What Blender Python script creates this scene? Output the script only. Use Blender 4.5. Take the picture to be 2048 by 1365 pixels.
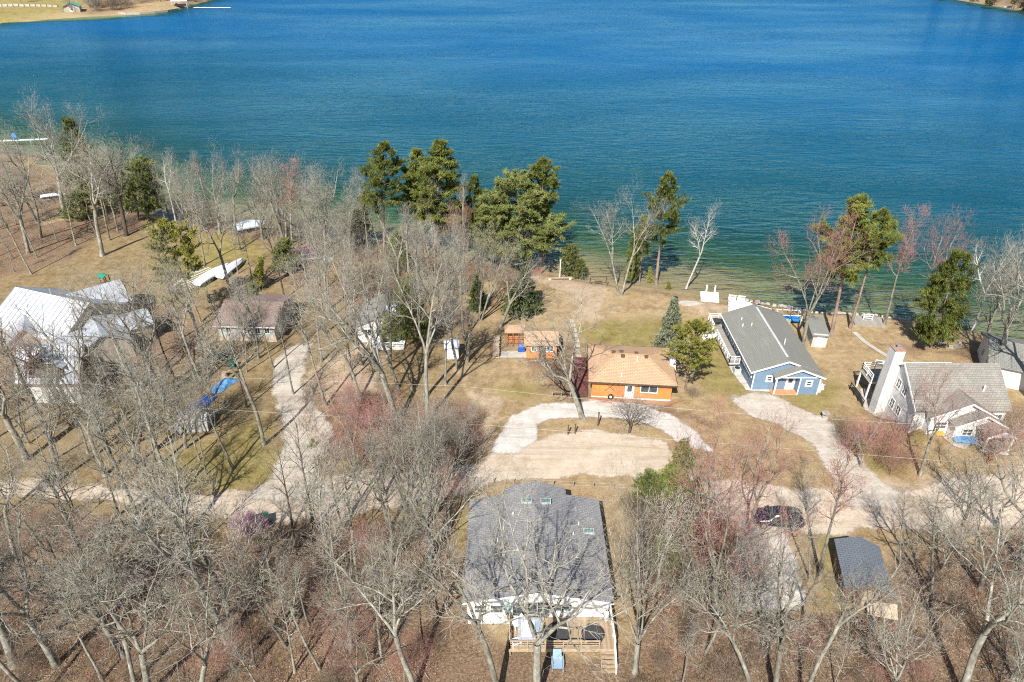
import bpy, bmesh, math, random
import numpy as np
from mathutils import Vector, Matrix, Euler
R = math.radians
scene = bpy.context.scene
for o in list(bpy.data.objects):
    bpy.data.objects.remove(o)

# ------------------------------------------------------------------ camera
CAM_H, CAM_TILT, CAM_F = 50.0, R(32.0), 1365.0
cam_data = bpy.data.cameras.new('camera')
cam_data.sensor_width = 36.0
cam_data.lens = 36.0 * CAM_F / 2048.0
cam_data.clip_start = 0.5
cam_data.clip_end = 4000.0
cam = bpy.data.objects.new('camera', cam_data)
scene.collection.objects.link(cam)
cam.location = (0, 0, CAM_H)
cam.rotation_euler = (R(90) - CAM_TILT, 0, 0)
scene.camera = cam

# ------------------------------------------------------------------ sky and sun
SUN_EL, SUN_AZ = R(46.0), R(18.0)          # shadows run 18 degrees east of the view direction
world = bpy.data.worlds.new('World')
scene.world = world
world.use_nodes = True
wn = world.node_tree.nodes
wn.clear()
wsky = wn.new('ShaderNodeTexSky')
wsky.sky_type = 'NISHITA'
wsky.sun_disc = False
wsky.sun_elevation = SUN_EL
wsky.sun_rotation = math.pi + SUN_AZ
wsky.dust_density = 0.7
wsky.ozone_density = 1.6
wbg = wn.new('ShaderNodeBackground')
wbg.inputs['Strength'].default_value = 0.08
wout = wn.new('ShaderNodeOutputWorld')
world.node_tree.links.new(wsky.outputs[0], wbg.inputs['Color'])
world.node_tree.links.new(wbg.outputs[0], wout.inputs['Surface'])
sun_data = bpy.data.lights.new('sun', 'SUN')
sun_data.energy = 5.0
sun_data.angle = R(0.53)
sun_data.color = (1.0, 0.95, 0.87)
sun = bpy.data.objects.new('sun', sun_data)
scene.collection.objects.link(sun)
_d = Vector((math.sin(SUN_AZ) * math.cos(SUN_EL), math.cos(SUN_AZ) * math.cos(SUN_EL), -math.sin(SUN_EL)))
sun.rotation_euler = _d.to_track_quat('-Z', 'Y').to_euler()
sun.location = (0, -20, 80)
vs = scene.view_settings
vs.view_transform = 'Standard'
vs.look = 'None'
vs.gamma = 1.0
vs.use_curve_mapping = False
vs.exposure = 0.8
scene.cycles.use_denoising = False
scene.cycles.filter_width = 1.15
scene.cycles.max_bounces = 6
scene.cycles.diffuse_bounces = 2
scene.cycles.glossy_bounces = 2
scene.cycles.transmission_bounces = 2
scene.cycles.transparent_max_bounces = 12
scene.cycles.caustics_reflective = False
scene.cycles.caustics_refractive = False

# ------------------------------------------------------------------ node helpers
class NB:
    def __init__(s, name, kind='mat'):
        s.m = bpy.data.materials.new(name)
        s.m.use_nodes = True
        s.t = s.m.node_tree
        s.t.nodes.clear()
        s.out = s.t.nodes.new('ShaderNodeOutputMaterial')
    def n(s, typ, ins=None, **at):
        nd = s.t.nodes.new('ShaderNode' + typ)
        for k, v in at.items():
            setattr(nd, k, v)
        for k, v in (ins or {}).items():
            s.set(nd.inputs[k], v)
        return nd
    def set(s, sock, v):
        if isinstance(v, bpy.types.NodeSocket):
            s.t.links.new(v, sock)
        elif isinstance(v, (tuple, list)) and sock.type == 'RGBA' and len(v) == 3:
            sock.default_value = (*v, 1)
        else:
            sock.default_value = v
    def pos(s):
        return s.n('NewGeometry').outputs['Position']
    def obj(s):
        return s.n('TexCoord').outputs['Object']
    def rnd(s):
        return s.n('ObjectInfo').outputs['Random']
    def mapv(s, vec, scale=(1, 1, 1), rot=(0, 0, 0), loc=(0, 0, 0)):
        return s.n('Mapping', {'Vector': vec, 'Scale': scale, 'Rotation': rot, 'Location': loc}).outputs[0]
    def noise(s, vec, scale, detail=3, rough=0.6, dist=0.0):
        return s.n('TexNoise', {'Vector': vec, 'Scale': scale, 'Detail': detail, 'Roughness': rough, 'Distortion': dist}).outputs[0]
    def math(s, op, a, b=0.0, c=0.0, clamp=False):
        nd = s.n('Math', {0: a, 1: b, 2: c}, operation=op)
        nd.use_clamp = clamp
        return nd.outputs[0]
    def step(s, v, lo, hi):
        return s.n('MapRange', {'Value': v, 'From Min': lo, 'From Max': hi}, interpolation_type='SMOOTHSTEP').outputs[0]
    def mix(s, f, a, b, mode='MIX'):
        nd = s.n('Mix', data_type='RGBA', blend_type=mode)
        s.set(nd.inputs['Factor'], f)
        s.set(nd.inputs[6], a)
        s.set(nd.inputs[7], b)
        return nd.outputs[2]
    def ramp(s, f, stops, interp='LINEAR'):
        nd = s.n('ValToRGB', {'Fac': f})
        cr = nd.color_ramp
        cr.interpolation = interp
        while len(cr.elements) > 1:
            cr.elements.remove(cr.elements[-1])
        cr.elements[0].position = stops[0][0]
        cr.elements[0].color = (*stops[0][1], 1)
        for p, c in stops[1:]:
            e = cr.elements.new(p)
            e.color = (*c, 1)
        return nd.outputs[0]
    def attr(s, name):
        return s.n('Attribute', attribute_name=name)
    def bump(s, h, strength=0.3, dist=0.1):
        return s.n('Bump', {'Height': h, 'Strength': strength, 'Distance': dist}).outputs[0]
    def bsdf(s, color, rough=0.8, normal=None, metal=0.0, spec=0.3, **kw):
        b = s.n('BsdfPrincipled')
        s.set(b.inputs['Base Color'], color)
        s.set(b.inputs['Roughness'], rough)
        b.inputs['Metallic'].default_value = metal
        b.inputs['Specular IOR Level'].default_value = spec
        if normal is not None:
            s.set(b.inputs['Normal'], normal)
        for k, v in kw.items():
            s.set(b.inputs[k], v)
        return b.outputs[0]
    def done(s, shader):
        s.t.links.new(shader, s.out.inputs['Surface'])
        return s.m

M = {}
def mul(c, f):
    return tuple(min(1.0, x * f) for x in c)

def paint(name, col, rough=0.6, var=0.25, scale=1.5, spec=0.3, metal=0.0, dirt=None, bump=0.0, bscale=20):
    b = NB(name)
    p = b.obj()
    n1 = b.noise(p, scale, 4, 0.65)
    c = b.mix(b.step(n1, 0.3, 0.7), mul(col, 1 - var), mul(col, 1 + var * 0.5))
    n3 = b.noise(p, scale * 9, 3, 0.7)
    c = b.mix(b.math('MULTIPLY', b.step(n3, 0.45, 0.75), var * 0.8), c, mul(col, 0.6))
    if dirt:
        n2 = b.noise(p, scale * 2.3, 5, 0.7)
        c = b.mix(b.math('MULTIPLY', b.step(n2, 0.52, 0.72), 0.6), c, dirt)
    nm = b.bump(b.noise(p, bscale, 3), bump, 0.03) if bump else None
    M[name] = b.done(b.bsdf(c, rough, nm, metal, spec))
    return M[name]

def siding(name, col, pitch=0.13, vertical=False, var=0.12, gap=0.55):
    b = NB(name)
    p = b.obj()
    sx = b.n('SeparateXYZ', {0: p})
    if vertical:
        co = b.math('ADD', sx.outputs[0], sx.outputs[1])
    else:
        co = sx.outputs[2]
    fr = b.math('FRACT', b.math('DIVIDE', co, pitch))
    row = b.math('FLOOR', b.math('DIVIDE', co, pitch))
    rn = b.n('TexWhiteNoise', {'W': row}, noise_dimensions='1D').outputs[0]
    n1 = b.noise(p, 0.9, 4, 0.65)
    c = b.mix(b.step(n1, 0.3, 0.75), mul(col, 1 - var), mul(col, 1 + var * .4))
    c = b.mix(b.math('MULTIPLY', rn, var), c, mul(col, 0.75))
    c = b.mix(b.math('MULTIPLY', b.math('LESS_THAN', fr, 0.1), gap), c, mul(col, 0.5))
    st = b.noise(b.mapv(p, (3.0, 3.0, 0.35)), 1.0, 4, 0.7)
    c = b.mix(b.math('MULTIPLY', b.step(st, 0.5, 0.72), 0.35), c, mul(col, 0.62))
    nm = b.bump(fr, 0.5, 0.015)
    M[name] = b.done(b.bsdf(c, 0.6, nm))
    return M[name]

def shingle(name, col, col2, var=0.35, stain=None):
    b = NB(name)
    p = b.obj()
    br = b.n('TexBrick', {'Vector': b.mapv(p, (1, 1.0, 1)), 'Scale': 1.0, 'Mortar Size': 0.022, 'Brick Width': 0.42, 'Row Height': 0.21,
                          'Color1': mul(col, 1 + var * .45), 'Color2': mul(col2, 1 - var * .5), 'Mortar': mul(col, 0.46)})
    n1 = b.noise(p, 0.35, 5, 0.7)
    c = b.mix(b.math('MULTIPLY', b.step(n1, 0.35, 0.7), 0.45), br.outputs[0], mul(col2, 0.75))
    n2 = b.noise(b.mapv(p, (1.6, 0.35, 1)), 0.8, 4, 0.7)
    c = b.mix(b.math('MULTIPLY', b.step(n2, 0.5, 0.75), 0.35), c, stain or mul(col, 1.35))
    c = b.mix(b.math('MULTIPLY', b.noise(p, 40, 2), 0.35), c, mul(col, 0.5))
    nm = b.bump(br.outputs['Fac'], -0.35, 0.02)
    M[name] = b.done(b.bsdf(c, 0.92, nm, spec=0.15))
    return M[name]

siding('white_siding', (0.72, 0.72, 0.70))
siding('grey_siding', (0.50, 0.50, 0.47))
siding('blue_siding', (0.165, 0.255, 0.36))
siding('orange_siding', (0.66, 0.25, 0.075), 0.2, True, 0.2, 0.35)
siding('brown_siding', (0.16, 0.10, 0.07), 0.2, True)
siding('cream_siding', (0.46, 0.40, 0.32))
siding('block_wall', (0.56, 0.47, 0.37), 0.2)
shingle('slate_shingle', (0.235, 0.235, 0.242), (0.275, 0.275, 0.28), 0.45, (0.32, 0.315, 0.285))
shingle('tan_shingle', (0.50, 0.32, 0.195), (0.55, 0.38, 0.25), 0.4)
shingle('grey_shingle', (0.225, 0.225, 0.20), (0.25, 0.25, 0.225), 0.2)
shingle('warm_shingle', (0.27, 0.25, 0.215), (0.25, 0.24, 0.22), 0.25)
shingle('redbrown_shingle', (0.25, 0.185, 0.165), (0.29, 0.215, 0.185), 0.4)
shingle('dark_blue_shingle', (0.135, 0.155, 0.185), (0.165, 0.185, 0.215), 0.3, (0.21, 0.225, 0.245))
paint('white_paint', (0.80, 0.80, 0.79), 0.5, 0.06)
paint('worn_white', (0.70, 0.70, 0.68), 0.6, 0.2, dirt=(0.42, 0.38, 0.33))
paint('trim_grey', (0.45, 0.46, 0.46), 0.6, 0.15)
paint('maroon_boards', (0.155, 0.06, 0.05), 0.8, 0.35, 2.5)
paint('deck_wood', (0.34, 0.255, 0.165), 0.8, 0.35, 3.0)
paint('rail_wood', (0.42, 0.32, 0.21), 0.75, 0.25, 3.0)
paint('grey_wood', (0.30, 0.275, 0.24), 0.85, 0.3, 3.0)
paint('dark_wood', (0.10, 0.07, 0.05), 0.85, 0.35, 3.0)
paint('plywood', (0.42, 0.335, 0.24), 0.8, 0.25, 3.0)
paint('concrete', (0.42, 0.39, 0.34), 0.9, 0.2, 1.2, dirt=(0.26, 0.22, 0.17))
paint('stone', (0.36, 0.33, 0.29), 0.9, 0.4, 2.0)
paint('white_stone', (0.66, 0.62, 0.55), 0.9, 0.35, 5.0, dirt=(0.40, 0.33, 0.25))
paint('brick_red', (0.36, 0.22, 0.16), 0.85, 0.35, 6.0)
paint('black_metal', (0.025, 0.025, 0.028), 0.45, 0.2, spec=0.4)
paint('dark_mesh', (0.05, 0.048, 0.05), 0.9, 0.4, 6.0)
paint('tub_grey', (0.34, 0.35, 0.40), 0.5, 0.2, 2.0, dirt=(0.6, 0.6, 0.62))
paint('teal_paint', (0.25, 0.48, 0.45), 0.6, 0.2)
paint('green_plastic', (0.02, 0.20, 0.13), 0.4, 0.2, spec=0.5)
paint('green_table', (0.02, 0.12, 0.085), 0.5, 0.25)
paint('blue_tarp', (0.02, 0.10, 0.42), 0.42, 0.45, 3.0, spec=0.5)
paint('light_blue_tarp', (0.10, 0.28, 0.52), 0.45, 0.4, 3.0, spec=0.5)
paint('grey_tarp', (0.36, 0.36, 0.35), 0.55, 0.3, 2.0, spec=0.4)
paint('white_wrap', (0.72, 0.75, 0.80), 0.4, 0.12, 2.0, spec=0.5)
paint('bluish_wrap', (0.48, 0.55, 0.63), 0.4, 0.15, 2.0, spec=0.5)
paint('blue_plastic', (0.24, 0.35, 0.46), 0.45, 0.15, spec=0.4)
paint('bright_blue', (0.02, 0.20, 0.55), 0.4, 0.15, spec=0.4)
paint('purple_vinyl', (0.16, 0.02, 0.09), 0.45, 0.2)
paint('aluminium', (0.55, 0.56, 0.57), 0.35, 0.15, metal=0.7)
paint('red_paint', (0.42, 0.05, 0.03), 0.5, 0.2)
paint('red_deck', (0.30, 0.11, 0.085), 0.8, 0.25)
paint('yellow_paint', (0.55, 0.33, 0.06), 0.5, 0.1)
paint('rubber', (0.02, 0.02, 0.02), 0.85, 0.2)
paint('rust', (0.20, 0.085, 0.04), 0.85, 0.4, 4.0)
paint('terracotta', (0.55, 0.24, 0.12), 0.8, 0.25, 4.0)
paint('car_paint', (0.012, 0.016, 0.032), 0.2, 0.1, spec=0.6)
paint('roof_green', (0.10, 0.33, 0.26), 0.6, 0.15)
paint('wire_metal', (0.55, 0.55, 0.54), 0.5, 0.1)
paint('log_wood', (0.34, 0.26, 0.19), 0.85, 0.35, 4.0)

def glass_mat(name, col, rough=0.08):
    b = NB(name)
    n1 = b.noise(b.obj(), 1.2, 2)
    c = b.mix(b.step(n1, 0.35, 0.7), col, mul(col, 2.2))
    M[name] = b.done(b.bsdf(c, rough, None, 0, 0.6))
glass_mat('pane_glass', (0.035, 0.045, 0.05))
glass_mat('car_glass', (0.012, 0.016, 0.02))
glass_mat('skylight_glass', (0.10, 0.18, 0.16), 0.15)

def metal_roof(name, col):
    b = NB(name)
    p = b.obj()
    n1 = b.noise(p, 0.5, 4, 0.65)
    c = b.mix(b.step(n1, 0.3, 0.75), mul(col, 0.82), mul(col, 1.05))
    n2 = b.noise(b.mapv(p, (2.5, 0.5, 0.5)), 1.2, 4, 0.7)
    c = b.mix(b.math('MULTIPLY', b.step(n2, 0.5, 0.75), 0.4), c, mul(col, 0.6))
    M[name] = b.done(b.bsdf(c, 0.38, None, 0.15, 0.5))
metal_roof('metal_roof', (0.43, 0.46, 0.50))
metal_roof('metal_roof_bright', (0.60, 0.62, 0.65))

# ------------------------------------------------------------------ mesh and object helpers
C = scene.collection
class MB:
    def __init__(s):
        s.v, s.f = [], []
    def add(s, vs, fs):
        o = len(s.v)
        s.v.extend([tuple(x) for x in vs])
        s.f.extend([tuple(i + o for i in f) for f in fs])
        return s
    def box(s, x0, x1, y0, y1, z0, z1):
        return s.add([(x0, y0, z0), (x1, y0, z0), (x1, y1, z0), (x0, y1, z0), (x0, y0, z1), (x1, y0, z1), (x1, y1, z1), (x0, y1, z1)],
                     [(0, 3, 2, 1), (4, 5, 6, 7), (0, 1, 5, 4), (1, 2, 6, 5), (2, 3, 7, 6), (3, 0, 4, 7)])
    def prism(s, poly, z0, z1):
        n = len(poly)
        return s.add([(x, y, z0) for x, y in poly] + [(x, y, z1) for x, y in poly],
                     [tuple(reversed(range(n))), tuple(range(n, 2 * n))] + [(i, (i + 1) % n, n + (i + 1) % n, n + i) for i in range(n)])
    def yprism(s, poly, y0, y1):          # polygon in x,z pushed along y
        n = len(poly)
        return s.add([(x, y0, z) for x, z in poly] + [(x, y1, z) for x, z in poly],
                     [tuple(range(n)), tuple(reversed(range(n, 2 * n)))] + [(i, n + i, n + (i + 1) % n, (i + 1) % n) for i in range(n)])
    def xprism(s, poly, x0, x1):          # polygon in y,z pushed along x
        n = len(poly)
        return s.add([(x0, y, z) for y, z in poly] + [(x1, y, z) for y, z in poly],
                     [tuple(reversed(range(n))), tuple(range(n, 2 * n))] + [(i, (i + 1) % n, n + (i + 1) % n, n + i) for i in range(n)])
    def slab(s, pts, th):                 # planar polygon given thickness downwards
        n = len(pts)
        P = [Vector(p) for p in pts]
        nr = (P[1] - P[0]).cross(P[2] - P[0]).normalized()
        if nr.z < 0:
            nr = -nr
            P.reverse()
        Q = [p - nr * th for p in P]
        return s.add(P + Q, [tuple(range(n)), tuple(reversed(range(n, 2 * n)))] + [(i, n + i, n + (i + 1) % n, (i + 1) % n) for i in range(n)])
    def bar(s, a, b, w, h=None):          # box-section bar between two points
        a, b = Vector(a), Vector(b)
        h = h or w
        d = (b - a)
        if d.length < 1e-6:
            return s
        d.normalize()
        up = Vector((0, 0, 1)) if abs(d.z) < 0.95 else Vector((0, 1, 0))
        sd = d.cross(up).normalized() * (w / 2)
        u2 = sd.cross(d).normalized() * (h / 2)
        return s.add([a - sd - u2, a + sd - u2, a + sd + u2, a - sd + u2, b - sd - u2, b + sd - u2, b + sd + u2, b - sd + u2],
                     [(0, 1, 2, 3), (7, 6, 5, 4), (0, 4, 5, 1), (1, 5, 6, 2), (2, 6, 7, 3), (3, 7, 4, 0)])
    def tube(s, pts, rad, sides=6, caps=True):
        P = [Vector(p) for p in pts]
        n = len(P)
        rad = rad if hasattr(rad, '__len__') else [rad] * n
        vs, fs = [], []
        ref = Vector((0.31, 0.17, 0.93))
        for i in range(n):
            d = (P[min(i + 1, n - 1)] - P[max(i - 1, 0)]).normalized()
            if abs(d.dot(ref)) > 0.97:
                ref = Vector((0.9, 0.2, 0.1))
            a = d.cross(ref).normalized()
            b = d.cross(a)
            for k in range(sides):
                t = 2 * math.pi * k / sides
                vs.append(P[i] + (a * math.cos(t) + b * math.sin(t)) * rad[i])
        for i in range(n - 1):
            for k in range(sides):
                k2 = (k + 1) % sides
                fs.append((i * sides + k, i * sides + k2, (i + 1) * sides + k2, (i + 1) * sides + k))
        if caps:
            fs.append(tuple(reversed(range(sides))))
            fs.append(tuple(range((n - 1) * sides, n * sides)))
        return s.add(vs, fs)
    def disc(s, c, r, z0, z1, sides=20):
        return s.prism([(c[0] + r * math.cos(2 * math.pi * k / sides), c[1] + r * math.sin(2 * math.pi * k / sides)) for k in range(sides)], z0, z1)
    def build(s, name, m, parent=None, loc=None, rz=0.0, smooth=False):
        me = bpy.data.meshes.new(name)
        me.from_pydata(s.v, [], s.f)
        me.validate()
        if smooth:
            me.polygons.foreach_set('use_smooth', [True] * len(me.polygons))
        return link(name, me, m, parent, loc, rz)

def link(name, me, m=None, parent=None, loc=None, rz=0.0):
    o = bpy.data.objects.new(name, me)
    C.objects.link(o)
    if m is not None:
        mm = M[m] if isinstance(m, str) else m
        if len(me.materials) == 0:
            me.materials.append(mm)
    if loc is not None:
        o.location = loc
    o.rotation_euler = (0, 0, rz)
    if parent is not None:
        o.parent = parent
    return o

def tag(o, label, cat, group=None):
    o['label'] = label
    o['category'] = cat
    if group:
        o['group'] = group
    return o

def thing(name, label, cat, loc=(0, 0, 0), rz=0.0, group=None):
    o = bpy.data.objects.new(name, None)
    o.empty_display_size = 0.2
    C.objects.link(o)
    o.location = loc
    o.rotation_euler = (0, 0, rz)
    return tag(o, label, cat, group)

def fast_mesh(name, V, F, mats, smooth=False, mi=None):
    V = np.asarray(V, dtype=np.float32)
    me = bpy.data.meshes.new(name)
    F = np.asarray(F, dtype=np.int32)
    k = F.shape[1]
    me.vertices.add(len(V))
    me.vertices.foreach_set('co', V.ravel())
    me.loops.add(F.size)
    me.loops.foreach_set('vertex_index', F.ravel())
    me.polygons.add(len(F))
    me.polygons.foreach_set('loop_start', np.arange(0, F.size, k, dtype=np.int32))
    for m in mats:
        me.materials.append(M[m])
    if mi is not None:
        me.polygons.foreach_set('material_index', np.asarray(mi, dtype=np.int32))
    if smooth:
        me.polygons.foreach_set('use_smooth', np.ones(len(F), dtype=bool))
    me.update(calc_edges=True)
    return me

def set_attr(me, name, val):
    a = me.attributes.new(name, 'FLOAT', 'POINT')
    a.data.foreach_set('value', np.asarray(val, dtype=np.float32).ravel())

# ------------------------------------------------------------------ terrain functions
WL = -1.2                                   # lake level
_c, _s = math.cos(CAM_TILT), math.sin(CAM_TILT)
def ray(px, py):                            # viewing ray through a spot of the 2048 px wide photograph, used to survey the site
    u, v = (px - 1024) / CAM_F, (py - 682.5) / CAM_F
    return u, _c - v * _s, -(_s + v * _c)
def G(px, py, z=0.0):
    u, a, b = ray(px, py)
    t = (z - CAM_H) / b
    return (u * t, a * t)

_shore = [(-520, 215), (-300, 195), (-190, 182)] + [G(*p, WL) for p in [(0, 310), (150, 360), (250, 405), (330, 438), (480, 445), (600, 470), (700, 488), (780, 500), (900, 520), (1000, 530), (1080, 542),
          (1160, 558), (1290, 574), (1380, 588), (1460, 601), (1540, 618), (1640, 634), (1750, 642), (1850, 654), (2048, 690)]] + [(95, 72), (150, 60), (300, 60), (520, 80)]
SX = np.array([p[0] for p in _shore]); SY = np.array([p[1] for p in _shore])
def vnoise(x, y, sc, seed=0):
    x = np.asarray(x, float) / sc + seed * 17.31
    y = np.asarray(y, float) / sc + seed * 9.77
    xi, yi = np.floor(x), np.floor(y)
    fx, fy = x - xi, y - yi
    fx, fy = fx * fx * (3 - 2 * fx), fy * fy * (3 - 2 * fy)
    def h(a, b):
        v = np.sin(a * 127.1 + b * 311.7 + seed * 3.3) * 43758.5453
        return v - np.floor(v)
    return (h(xi, yi) * (1 - fx) + h(xi + 1, yi) * fx) * (1 - fy) + (h(xi, yi + 1) * (1 - fx) + h(xi + 1, yi + 1) * fx) * fy
def sstep(v, a, b):
    t = np.clip((np.asarray(v, float) - a) / (b - a), 0, 1)
    return t * t * (3 - 2 * t)
def shore_y(x):
    return np.interp(x, SX, SY) + 0.8 * (vnoise(x, 0 * np.asarray(x), 5.0, 3) - 0.5) + 0.4 * (vnoise(x, 0 * np.asarray(x), 1.7, 5) - 0.5)
def gz(x, y):
    x = np.asarray(x, float); y = np.asarray(y, float)
    d = y - shore_y(x)
    steep = sstep(x, 34, 40)
    w = 5.0 * (1 - steep) + 0.9 * steep
    land = -1.2 * (1 - steep) * sstep(d, -w, 0.3) - 1.9 * steep * sstep(d, -0.9, -0.15)
    bed = WL - 0.02 - np.clip(d, 0, 14) * 0.05 - np.clip(d - 11, 0, 22) * 0.11 - np.clip(d - 28, 0, 190) * 0.045
    bed += 0.25 * sstep(d, 4, 12) * (vnoise(x, y, 6, 8) - 0.5)
    land = land + (0.12 * (vnoise(x, y, 9, 1) - 0.5) + 0.05 * (vnoise(x, y, 2.2, 2) - 0.5)) * sstep(-d, 0, 6)
    land = land + 2.25 * sstep(x, 40.5, 45.5) * sstep(y, 66.5, 58.5) * sstep(y, 44, 54)
    z = np.where(d < 0.3, land, np.minimum(bed, land))
    # far shores across the lake
    fl = y - np.interp(x, [-700, -300, -284, -268, -236, -214, -208, -204, -200], [330, 398, 414, 440, 452, 468, 486, 520, 900])
    fr = y - np.interp(x, [288, 296, 302, 306, 305, 700][0:1] + [296, 300, 303.5, 309, 330, 700], [900, 560, 530, 480, 452, 425, 390])
    fb = y - 760
    far = np.maximum(np.maximum(fl, fr), fb)
    fz = WL - 2.5 + 2.5 * sstep(far, -26, 0) + 1.0 * sstep(far, 0, 3) + 0.06 * np.clip(far, 0, 120)
    return np.where(far > -26, np.maximum(z, fz), z)
def ground(px, py):                         # where the sight line meets the terrain
    z = 0.0
    for _ in range(8):
        x, y = G(px, py, z)
        z = float(gz(x, y))
    return (x, y, z)
def gp(x, y, dz=0.0):
    return (x, y, float(gz(x, y)) + dz)
def sdf(poly, x, y):                        # > 0 inside
    x = np.asarray(x, float); y = np.asarray(y, float)
    best = np.full(x.shape, 1e9); ins = np.zeros(x.shape, bool)
    n = len(poly)
    for i in range(n):
        ax, ay = poly[i]; bx, by = poly[(i + 1) % n]
        ex, ey = bx - ax, by - ay
        t = np.clip(((x - ax) * ex + (y - ay) * ey) / (ex * ex + ey * ey + 1e-9), 0, 1)
        best = np.minimum(best, np.hypot(x - ax - t * ex, y - ay - t * ey))
        cr = ((ay > y) != (by > y)) & (x < (bx - ax) * (y - ay) / (by - ay + 1e-12) + ax)
        ins ^= cr
    return np.where(ins, best, -best)
def pxpoly(pts):
    return [G(*p) for p in pts]

# ------------------------------------------------------------------ ground materials
def ground_mat():
    b = NB('ground_mat')
    p = b.pos()
    lit, grn, bare, wet = [b.attr(k).outputs['Fac'] for k in ('litter', 'green', 'bare', 'under')]
    nA = b.noise(p, 0.12, 5, 0.7)
    nB = b.noise(p, 0.9, 5, 0.75)
    nC = b.noise(p, 4.5, 4, 0.75)
    nD = b.noise(p, 16.0, 3, 0.8)
    nM = b.noise(p, 0.35, 6, 0.75, 0.5)
    wst = b.attr('golden').outputs['Fac']
    dry = b.ramp(nB, [(0.25, (0.25, 0.175, 0.09)), (0.5, (0.375, 0.28, 0.16)), (0.75, (0.48, 0.385, 0.25))])
    green = b.ramp(nB, [(0.25, (0.18, 0.145, 0.05)), (0.55, (0.285, 0.238, 0.095)), (0.8, (0.39, 0.325, 0.155))])
    leaf = b.ramp(b.math('ADD', b.math('MULTIPLY', nC, 0.6), b.math('MULTIPLY', nD, 0.4)),
                  [(0.31, (0.042, 0.029, 0.02)), (0.43, (0.145, 0.10, 0.064)), (0.54, (0.265, 0.188, 0.125)), (0.66, (0.43, 0.325, 0.232))])
    sand = b.ramp(nB, [(0.25, (0.36, 0.275, 0.185)), (0.7, (0.50, 0.40, 0.29))])
    gold = b.ramp(nB, [(0.25, (0.15, 0.108, 0.055)), (0.5, (0.265, 0.20, 0.108)), (0.75, (0.37, 0.29, 0.175))])
    dry = b.mix(wst, dry, gold)
    c = b.mix(b.step(b.math('ADD', grn, b.math('MULTIPLY', b.math('SUBTRACT', nB, 0.5), 1.1)), 0.25, 0.8), dry, green)
    c = b.mix(b.step(b.math('ADD', bare, b.math('MULTIPLY', b.math('SUBTRACT', nB, 0.5), 1.2)), 0.3, 0.8), c, sand)
    c = b.mix(b.step(b.math('ADD', lit, b.math('MULTIPLY', b.math('SUBTRACT', nC, 0.5), 1.4)), 0.35, 0.75), c, leaf)
    # patchy worn colour and speckle of stalks and leaves
    c = b.mix(b.math('MULTIPLY', b.step(nA, 0.35, 0.7), 0.35), c, b.mix(1.0, c, (0.80, 0.72, 0.62), 'MULTIPLY'))
    c = b.mix(b.math('MULTIPLY', b.step(nD, 0.45, 0.7), 0.30), c, b.mix(1.0, c, (1.5, 1.42, 1.3), 'MULTIPLY'))
    c = b.mix(b.math('MULTIPLY', b.step(nD, 0.52, 0.3), 0.45), c, b.mix(1.0, c, (0.5, 0.46, 0.42), 'MULTIPLY'))
    c = b.mix(b.math('MULTIPLY', b.step(nM, 0.46, 0.66), 0.55), c, b.mix(1.0, c, (0.58, 0.53, 0.47), 'MULTIPLY'))
    c = b.mix(b.math('MULTIPLY', b.step(nM, 0.48, 0.34), 0.30), c, b.mix(1.0, c, (1.3, 1.27, 1.2), 'MULTIPLY'))
    # lake bed: sand, then weed
    depth = b.math('SUBTRACT', WL, b.n('SeparateXYZ', {0: p}).outputs[2])
    wn = b.noise(b.mapv(p, (1, 1.8, 1)), 0.16, 5, 0.65)
    weed = b.ramp(nB, [(0.3, (0.085, 0.11, 0.04)), (0.7, (0.21, 0.235, 0.095))])
    bsand = b.ramp(nC, [(0.3, (0.27, 0.205, 0.11)), (0.7, (0.42, 0.335, 0.195))])
    wf = b.step(b.math('ADD', depth, b.math('MULTIPLY', b.math('SUBTRACT', wn, 0.5), 2.6)), 0.6, 1.7)
    bed = b.mix(wf, bsand, weed)
    c = b.mix(wet, c, bed)
    h = b.math('ADD', b.math('MULTIPLY', nC, 0.5), b.math('MULTIPLY', nD, 0.5))
    return b.done(b.bsdf(c, 0.95, b.bump(h, 0.9, 0.22), spec=0.1))
M['ground'] = ground_mat()

def gravel_mat(name, c0, c1, c2):
    b = NB(name)
    p = b.pos()
    e = b.attr('edge').outputs['Fac']
    nB = b.noise(p, 0.5, 5, 0.7)
    nC = b.noise(p, 3.0, 4, 0.75)
    nD = b.noise(p, 14.0, 3, 0.8)
    c = b.ramp(b.math('ADD', b.math('MULTIPLY', nB, 0.6), b.math('MULTIPLY', nD, 0.4)), [(0.3, c0), (0.5, c1), (0.7, c2)])
    c = b.mix(b.math('MULTIPLY', b.step(nC, 0.52, 0.7), 0.3), c, mul(c0, 0.75))
    nR = b.noise(b.mapv(p, (0.10, 1.3, 1)), 0.9, 4, 0.6)
    c = b.mix(b.math('MULTIPLY', b.step(nR, 0.5, 0.66), 0.38), c, mul(c0, 0.82))
    nP = b.noise(p, 0.28, 5, 0.7)
    c = b.mix(b.math('MULTIPLY', b.step(nP, 0.54, 0.68), 0.45), c, (0.27, 0.20, 0.12))
    sh = b.bsdf(c, 0.95, b.bump(b.math('ADD', nD, b.math('MULTIPLY', nR, 1.5)), 0.6, 0.07), spec=0.1)
    f = b.step(b.math('ADD', e, b.math('MULTIPLY', b.math('SUBTRACT', b.math('ADD', b.math('MULTIPLY', nB, .5), b.math('MULTIPLY', nC, .5)), 0.5), 2.0)), 0.22, 0.62)
    tr = b.n('BsdfTransparent').outputs[0]
    mx = b.n('MixShader', {0: f, 1: tr, 2: sh})
    return b.done(mx.outputs[0])
M['dirt_road'] = gravel_mat('dirt_road_mat', (0.33, 0.26, 0.19), (0.46, 0.38, 0.295), (0.57, 0.49, 0.40))
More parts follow.
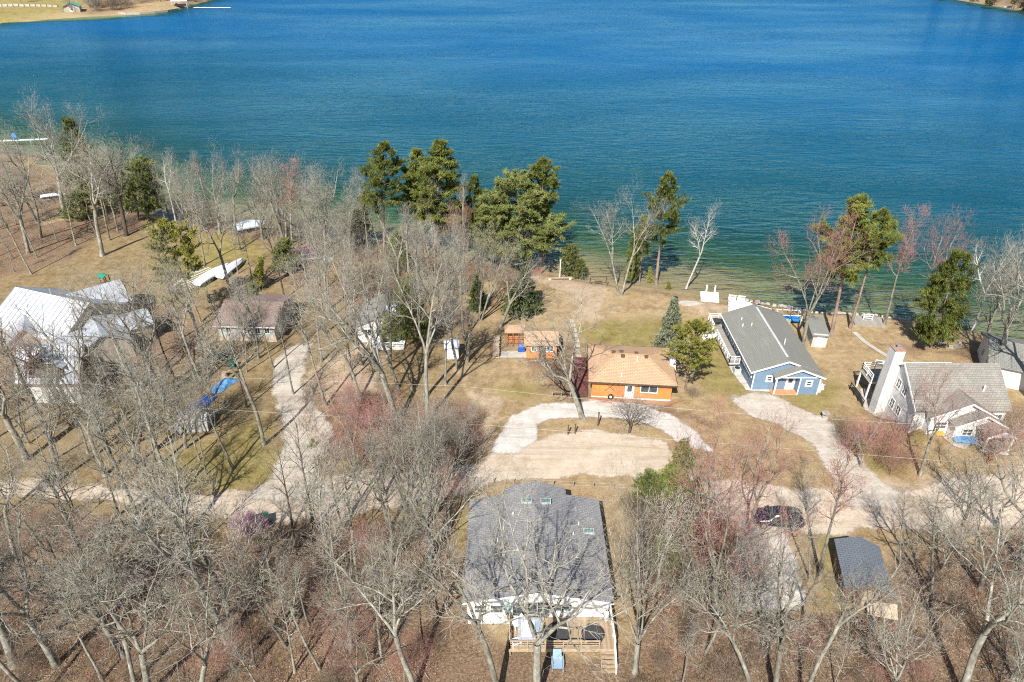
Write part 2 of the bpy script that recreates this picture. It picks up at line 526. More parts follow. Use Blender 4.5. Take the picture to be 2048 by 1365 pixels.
M['grey_gravel'] = gravel_mat('grey_gravel_mat', (0.31, 0.27, 0.215), (0.43, 0.385, 0.325), (0.55, 0.505, 0.44))
M['white_gravel'] = gravel_mat('white_gravel_mat', (0.33, 0.30, 0.26), (0.48, 0.45, 0.41), (0.62, 0.595, 0.555))
M['leaf_patch'] = gravel_mat('leaf_patch_mat', (0.20, 0.105, 0.06), (0.34, 0.18, 0.10), (0.45, 0.27, 0.16))

# ------------------------------------------------------------------ ground sheet
def axis(fine0, fine1, step, lo, hi, grow=1.22):
    a = list(np.arange(fine0, fine1 + 1e-6, step))
    st = step
    v = fine1
    while v < hi:
        st *= grow
        v += st
        a.append(min(v, hi))
    st = step
    v = fine0
    pre = []
    while v > lo:
        st *= grow
        v -= st
        pre.append(max(v, lo))
    return np.array(pre[::-1] + a)
gxs = axis(-84, 84, 0.7, -900, 900)
gys = np.unique(np.concatenate([axis(24, 132, 0.7, -80, 380), np.arange(380, 520, 5.0), np.arange(520, 1200, 30.0)]))
X, Y = np.meshgrid(gxs, gys)
Z = gz(X, Y)
nx, ny = len(gxs), len(gys)
ii = np.arange(nx * ny).reshape(ny, nx)
quads = np.stack([ii[:-1, :-1], ii[:-1, 1:], ii[1:, 1:], ii[1:, :-1]], -1).reshape(-1, 4)
gme = fast_mesh('ground', np.stack([X, Y, Z], -1).reshape(-1, 3), quads, ['ground'], True)
WOODS = [pxpoly([(-500, 985), (0, 1000), (200, 1030), (420, 1062), (640, 1062), (760, 1045), (880, 1015), (925, 1010), (915, 1260), (965, 1275), (1020, 1310), (1240, 1315),
                 (1245, 1010), (1290, 985), (1400, 990), (1470, 1050), (1475, 1200), (1610, 1215), (1690, 1185), (1790, 1190), (1810, 1110), (1900, 1085), (2048, 1075), (2400, 1075), (2400, 1700), (-700, 1700)])]
LIT = WOODS + [pxpoly(q) for q in [
    [(-200, 420), (100, 455), (240, 425), (330, 440), (290, 470), (190, 470), (110, 530), (20, 560), (-200, 600)],
    [(330, 432), (480, 446), (600, 470), (760, 495), (900, 515), (1075, 535), (1060, 560), (900, 560), (700, 520), (560, 490), (400, 455)],
    [(560, 520), (700, 560), (900, 600), (980, 640), (930, 660), (700, 600), (560, 560)],
    [(1165, 792), (1200, 798), (1350, 806), (1390, 800), (1420, 830), (1300, 820), (1160, 806)],
    [(300, 600), (420, 640), (420, 700), (330, 740), (220, 760), (200, 700)],
    [(640, 800), (760, 760), (960, 800), (960, 930), (760, 960), (620, 900)],
    [(1700, 700), (1960, 690), (2048, 720), (2048, 760), (1900, 712)],
    [(1060, 690), (1150, 700), (1155, 800), (1080, 780)]]]
GRN = [pxpoly(q) for q in [
    [(1385, 640), (1440, 690), (1500, 780), (1480, 800), (1400, 760), (1370, 690)], [(1490, 780), (1640, 785), (1700, 760), (1720, 800), (1660, 830), (1560, 810), (1480, 805)],
    [(370, 470), (520, 460), (535, 490), (450, 540), (380, 600), (300, 600)], [(1140, 650), (1380, 640), (1380, 680), (1180, 690)],
    [(330, 900), (450, 870), (560, 880), (570, 960), (440, 985), (330, 960)], [(850, 1010), (940, 1000), (930, 1210), (880, 1200)], [(1000, 770), (1080, 770), (1080, 790), (1000, 790)],
    [(1720, 900), (1830, 900), (1800, 1000), (1720, 960)], [(1620, 1070), (1690, 1075), (1690, 1170), (1640, 1180)], [(1300, 1010), (1440, 1010), (1420, 1180), (1280, 1200)]]]
BARE = [pxpoly(q) for q in [
    [(640, 720), (760, 700), (800, 780), (720, 850), (640, 840), (600, 780)], [(930, 760), (985, 780), (1010, 900), (990, 960), (930, 960)],
    [(1080, 545), (1170, 560), (1210, 640), (1150, 640), (1090, 590)], [(1430, 598), (1500, 615), (1460, 640), (1380, 625)],
    [(1640, 950), (1800, 985), (2200, 990), (2200, 1110), (1850, 1060), (1680, 1040)]]]
def zone(polys, soft, x, y):
    m = np.zeros(x.shape)
    for q in polys:
        wx = x + 5.0 * (vnoise(x, y, 6.0, 21) - .5) + 2.4 * (vnoise(x, y, 2.2, 22) - .5)
        wy = y + 5.0 * (vnoise(x, y, 6.0, 23) - .5) + 2.4 * (vnoise(x, y, 2.2, 24) - .5)
        m = np.maximum(m, sstep(sdf(q, wx, wy), -soft * 1.5, soft * 1.5))
    return m
xf, yf = X.ravel(), Y.ravel()
lit = zone(LIT, 1.6, xf, yf)
lit = np.maximum(lit, 0.38 * vnoise(xf, yf, 7, 11) * (xf < 8))
lit = np.maximum(lit, np.where((yf > 300) | (np.abs(xf) > 90), 0.75, 0))
grn = zone(GRN, 2.5, xf, yf)
grn = np.maximum(grn, 0.30 * vnoise(xf, yf, 8, 4))
grn = np.maximum(grn, np.where((yf > 405) & (xf < -262) & (yf < 520), 0.95, 0))
farlawn = ((yf > 405) & (xf < -262) & (yf < 520)) | ((yf > 440) & (xf > -240) & (xf < -205) & (yf < 500))
lit = np.where(farlawn, 0.0, lit)
bare = zone(BARE, 2.0, xf, yf)
und = np.where((Z.ravel() < WL + 0.12), 1.0, 0.0) * sstep(Z.ravel(), WL + 0.12, WL - 0.02)
gold = sstep(xf, 4, -14) * (yf < 118)
for k, v in (('golden', gold), ('litter', lit), ('green', grn), ('bare', bare), ('under', und)):
    set_attr(gme, k, v)
go = link('ground', gme)
go['kind'] = 'structure'

def patch(name, poly, mat, soft=0.9, step=0.5, lift=0.02):
    xs = [p[0] for p in poly]; ys = [p[1] for p in poly]
    ax = np.arange(min(xs) - soft, max(xs) + soft, step); ay = np.arange(min(ys) - soft, max(ys) + soft, step)
    PX, PY = np.meshgrid(ax, ay)
    S = sdf(poly, PX + 1.1 * soft * (vnoise(PX, PY, 2.4, 31) - .5), PY + 1.1 * soft * (vnoise(PX, PY, 2.4, 32) - .5))
    keep = S > -soft
    idx = np.arange(PX.size).reshape(PX.shape)
    q = np.stack([idx[:-1, :-1], idx[:-1, 1:], idx[1:, 1:], idx[1:, :-1]], -1).reshape(-1, 4)
    kf = keep.ravel()
    q = q[kf[q].all(1)]
    used = np.unique(q)
    rm = np.full(PX.size, -1); rm[used] = np.arange(len(used))
    V = np.stack([PX.ravel(), PY.ravel(), gz(PX, PY).ravel() + lift + 0.05], -1)[used]
    me = fast_mesh(name, V, rm[q], [mat], True)
    set_attr(me, 'edge', sstep(S.ravel()[used], -soft, soft))
    o = link(name, me)
    o['kind'] = 'structure'
    return o
patch('dirt_road', pxpoly([(-300, 938), (0, 958), (250, 980), (400, 992), (520, 978), (590, 955), (700, 950), (850, 945), (960, 925), (1000, 885), (1080, 880), (1160, 862), (1260, 868), (1340, 890), (1345, 940),
                           (1420, 960), (1560, 975), (1700, 985), (1900, 985), (2300, 975), (2300, 1050), (2048, 1050), (1850, 1062), (1700, 1062), (1560, 1060), (1470, 1050), (1400, 1010), (1320, 962), (1180, 952), (1000, 958), (930, 985),
                           (860, 1005), (700, 1030), (560, 1048), (440, 1036), (330, 1010), (150, 998), (0, 982), (-300, 962)]), 'dirt_road', 1.0, 0.5, 0.02)
patch('side_drive', pxpoly([(490, 1000), (545, 950), (562, 900), (566, 860), (552, 800), (540, 760), (558, 715), (590, 690), (620, 690), (612, 730), (604, 780), (640, 825), (662, 865), (640, 910), (630, 950), (690, 1000)]), 'grey_gravel', 0.9, 0.5, 0.045)
patch('white_stone_drive', pxpoly([(985, 905), (1000, 865), (1030, 832), (1080, 812), (1180, 803), (1290, 815), (1340, 832), (1400, 878), (1420, 905), (1370, 895), (1320, 856), (1270, 842), (1160, 834), (1100, 838), (1072, 850), (1075, 880), (1040, 905)]), 'white_gravel', 0.7, 0.4, 0.045)
patch('gravel_driveway', pxpoly([(1465, 800), (1520, 790), (1570, 800), (1610, 822), (1660, 850), (1690, 890), (1740, 940), (1800, 990), (1790, 1030), (1700, 1010), (1660, 940), (1620, 890), (1560, 850), (1490, 825)]), 'grey_gravel', 1.0, 0.5, 0.045)
patch('parking_pad', pxpoly([(1482, 1050), (1565, 1055), (1588, 1120), (1612, 1212), (1560, 1228), (1470, 1210), (1455, 1140)]), 'white_gravel', 0.7, 0.4, 0.045)
patch('stone_border', pxpoly([(1432, 680), (1444, 676), (1475, 735), (1495, 765), (1550, 776), (1630, 778), (1650, 770), (1640, 786), (1550, 786), (1495, 782), (1465, 745)]), 'white_gravel', 0.25, 0.2, 0.04)
patch('leafy_strip', pxpoly([(1180, 792), (1260, 800), (1345, 806), (1370, 800), (1345, 814), (1250, 812), (1180, 803)]), 'leaf_patch', 0.5, 0.3, 0.035)
patch('patio', pxpoly([(1722, 780), (1745, 778), (1748, 812), (1800, 850), (1785, 860), (1730, 822)]), 'grey_gravel', 0.4, 0.3, 0.04)

# ------------------------------------------------------------------ water
def water_mat():
    b = NB('water_mat')
    p = b.pos()
    dep = b.attr('depth').outputs['Fac']
    wv = b.mapv(p, (0.42, 1.25, 1), (0, 0, R(7)))
    w1 = b.noise(wv, 0.25, 4, 0.55, 0.7)
    w2 = b.noise(b.mapv(p, (0.6, 1.6, 1), (0, 0, R(-9))), 0.85, 3, 0.6, 0.4)
    w3 = b.noise(b.mapv(p, (0.15, 0.5, 1), (0, 0, R(10))), 0.05, 3, 0.6)
    w4 = b.noise(b.mapv(p, (0.35, 1.5, 1), (0, 0, R(4))), 0.55, 2, 0.5, 0.3)
    h = b.math('ADD', b.math('ADD', b.math('MULTIPLY', w1, 0.9), b.math('MULTIPLY', w4, 0.55)), b.math('MULTIPLY', w2, 0.3))
    near = b.step(dep, 0.05, 0.9)
    st = b.math('MULTIPLY_ADD', near, 0.75, 0.2)
    st = b.math('MULTIPLY', st, b.math('MULTIPLY_ADD', b.step(w3, 0.25, 0.75), 1.0, 0.35))
    nm = b.n('Bump', {'Height': h, 'Strength': st, 'Distance': 1.25}).outputs[0]
    wn = b.noise(b.mapv(p, (1, 1.7, 1)), 0.055, 4, 0.6)
    dd = b.math('ADD', dep, b.math('MULTIPLY', b.math('SUBTRACT', wn, 0.5), 1.8))
    body = b.ramp(b.math('DIVIDE', dd, 12.0), [(0.0, (0.07, 0.13, 0.05)), (0.10, (0.060, 0.150, 0.075)), (0.16, (0.028, 0.105, 0.066)), (0.24, (0.008, 0.055, 0.056)), (0.38, (0.002, 0.052, 0.088)), (0.60, (0.001, 0.062, 0.135)), (1.0, (0.001, 0.082, 0.225))])
    tint = b.ramp(b.math('DIVIDE', dep, 4.0), [(0.0, (0.95, 0.97, 0.95)), (0.25, (0.70, 0.86, 0.72)), (0.6, (0.35, 0.66, 0.55)), (1.0, (0.10, 0.40, 0.40))])
    tr = b.n('BsdfTransparent', {'Color': tint}).outputs[0]
    df = b.n('BsdfDiffuse', {'Color': body, 'Normal': nm}).outputs[0]
    turb = b.step(dep, 0.4, 4.8)
    m1 = b.n('MixShader', {0: turb, 1: tr, 2: df}).outputs[0]
    fr = b.math('MULTIPLY', b.n('Fresnel', {'IOR': 1.33, 'Normal': nm}).outputs[0], 0.72)
    wp = b.noise(b.mapv(p, (0.5, 1.0, 1), (0, 0, R(20))), 0.016, 4, 0.6, 0.6)
    fr = b.math('MULTIPLY', fr, b.math('MULTIPLY_ADD', b.step(wp, 0.3, 0.7), 0.85, 0.6))
    gl = b.n('BsdfGlossy', {'Color': (0.40, 0.82, 1.0, 1), 'Roughness': 0.12, 'Normal': nm}).outputs[0]
    # long pale wind streaks mixed over the water colour
    sk = b.noise(b.mapv(p, (0.06, 0.9, 1), (0, 0, R(14))), 0.35, 5, 0.7, 0.8)
    sk2 = b.noise(p, 0.012, 3, 0.6)
    sf = b.math('MULTIPLY', b.math('MULTIPLY', b.step(sk, 0.63, 0.72), b.step(sk2, 0.45, 0.6)), 0.16)
    pale_streak = b.n('BsdfDiffuse', {'Color': (0.55, 0.62, 0.62, 1)}).outputs[0]
    m1 = b.n('MixShader', {0: b.math('MULTIPLY', sf, near), 1: m1, 2: pale_streak}).outputs[0]
    m2 = b.n('MixShader', {0: fr, 1: m1, 2: gl}).outputs[0]
    return b.done(m2)
M['water'] = water_mat()
wxs = axis(-84, 84, 1.5, -900, 900, 1.15)
wys = np.concatenate([np.arange(60, 160, 1.5), np.arange(160, 560, 8.0), np.arange(560, 1200, 40.0)])
WX, WY = np.meshgrid(wxs, wys)
ii = np.arange(WX.size).reshape(WX.shape)
quads = np.stack([ii[:-1, :-1], ii[:-1, 1:], ii[1:, 1:], ii[1:, :-1]], -1).reshape(-1, 4)
wme = fast_mesh('water', np.stack([WX, WY, np.full(WX.shape, WL)], -1).reshape(-1, 3), quads, ['water'], True)
set_attr(wme, 'depth', np.clip(WL - gz(WX, WY), 0, 14))
wo = link('water', wme)
wo['kind'] = 'structure'

# ------------------------------------------------------------------ building helpers
def window(parent, x, y, z, w, h, rz=0.0, mull=1, rail=0, frame='white_paint', t=0.09, name='window'):
    f = MB()
    a, b = w / 2, h / 2
    f.box(-a - t, a + t, -0.06, 0.02, b, b + t).box(-a - t, a + t, -0.07, 0.02, -b - t, -b)
    f.box(-a - t, -a, -0.055, 0.02, -b, b).box(a, a + t, -0.055, 0.02, -b, b)
    for k in range(mull):
        xm = -a + (k + 1) * w / (mull + 1)
        f.box(xm - 0.03, xm + 0.03, -0.05, 0.02, -b, b)
    for k in range(rail):
        zm = -b + (k + 1) * h / (rail + 1)
        f.box(-a, a, -0.045, 0.02, zm - 0.025, zm + 0.025)
    o = f.build(name, frame, parent, (x, y, z), rz)
    MB().box(-a, a, -0.012, 0.01, -b, b).build('pane', 'pane_glass', o)
    return o
def door(parent, x, y, z, w, h, rz=0.0, m='white_paint', light=True):
    o = MB().box(-w / 2, w / 2, -0.05, 0.02, 0, h).box(-w / 2 - .1, -w / 2, -0.07, 0.02, 0, h + .1).box(w / 2, w / 2 + .1, -0.07, 0.02, 0, h + .1).box(-w / 2, w / 2, -0.07, .02, h, h + .1).build('door', m, parent, (x, y, z), rz)
    if light:
        MB().box(-w * .3, w * .3, -0.065, -0.05, h * .5, h * .9).build('pane', 'pane_glass', o)
    MB().box(w * .36, w * .43, -0.1, -0.05, h * .44, h * .49).build('handle', 'black_metal', o)
    return o
def gable_x(s, x0, x1, y, zb, ze, zp, th=0.12, xm=None):      # end wall facing y, pentagon, thickness inward
    xm = (x0 + x1) / 2 if xm is None else xm
    return s.yprism([(x0, zb), (x1, zb), (x1, ze), (xm, zp), (x0, ze)], y, y + th)
def railing(parent, a, b, h=0.95, n=4, m='white_paint', rails=3, pw=0.09, name='railing'):
    a, b = Vector(a), Vector(b)
    r = MB()
    for k in range(rails):
        zz = h * (1 - k / rails * 0.85)
        r.bar(a + Vector((0, 0, zz)), b + Vector((0, 0, zz)), 0.10 if k == 0 else 0.045, 0.05)
    ro = r.build(name, m, parent)
    for i in range(n):
        p = a.lerp(b, i / (n - 1))
        MB().box(-pw / 2, pw / 2, -pw / 2, pw / 2, 0, h + 0.04).build('post', m, ro, p)
    return ro
def vent_pipe(parent, x, y, z, h=0.5, r=0.06, m='white_paint', name='vent_pipe'):
    return MB().tube([(0, 0, -0.25), (0, 0, h)], r, 8).build(name, m, parent, (x, y, z))
def vent_box(parent, x, y, z, m='dark_wood', s=0.22):
    b = MB().box(-s, s, -s, s, -0.1, 0.16)
    b.add([(-s * 1.2, -s * 1.2, 0.16), (s * 1.2, -s * 1.2, 0.16), (s * 1.2, s * 1.2, 0.16), (-s * 1.2, s * 1.2, 0.16), (-s * .6, -s * .6, 0.26), (s * .6, -s * .6, 0.26), (s * .6, s * .6, 0.26), (-s * .6, s * .6, 0.26)],
          [(0, 1, 5, 4), (1, 2, 6, 5), (2, 3, 7, 6), (3, 0, 4, 7), (4, 5, 6, 7), (3, 2, 1, 0)])
    return b.build('roof_vent', m, parent, (x, y, z))
def planks(parent, x0, x1, y0, y1, z, n, along='x', m='deck_wood', name='plank', th=0.04, gap=0.012):
    """deck boards, each a piece of its own sharing one mesh"""
    if along == 'x':
        w = (y1 - y0) / n
        mb = MB().box(0, x1 - x0, gap / 2, w - gap / 2, -th, 0)
    else:
        w = (x1 - x0) / n
        mb = MB().box(gap / 2, w - gap / 2, 0, y1 - y0, -th, 0)
    first = None
    for i in range(n):
        loc = (x0, y0 + i * w, z + random.uniform(0, .006)) if along == 'x' else (x0 + i * w, y0, z + random.uniform(0, .006))
        if first is None:
            first = mb.build(name, m, parent, loc)
        else:
            link(name, first.data, None, parent, loc)
def stairs(parent, x, y, z, w, n, rise, run, dx, dy, m='deck_wood', rz=0.0):
    for i in range(n):
        px, py = x + dx * run * i, y + dy * run * i
        if dx:
            MB().box(-run / 2, run / 2 + .02, -w / 2, w / 2, -.05, 0).build('step', m, parent, (px, py, z - rise * (i + 1)))
        else:
            MB().box(-w / 2, w / 2, -run / 2 - .02, run / 2, -.05, 0).build('step', m, parent, (px, py, z - rise * (i + 1)))
    for sgn in (-1, 1):
        s = MB()
        if dx:
            s.bar((x - dx * run * .6, y + sgn * w / 2, z - .1), (x + dx * run * n, y + sgn * w / 2, z - rise * (n + .6)), 0.05, 0.22)
        else:
            s.bar((x + sgn * w / 2, y - dy * run * .6, z - .1), (x + sgn * w / 2, y + dy * run * n, z - rise * (n + .6)), 0.05, 0.22)
        s.build('stringer', m, parent)

random.seed(5)
# ------------------------------------------------------------------ the house with the slate roof
H = thing('house', 'white house under broad slate grey roof with deck behind, big bare tree reaching over it', 'house', gp(2.1, 41.1))
W2, Y0, Y1, EZ, PZ = 5.75, -5.45, 5.5, 2.95, 4.15
wl = MB().box(-W2, -W2 + .15, Y0 + .12, Y1 - .12, 0, EZ).box(W2 - .15, W2, Y0 + .12, Y1 - .12, 0, EZ)
gable_x(wl, -W2, W2, Y0, 0, EZ, PZ - .05); gable_x(wl, -W2, W2, Y1 - .12, 0, EZ, PZ - .05)
wl.box(-2.55, -2.4, Y1, 7.0, 0, EZ).box(2.55, 2.7, Y1, 7.0, 0, EZ)
gable_x(wl, -2.55, 2.7, 7.0, 0, EZ, 3.8)
wl.build('wall', 'white_siding', H)
ov, e = 6.12, 0.02
sl = (PZ - EZ) / W2
def zr(x):
    return PZ + 0.1 - sl * abs(x)
rf = MB().slab([(-ov, Y0 - .25, zr(ov)), (0, Y0 - .25, zr(0)), (0, Y1 + .3, zr(0)), (-ov, Y1 + .3, zr(ov))], .14)
rf.slab([(0, Y0 - .25, zr(0)), (ov, Y0 - .25, zr(ov)), (ov, Y1 + .3, zr(ov)), (0, Y1 + .3, zr(0))], .14)
RF = rf.build('roof', 'slate_shingle', H)
rb = MB().slab([(-2.9, 4.0, 3.05), (.05, 2.2, 4.02), (.05, 7.35, 3.95), (-2.9, 7.35, 2.98)], .1).slab([(.05, 2.2, 4.02), (3.05, 4.0, 3.05), (3.05, 7.35, 2.98), (.05, 7.35, 3.95)], .1)
rb.build('porch_roof', 'slate_shingle', H)
rc = MB().bar((0, Y0 - .27, zr(0) + .03), (0, 2.4, zr(0) + .03), .28, .03)
rc.build('ridge_cap', 'slate_shingle', RF)
fa = MB().bar((-ov, Y0 - .27, zr(ov) - .07), (0, Y0 - .27, zr(0) - .07), .05, .18).bar((0, Y0 - .27, zr(0) - .07), (ov, Y0 - .27, zr(ov) - .07), .05, .18)
fa.build('fascia', 'white_paint', H)
for (x, y) in ((-.75, 4.35), (1.0, 4.35), (4.75, 1.55)):
    s_ = MB().box(-.48, .48, -.28, .28, -.05, .16).build('skylight', 'trim_grey', RF, (x, y, zr(x) - (.02 if abs(x) > 3 else -.1)))
    MB().box(-.4, .4, -.22, .22, .16, .175).build('pane', 'skylight_glass', s_)
for (x, y) in ((-3.35, .2), (3.3, .9), (3.9, 2.2), (-2.0, 3.0)):
    vent_pipe(H, x, y, zr(x), .35, .06)
for (x, w) in ((-4.65, .95), (-3.35, .95)):
    window(H, x, Y0, 1.95, w, 0.95, 0, 0, 1)
MB().box(-.16, .16, -.05, .01, -.75, .75).build('shutter', 'teal_paint', H, (-2.5, Y0 - .02, 2.0))
sd = window(H, -.55, Y0, 1.95, 3.0, 1.75, 0, 2, 0, 'worn_white', .08, 'sliding_door')
window(H, 1.95, Y0, 2.15, 1.6, .85, 0, 1)
MB().box(-.3, .3, -.05, .01, -.2, .2).build('wall_vent', 'trim_grey', H, (4.6, Y0 - .01, 2.0))
window(H, -W2, 2.0, 1.6, 1.2, 1.0, -R(90)); window(H, W2, 0.0, 1.6, 1.2, 1.0, R(90))
# its wooden deck
DZ = .95
DK = thing('deck', 'brown wooden back deck with plank floor, railing and stairs behind slate roofed house', 'deck', gp(2.1, 41.1))
dx0, dx1, dy0, dy1 = -2.35, 6.05, -8.4, -5.52
planks(DK, dx0, dx1, dy0, dy1, DZ, 20, 'x')
fr = MB()
for k in range(7):
    xx = dx0 + .1 + k * (dx1 - dx0 - .2) / 6
    fr.box(xx - .04, xx + .04, dy0, dy1, DZ - .22, DZ - .045)
for xx in (dx0 + .1, 1.0, 3.4, dx1 - .1):
    fr.box(xx - .07, xx + .07, dy0 + .05, dy0 + .19, -.2, DZ - .22)
fr.build('joist', 'deck_wood', DK)
MB().box(dx0, dx1, dy0 - .04, dy0 - .003, DZ - .28, DZ + .02).build('rim_board', 'rail_wood', DK)
railing(DK, (dx0 + .05, dy1 - .1, DZ), (dx0 + .05, dy0 + .06, DZ), .95, 3, 'rail_wood')
railing(DK, (dx0 + .05, dy0 + .06, DZ), (dx1 - 1.3, dy0 + .06, DZ), .95, 6, 'rail_wood')
railing(DK, (dx1 - .06, dy1 + .4, DZ), (dx1 - .06, dy0 + .06, DZ), .95, 4, 'worn_white')
stairs(DK, dx1 - .65, dy0 - .15, DZ, 1.05, 5, .17, .28, 0, -1, 'deck_wood')
railing(DK, (dx1 - .1, dy0, DZ - .1), (dx1 - .1, dy0 - 1.5, -.05), .95, 2, 'worn_white')
hx, hy = 2.1, 41.1
tub = thing('hot_tub', 'square grey hot tub with folded cover on back deck', 'hot tub', (hx - .62, hy - 7.15, DZ + float(gz(hx, hy))))
MB().box(-.95, .95, -.95, .95, 0, .75).build('cabinet', 'grey_wood', tub)
lip = MB()
for q in ((-1, 1, -1, -.75), (-1, 1, .75, 1), (-1, -.75, -.75, .75), (.75, 1, -.75, .75)):
    lip.box(*q, .75, .85)
lip.build('rim', 'tub_grey', tub)
MB().box(-.75, .35, -.75, .75, .78, .88).build('cover', 'white_wrap', tub)
MB().box(.37, .75, -.75, .75, .70, .76).build('water', 'blue_plastic', tub)
def lounge_chair(name, label, loc, rz, m, cat='chair', s=1.0):
    t = thing(name, label, cat, loc, rz)
    MB().box(-.3 * s, .3 * s, -.3 * s, .3 * s, .34 * s, .40 * s).build('seat', m, t)
    MB().slab([(-.3 * s, .3 * s, .38 * s), (.3 * s, .3 * s, .38 * s), (.26 * s, .62 * s, .98 * s), (-.26 * s, .62 * s, .98 * s)], .05).build('backrest', m, t)
    for sx in (-1, 1):
        MB().box(sx * .34 * s - .04, sx * .34 * s + .04, -.32 * s, .4 * s, .56 * s, .60 * s).build('arm', m, t)
        for sy in (-.27, .3):
            MB().box(sx * .34 * s - .03, sx * .34 * s + .03, sy * s - .03, sy * s + .03, 0, .56 * s).build('leg', m, t)
    return t
bz = float(gz(hx, hy)) + DZ + .01
lounge_chair('patio_chair', 'white plastic patio chair on back deck, beside the house wall', (hx - 1.75, hy - 6.35, bz), R(-60), 'white_paint')
lounge_chair('patio_chair', 'white plastic patio chair in the corner of the back deck by the railing', (hx - 1.8, hy - 7.95, bz), R(200), 'white_paint')
lounge_chair('patio_chair', 'blue lounge chair on the leaf litter below the back deck', gp(hx + 1.45, hy - 9.3), R(0), 'blue_plastic', s=1.25)
def round_mat(label, loc, r):
    t = thing('trampoline', label, 'trampoline', loc)
    rg = MB()
    rg.tube([(r * math.cos(k * math.pi / 12), r * math.sin(k * math.pi / 12), .35) for k in range(25)], .04, 6, False)
    rg.build('rim', 'black_metal', t)
    MB().disc((0, 0), r * .96, .33, .345, 28).build('mat', 'dark_mesh', t)
    for k in range(4):
        a = k * math.pi / 2 + .6
        MB().tube([(r * math.cos(a), r * math.sin(a), .35), (r * math.cos(a), r * math.sin(a), 0)], .03, 6).build('leg', 'black_metal', t)
round_mat('round black mesh trampoline in the middle of the back deck', (hx + 1.6, hy - 7.15, bz), .95)
round_mat('round black mesh trampoline by the stairs of the back deck', (hx + 4.35, hy - 7.3, bz), .88)
pt = thing('propane_tank', 'white upright propane cylinder at house corner on back deck', 'gas tank', (hx + 5.6, hy - 5.75, bz))
MB().tube([(0, 0, 0), (0, 0, .05), (0, 0, .9), (0, 0, 1.02), (0, 0, 1.08)], [.17, .2, .2, .14, .05], 14).build('body', 'white_paint', pt, smooth=True)
MB().tube([(0, 0, 1.06), (0, 0, 1.2)], .05, 8).build('valve', 'black_metal', pt)
mt = tag(MB().box(-.4, .4, -.25, .25, 0, .02).build('doormat', 'black_metal', None, (hx - .35, hy - 5.9, bz)), 'dark grey doormat outside the sliding door on the back deck', 'mat')

# ------------------------------------------------------------------ orange cabin
O = thing('cabin', 'bright orange cabin with tan hip roof beside white stone drive', 'cabin', gp(14.75, 70.4), R(-5))
a, bb = 4.75, 3.75
w = MB()
w.box(-a, a, -bb, -bb + .15, 0.1, 2.6).box(-a, a, bb - .15, bb, .1, 2.6).box(-a, -a + .15, -bb + .15, bb - .15, .1, 2.6).box(a - .15, a, -bb + .15, bb - .15, .1, 2.6)
w.build('wall', 'orange_siding', O)
MB().box(-a - .02, a + .02, -bb - .04, bb + .02, -.3, .22).build('foundation', 'worn_white', O)
A, B, ez, pz, rx = 5.25, 4.2, 2.62, 4.05, 1.75
r = MB().slab([(-A, -B, ez), (A, -B, ez), (rx, 0, pz), (-rx, 0, pz)], .1).slab([(A, B, ez), (-A, B, ez), (-rx, 0, pz), (rx, 0, pz)], .1)
r.slab([(A, -B, ez), (A, B, ez), (rx, 0, pz)], .1).slab([(-A, B, ez), (-A, -B, ez), (-rx, 0, pz)], .1)
OR = r.build('roof', 'tan_shingle', O)
hc = MB()
for (p, q) in (((-A, -B, ez), (-rx, 0, pz)), ((A, -B, ez), (rx, 0, pz)), ((A, B, ez), (rx, 0, pz)), ((-A, B, ez), (-rx, 0, pz)), ((-rx, 0, pz), (rx, 0, pz))):
    hc.bar(Vector(p) + Vector((0, 0, .02)), Vector(q) + Vector((0, 0, .02)), .28, .03)
hc.build('ridge_cap', 'tan_shingle', OR)
gt = MB().box(-A, A, -B - .1, -B + .0, ez - .16, ez - .03).box(-A, A, B, B + .1, ez - .16, ez - .03).box(A, A + .1, -B, B, ez - .16, ez - .03).box(-A - .1, -A, -B, B, ez - .16, ez - .03)
gt.build('gutter', 'dark_wood', O)
window(O, 2.05, -bb, 1.65, 1.9, .95, 0, 1)
door(O, -.25, -bb, .15, .9, 2.05)
MB().bar((-3.2, -bb - .03, 1.1), (-2.0, -bb - .03, 2.2), .04).bar((-3.2, -bb - .03, 2.2), (-2.0, -bb - .03, 1.1), .04).build('cross_brace', 'dark_wood', O)
window(O, a, 1.0, 1.6, 1.2, 1.0, R(90)); window(O, -a, 0, 1.6, 1.2, 1.0, R(-90))
for (x, y) in ((-2.2, .55), (-1.2, .9), (-1.1, -.35), (.6, .5), (1.75, -.3)):
    vent_box(OR, x, y, pz - abs(y) * (pz - ez) / B, s=.2)
vent_pipe(OR, .65, -.9, 3.6, .75, .07); vent_pipe(OR, -1.3, -3.2, 2.9, .45, .06)
ch = MB().box(4.72, 5.5, -.1, 1.1, 0, 2.2).build('chimney', 'brick_red', O)
ck = MB()
ck.add([(4.72, -.2, 2.2), (5.55, -.2, 2.2), (5.55, 1.2, 2.2), (4.72, 1.2, 2.2), (4.78, .1, 3.6), (5.42, .1, 3.6), (5.42, .9, 3.6), (4.78, .9, 3.6)], [(0, 1, 5, 4), (1, 2, 6, 5), (2, 3, 7, 6), (3, 0, 4, 7), (0, 3, 2, 1), (4, 5, 6, 7)])
ck.box(4.78, 5.42, .1, .9, 3.6, 4.75)
ck.build('shoulder', 'worn_white', ch)
MB().box(4.9, 5.3, .25, .75, 4.75, 4.95).build('flue', 'blue_plastic', ch)
ty = thing('tire_planter', 'black tire leaning against the orange cabin wall', 'tire', (*O.matrix_basis.to_translation().xy, 0))
ty.location = Matrix.Rotation(R(-5), 4, 'Z') @ Vector((-2.45, -4.0, .38)) + Vector((14.75, 70.4, float(gz(14.75, 70.4))))
ty.rotation_euler = (R(80), 0, R(-5))
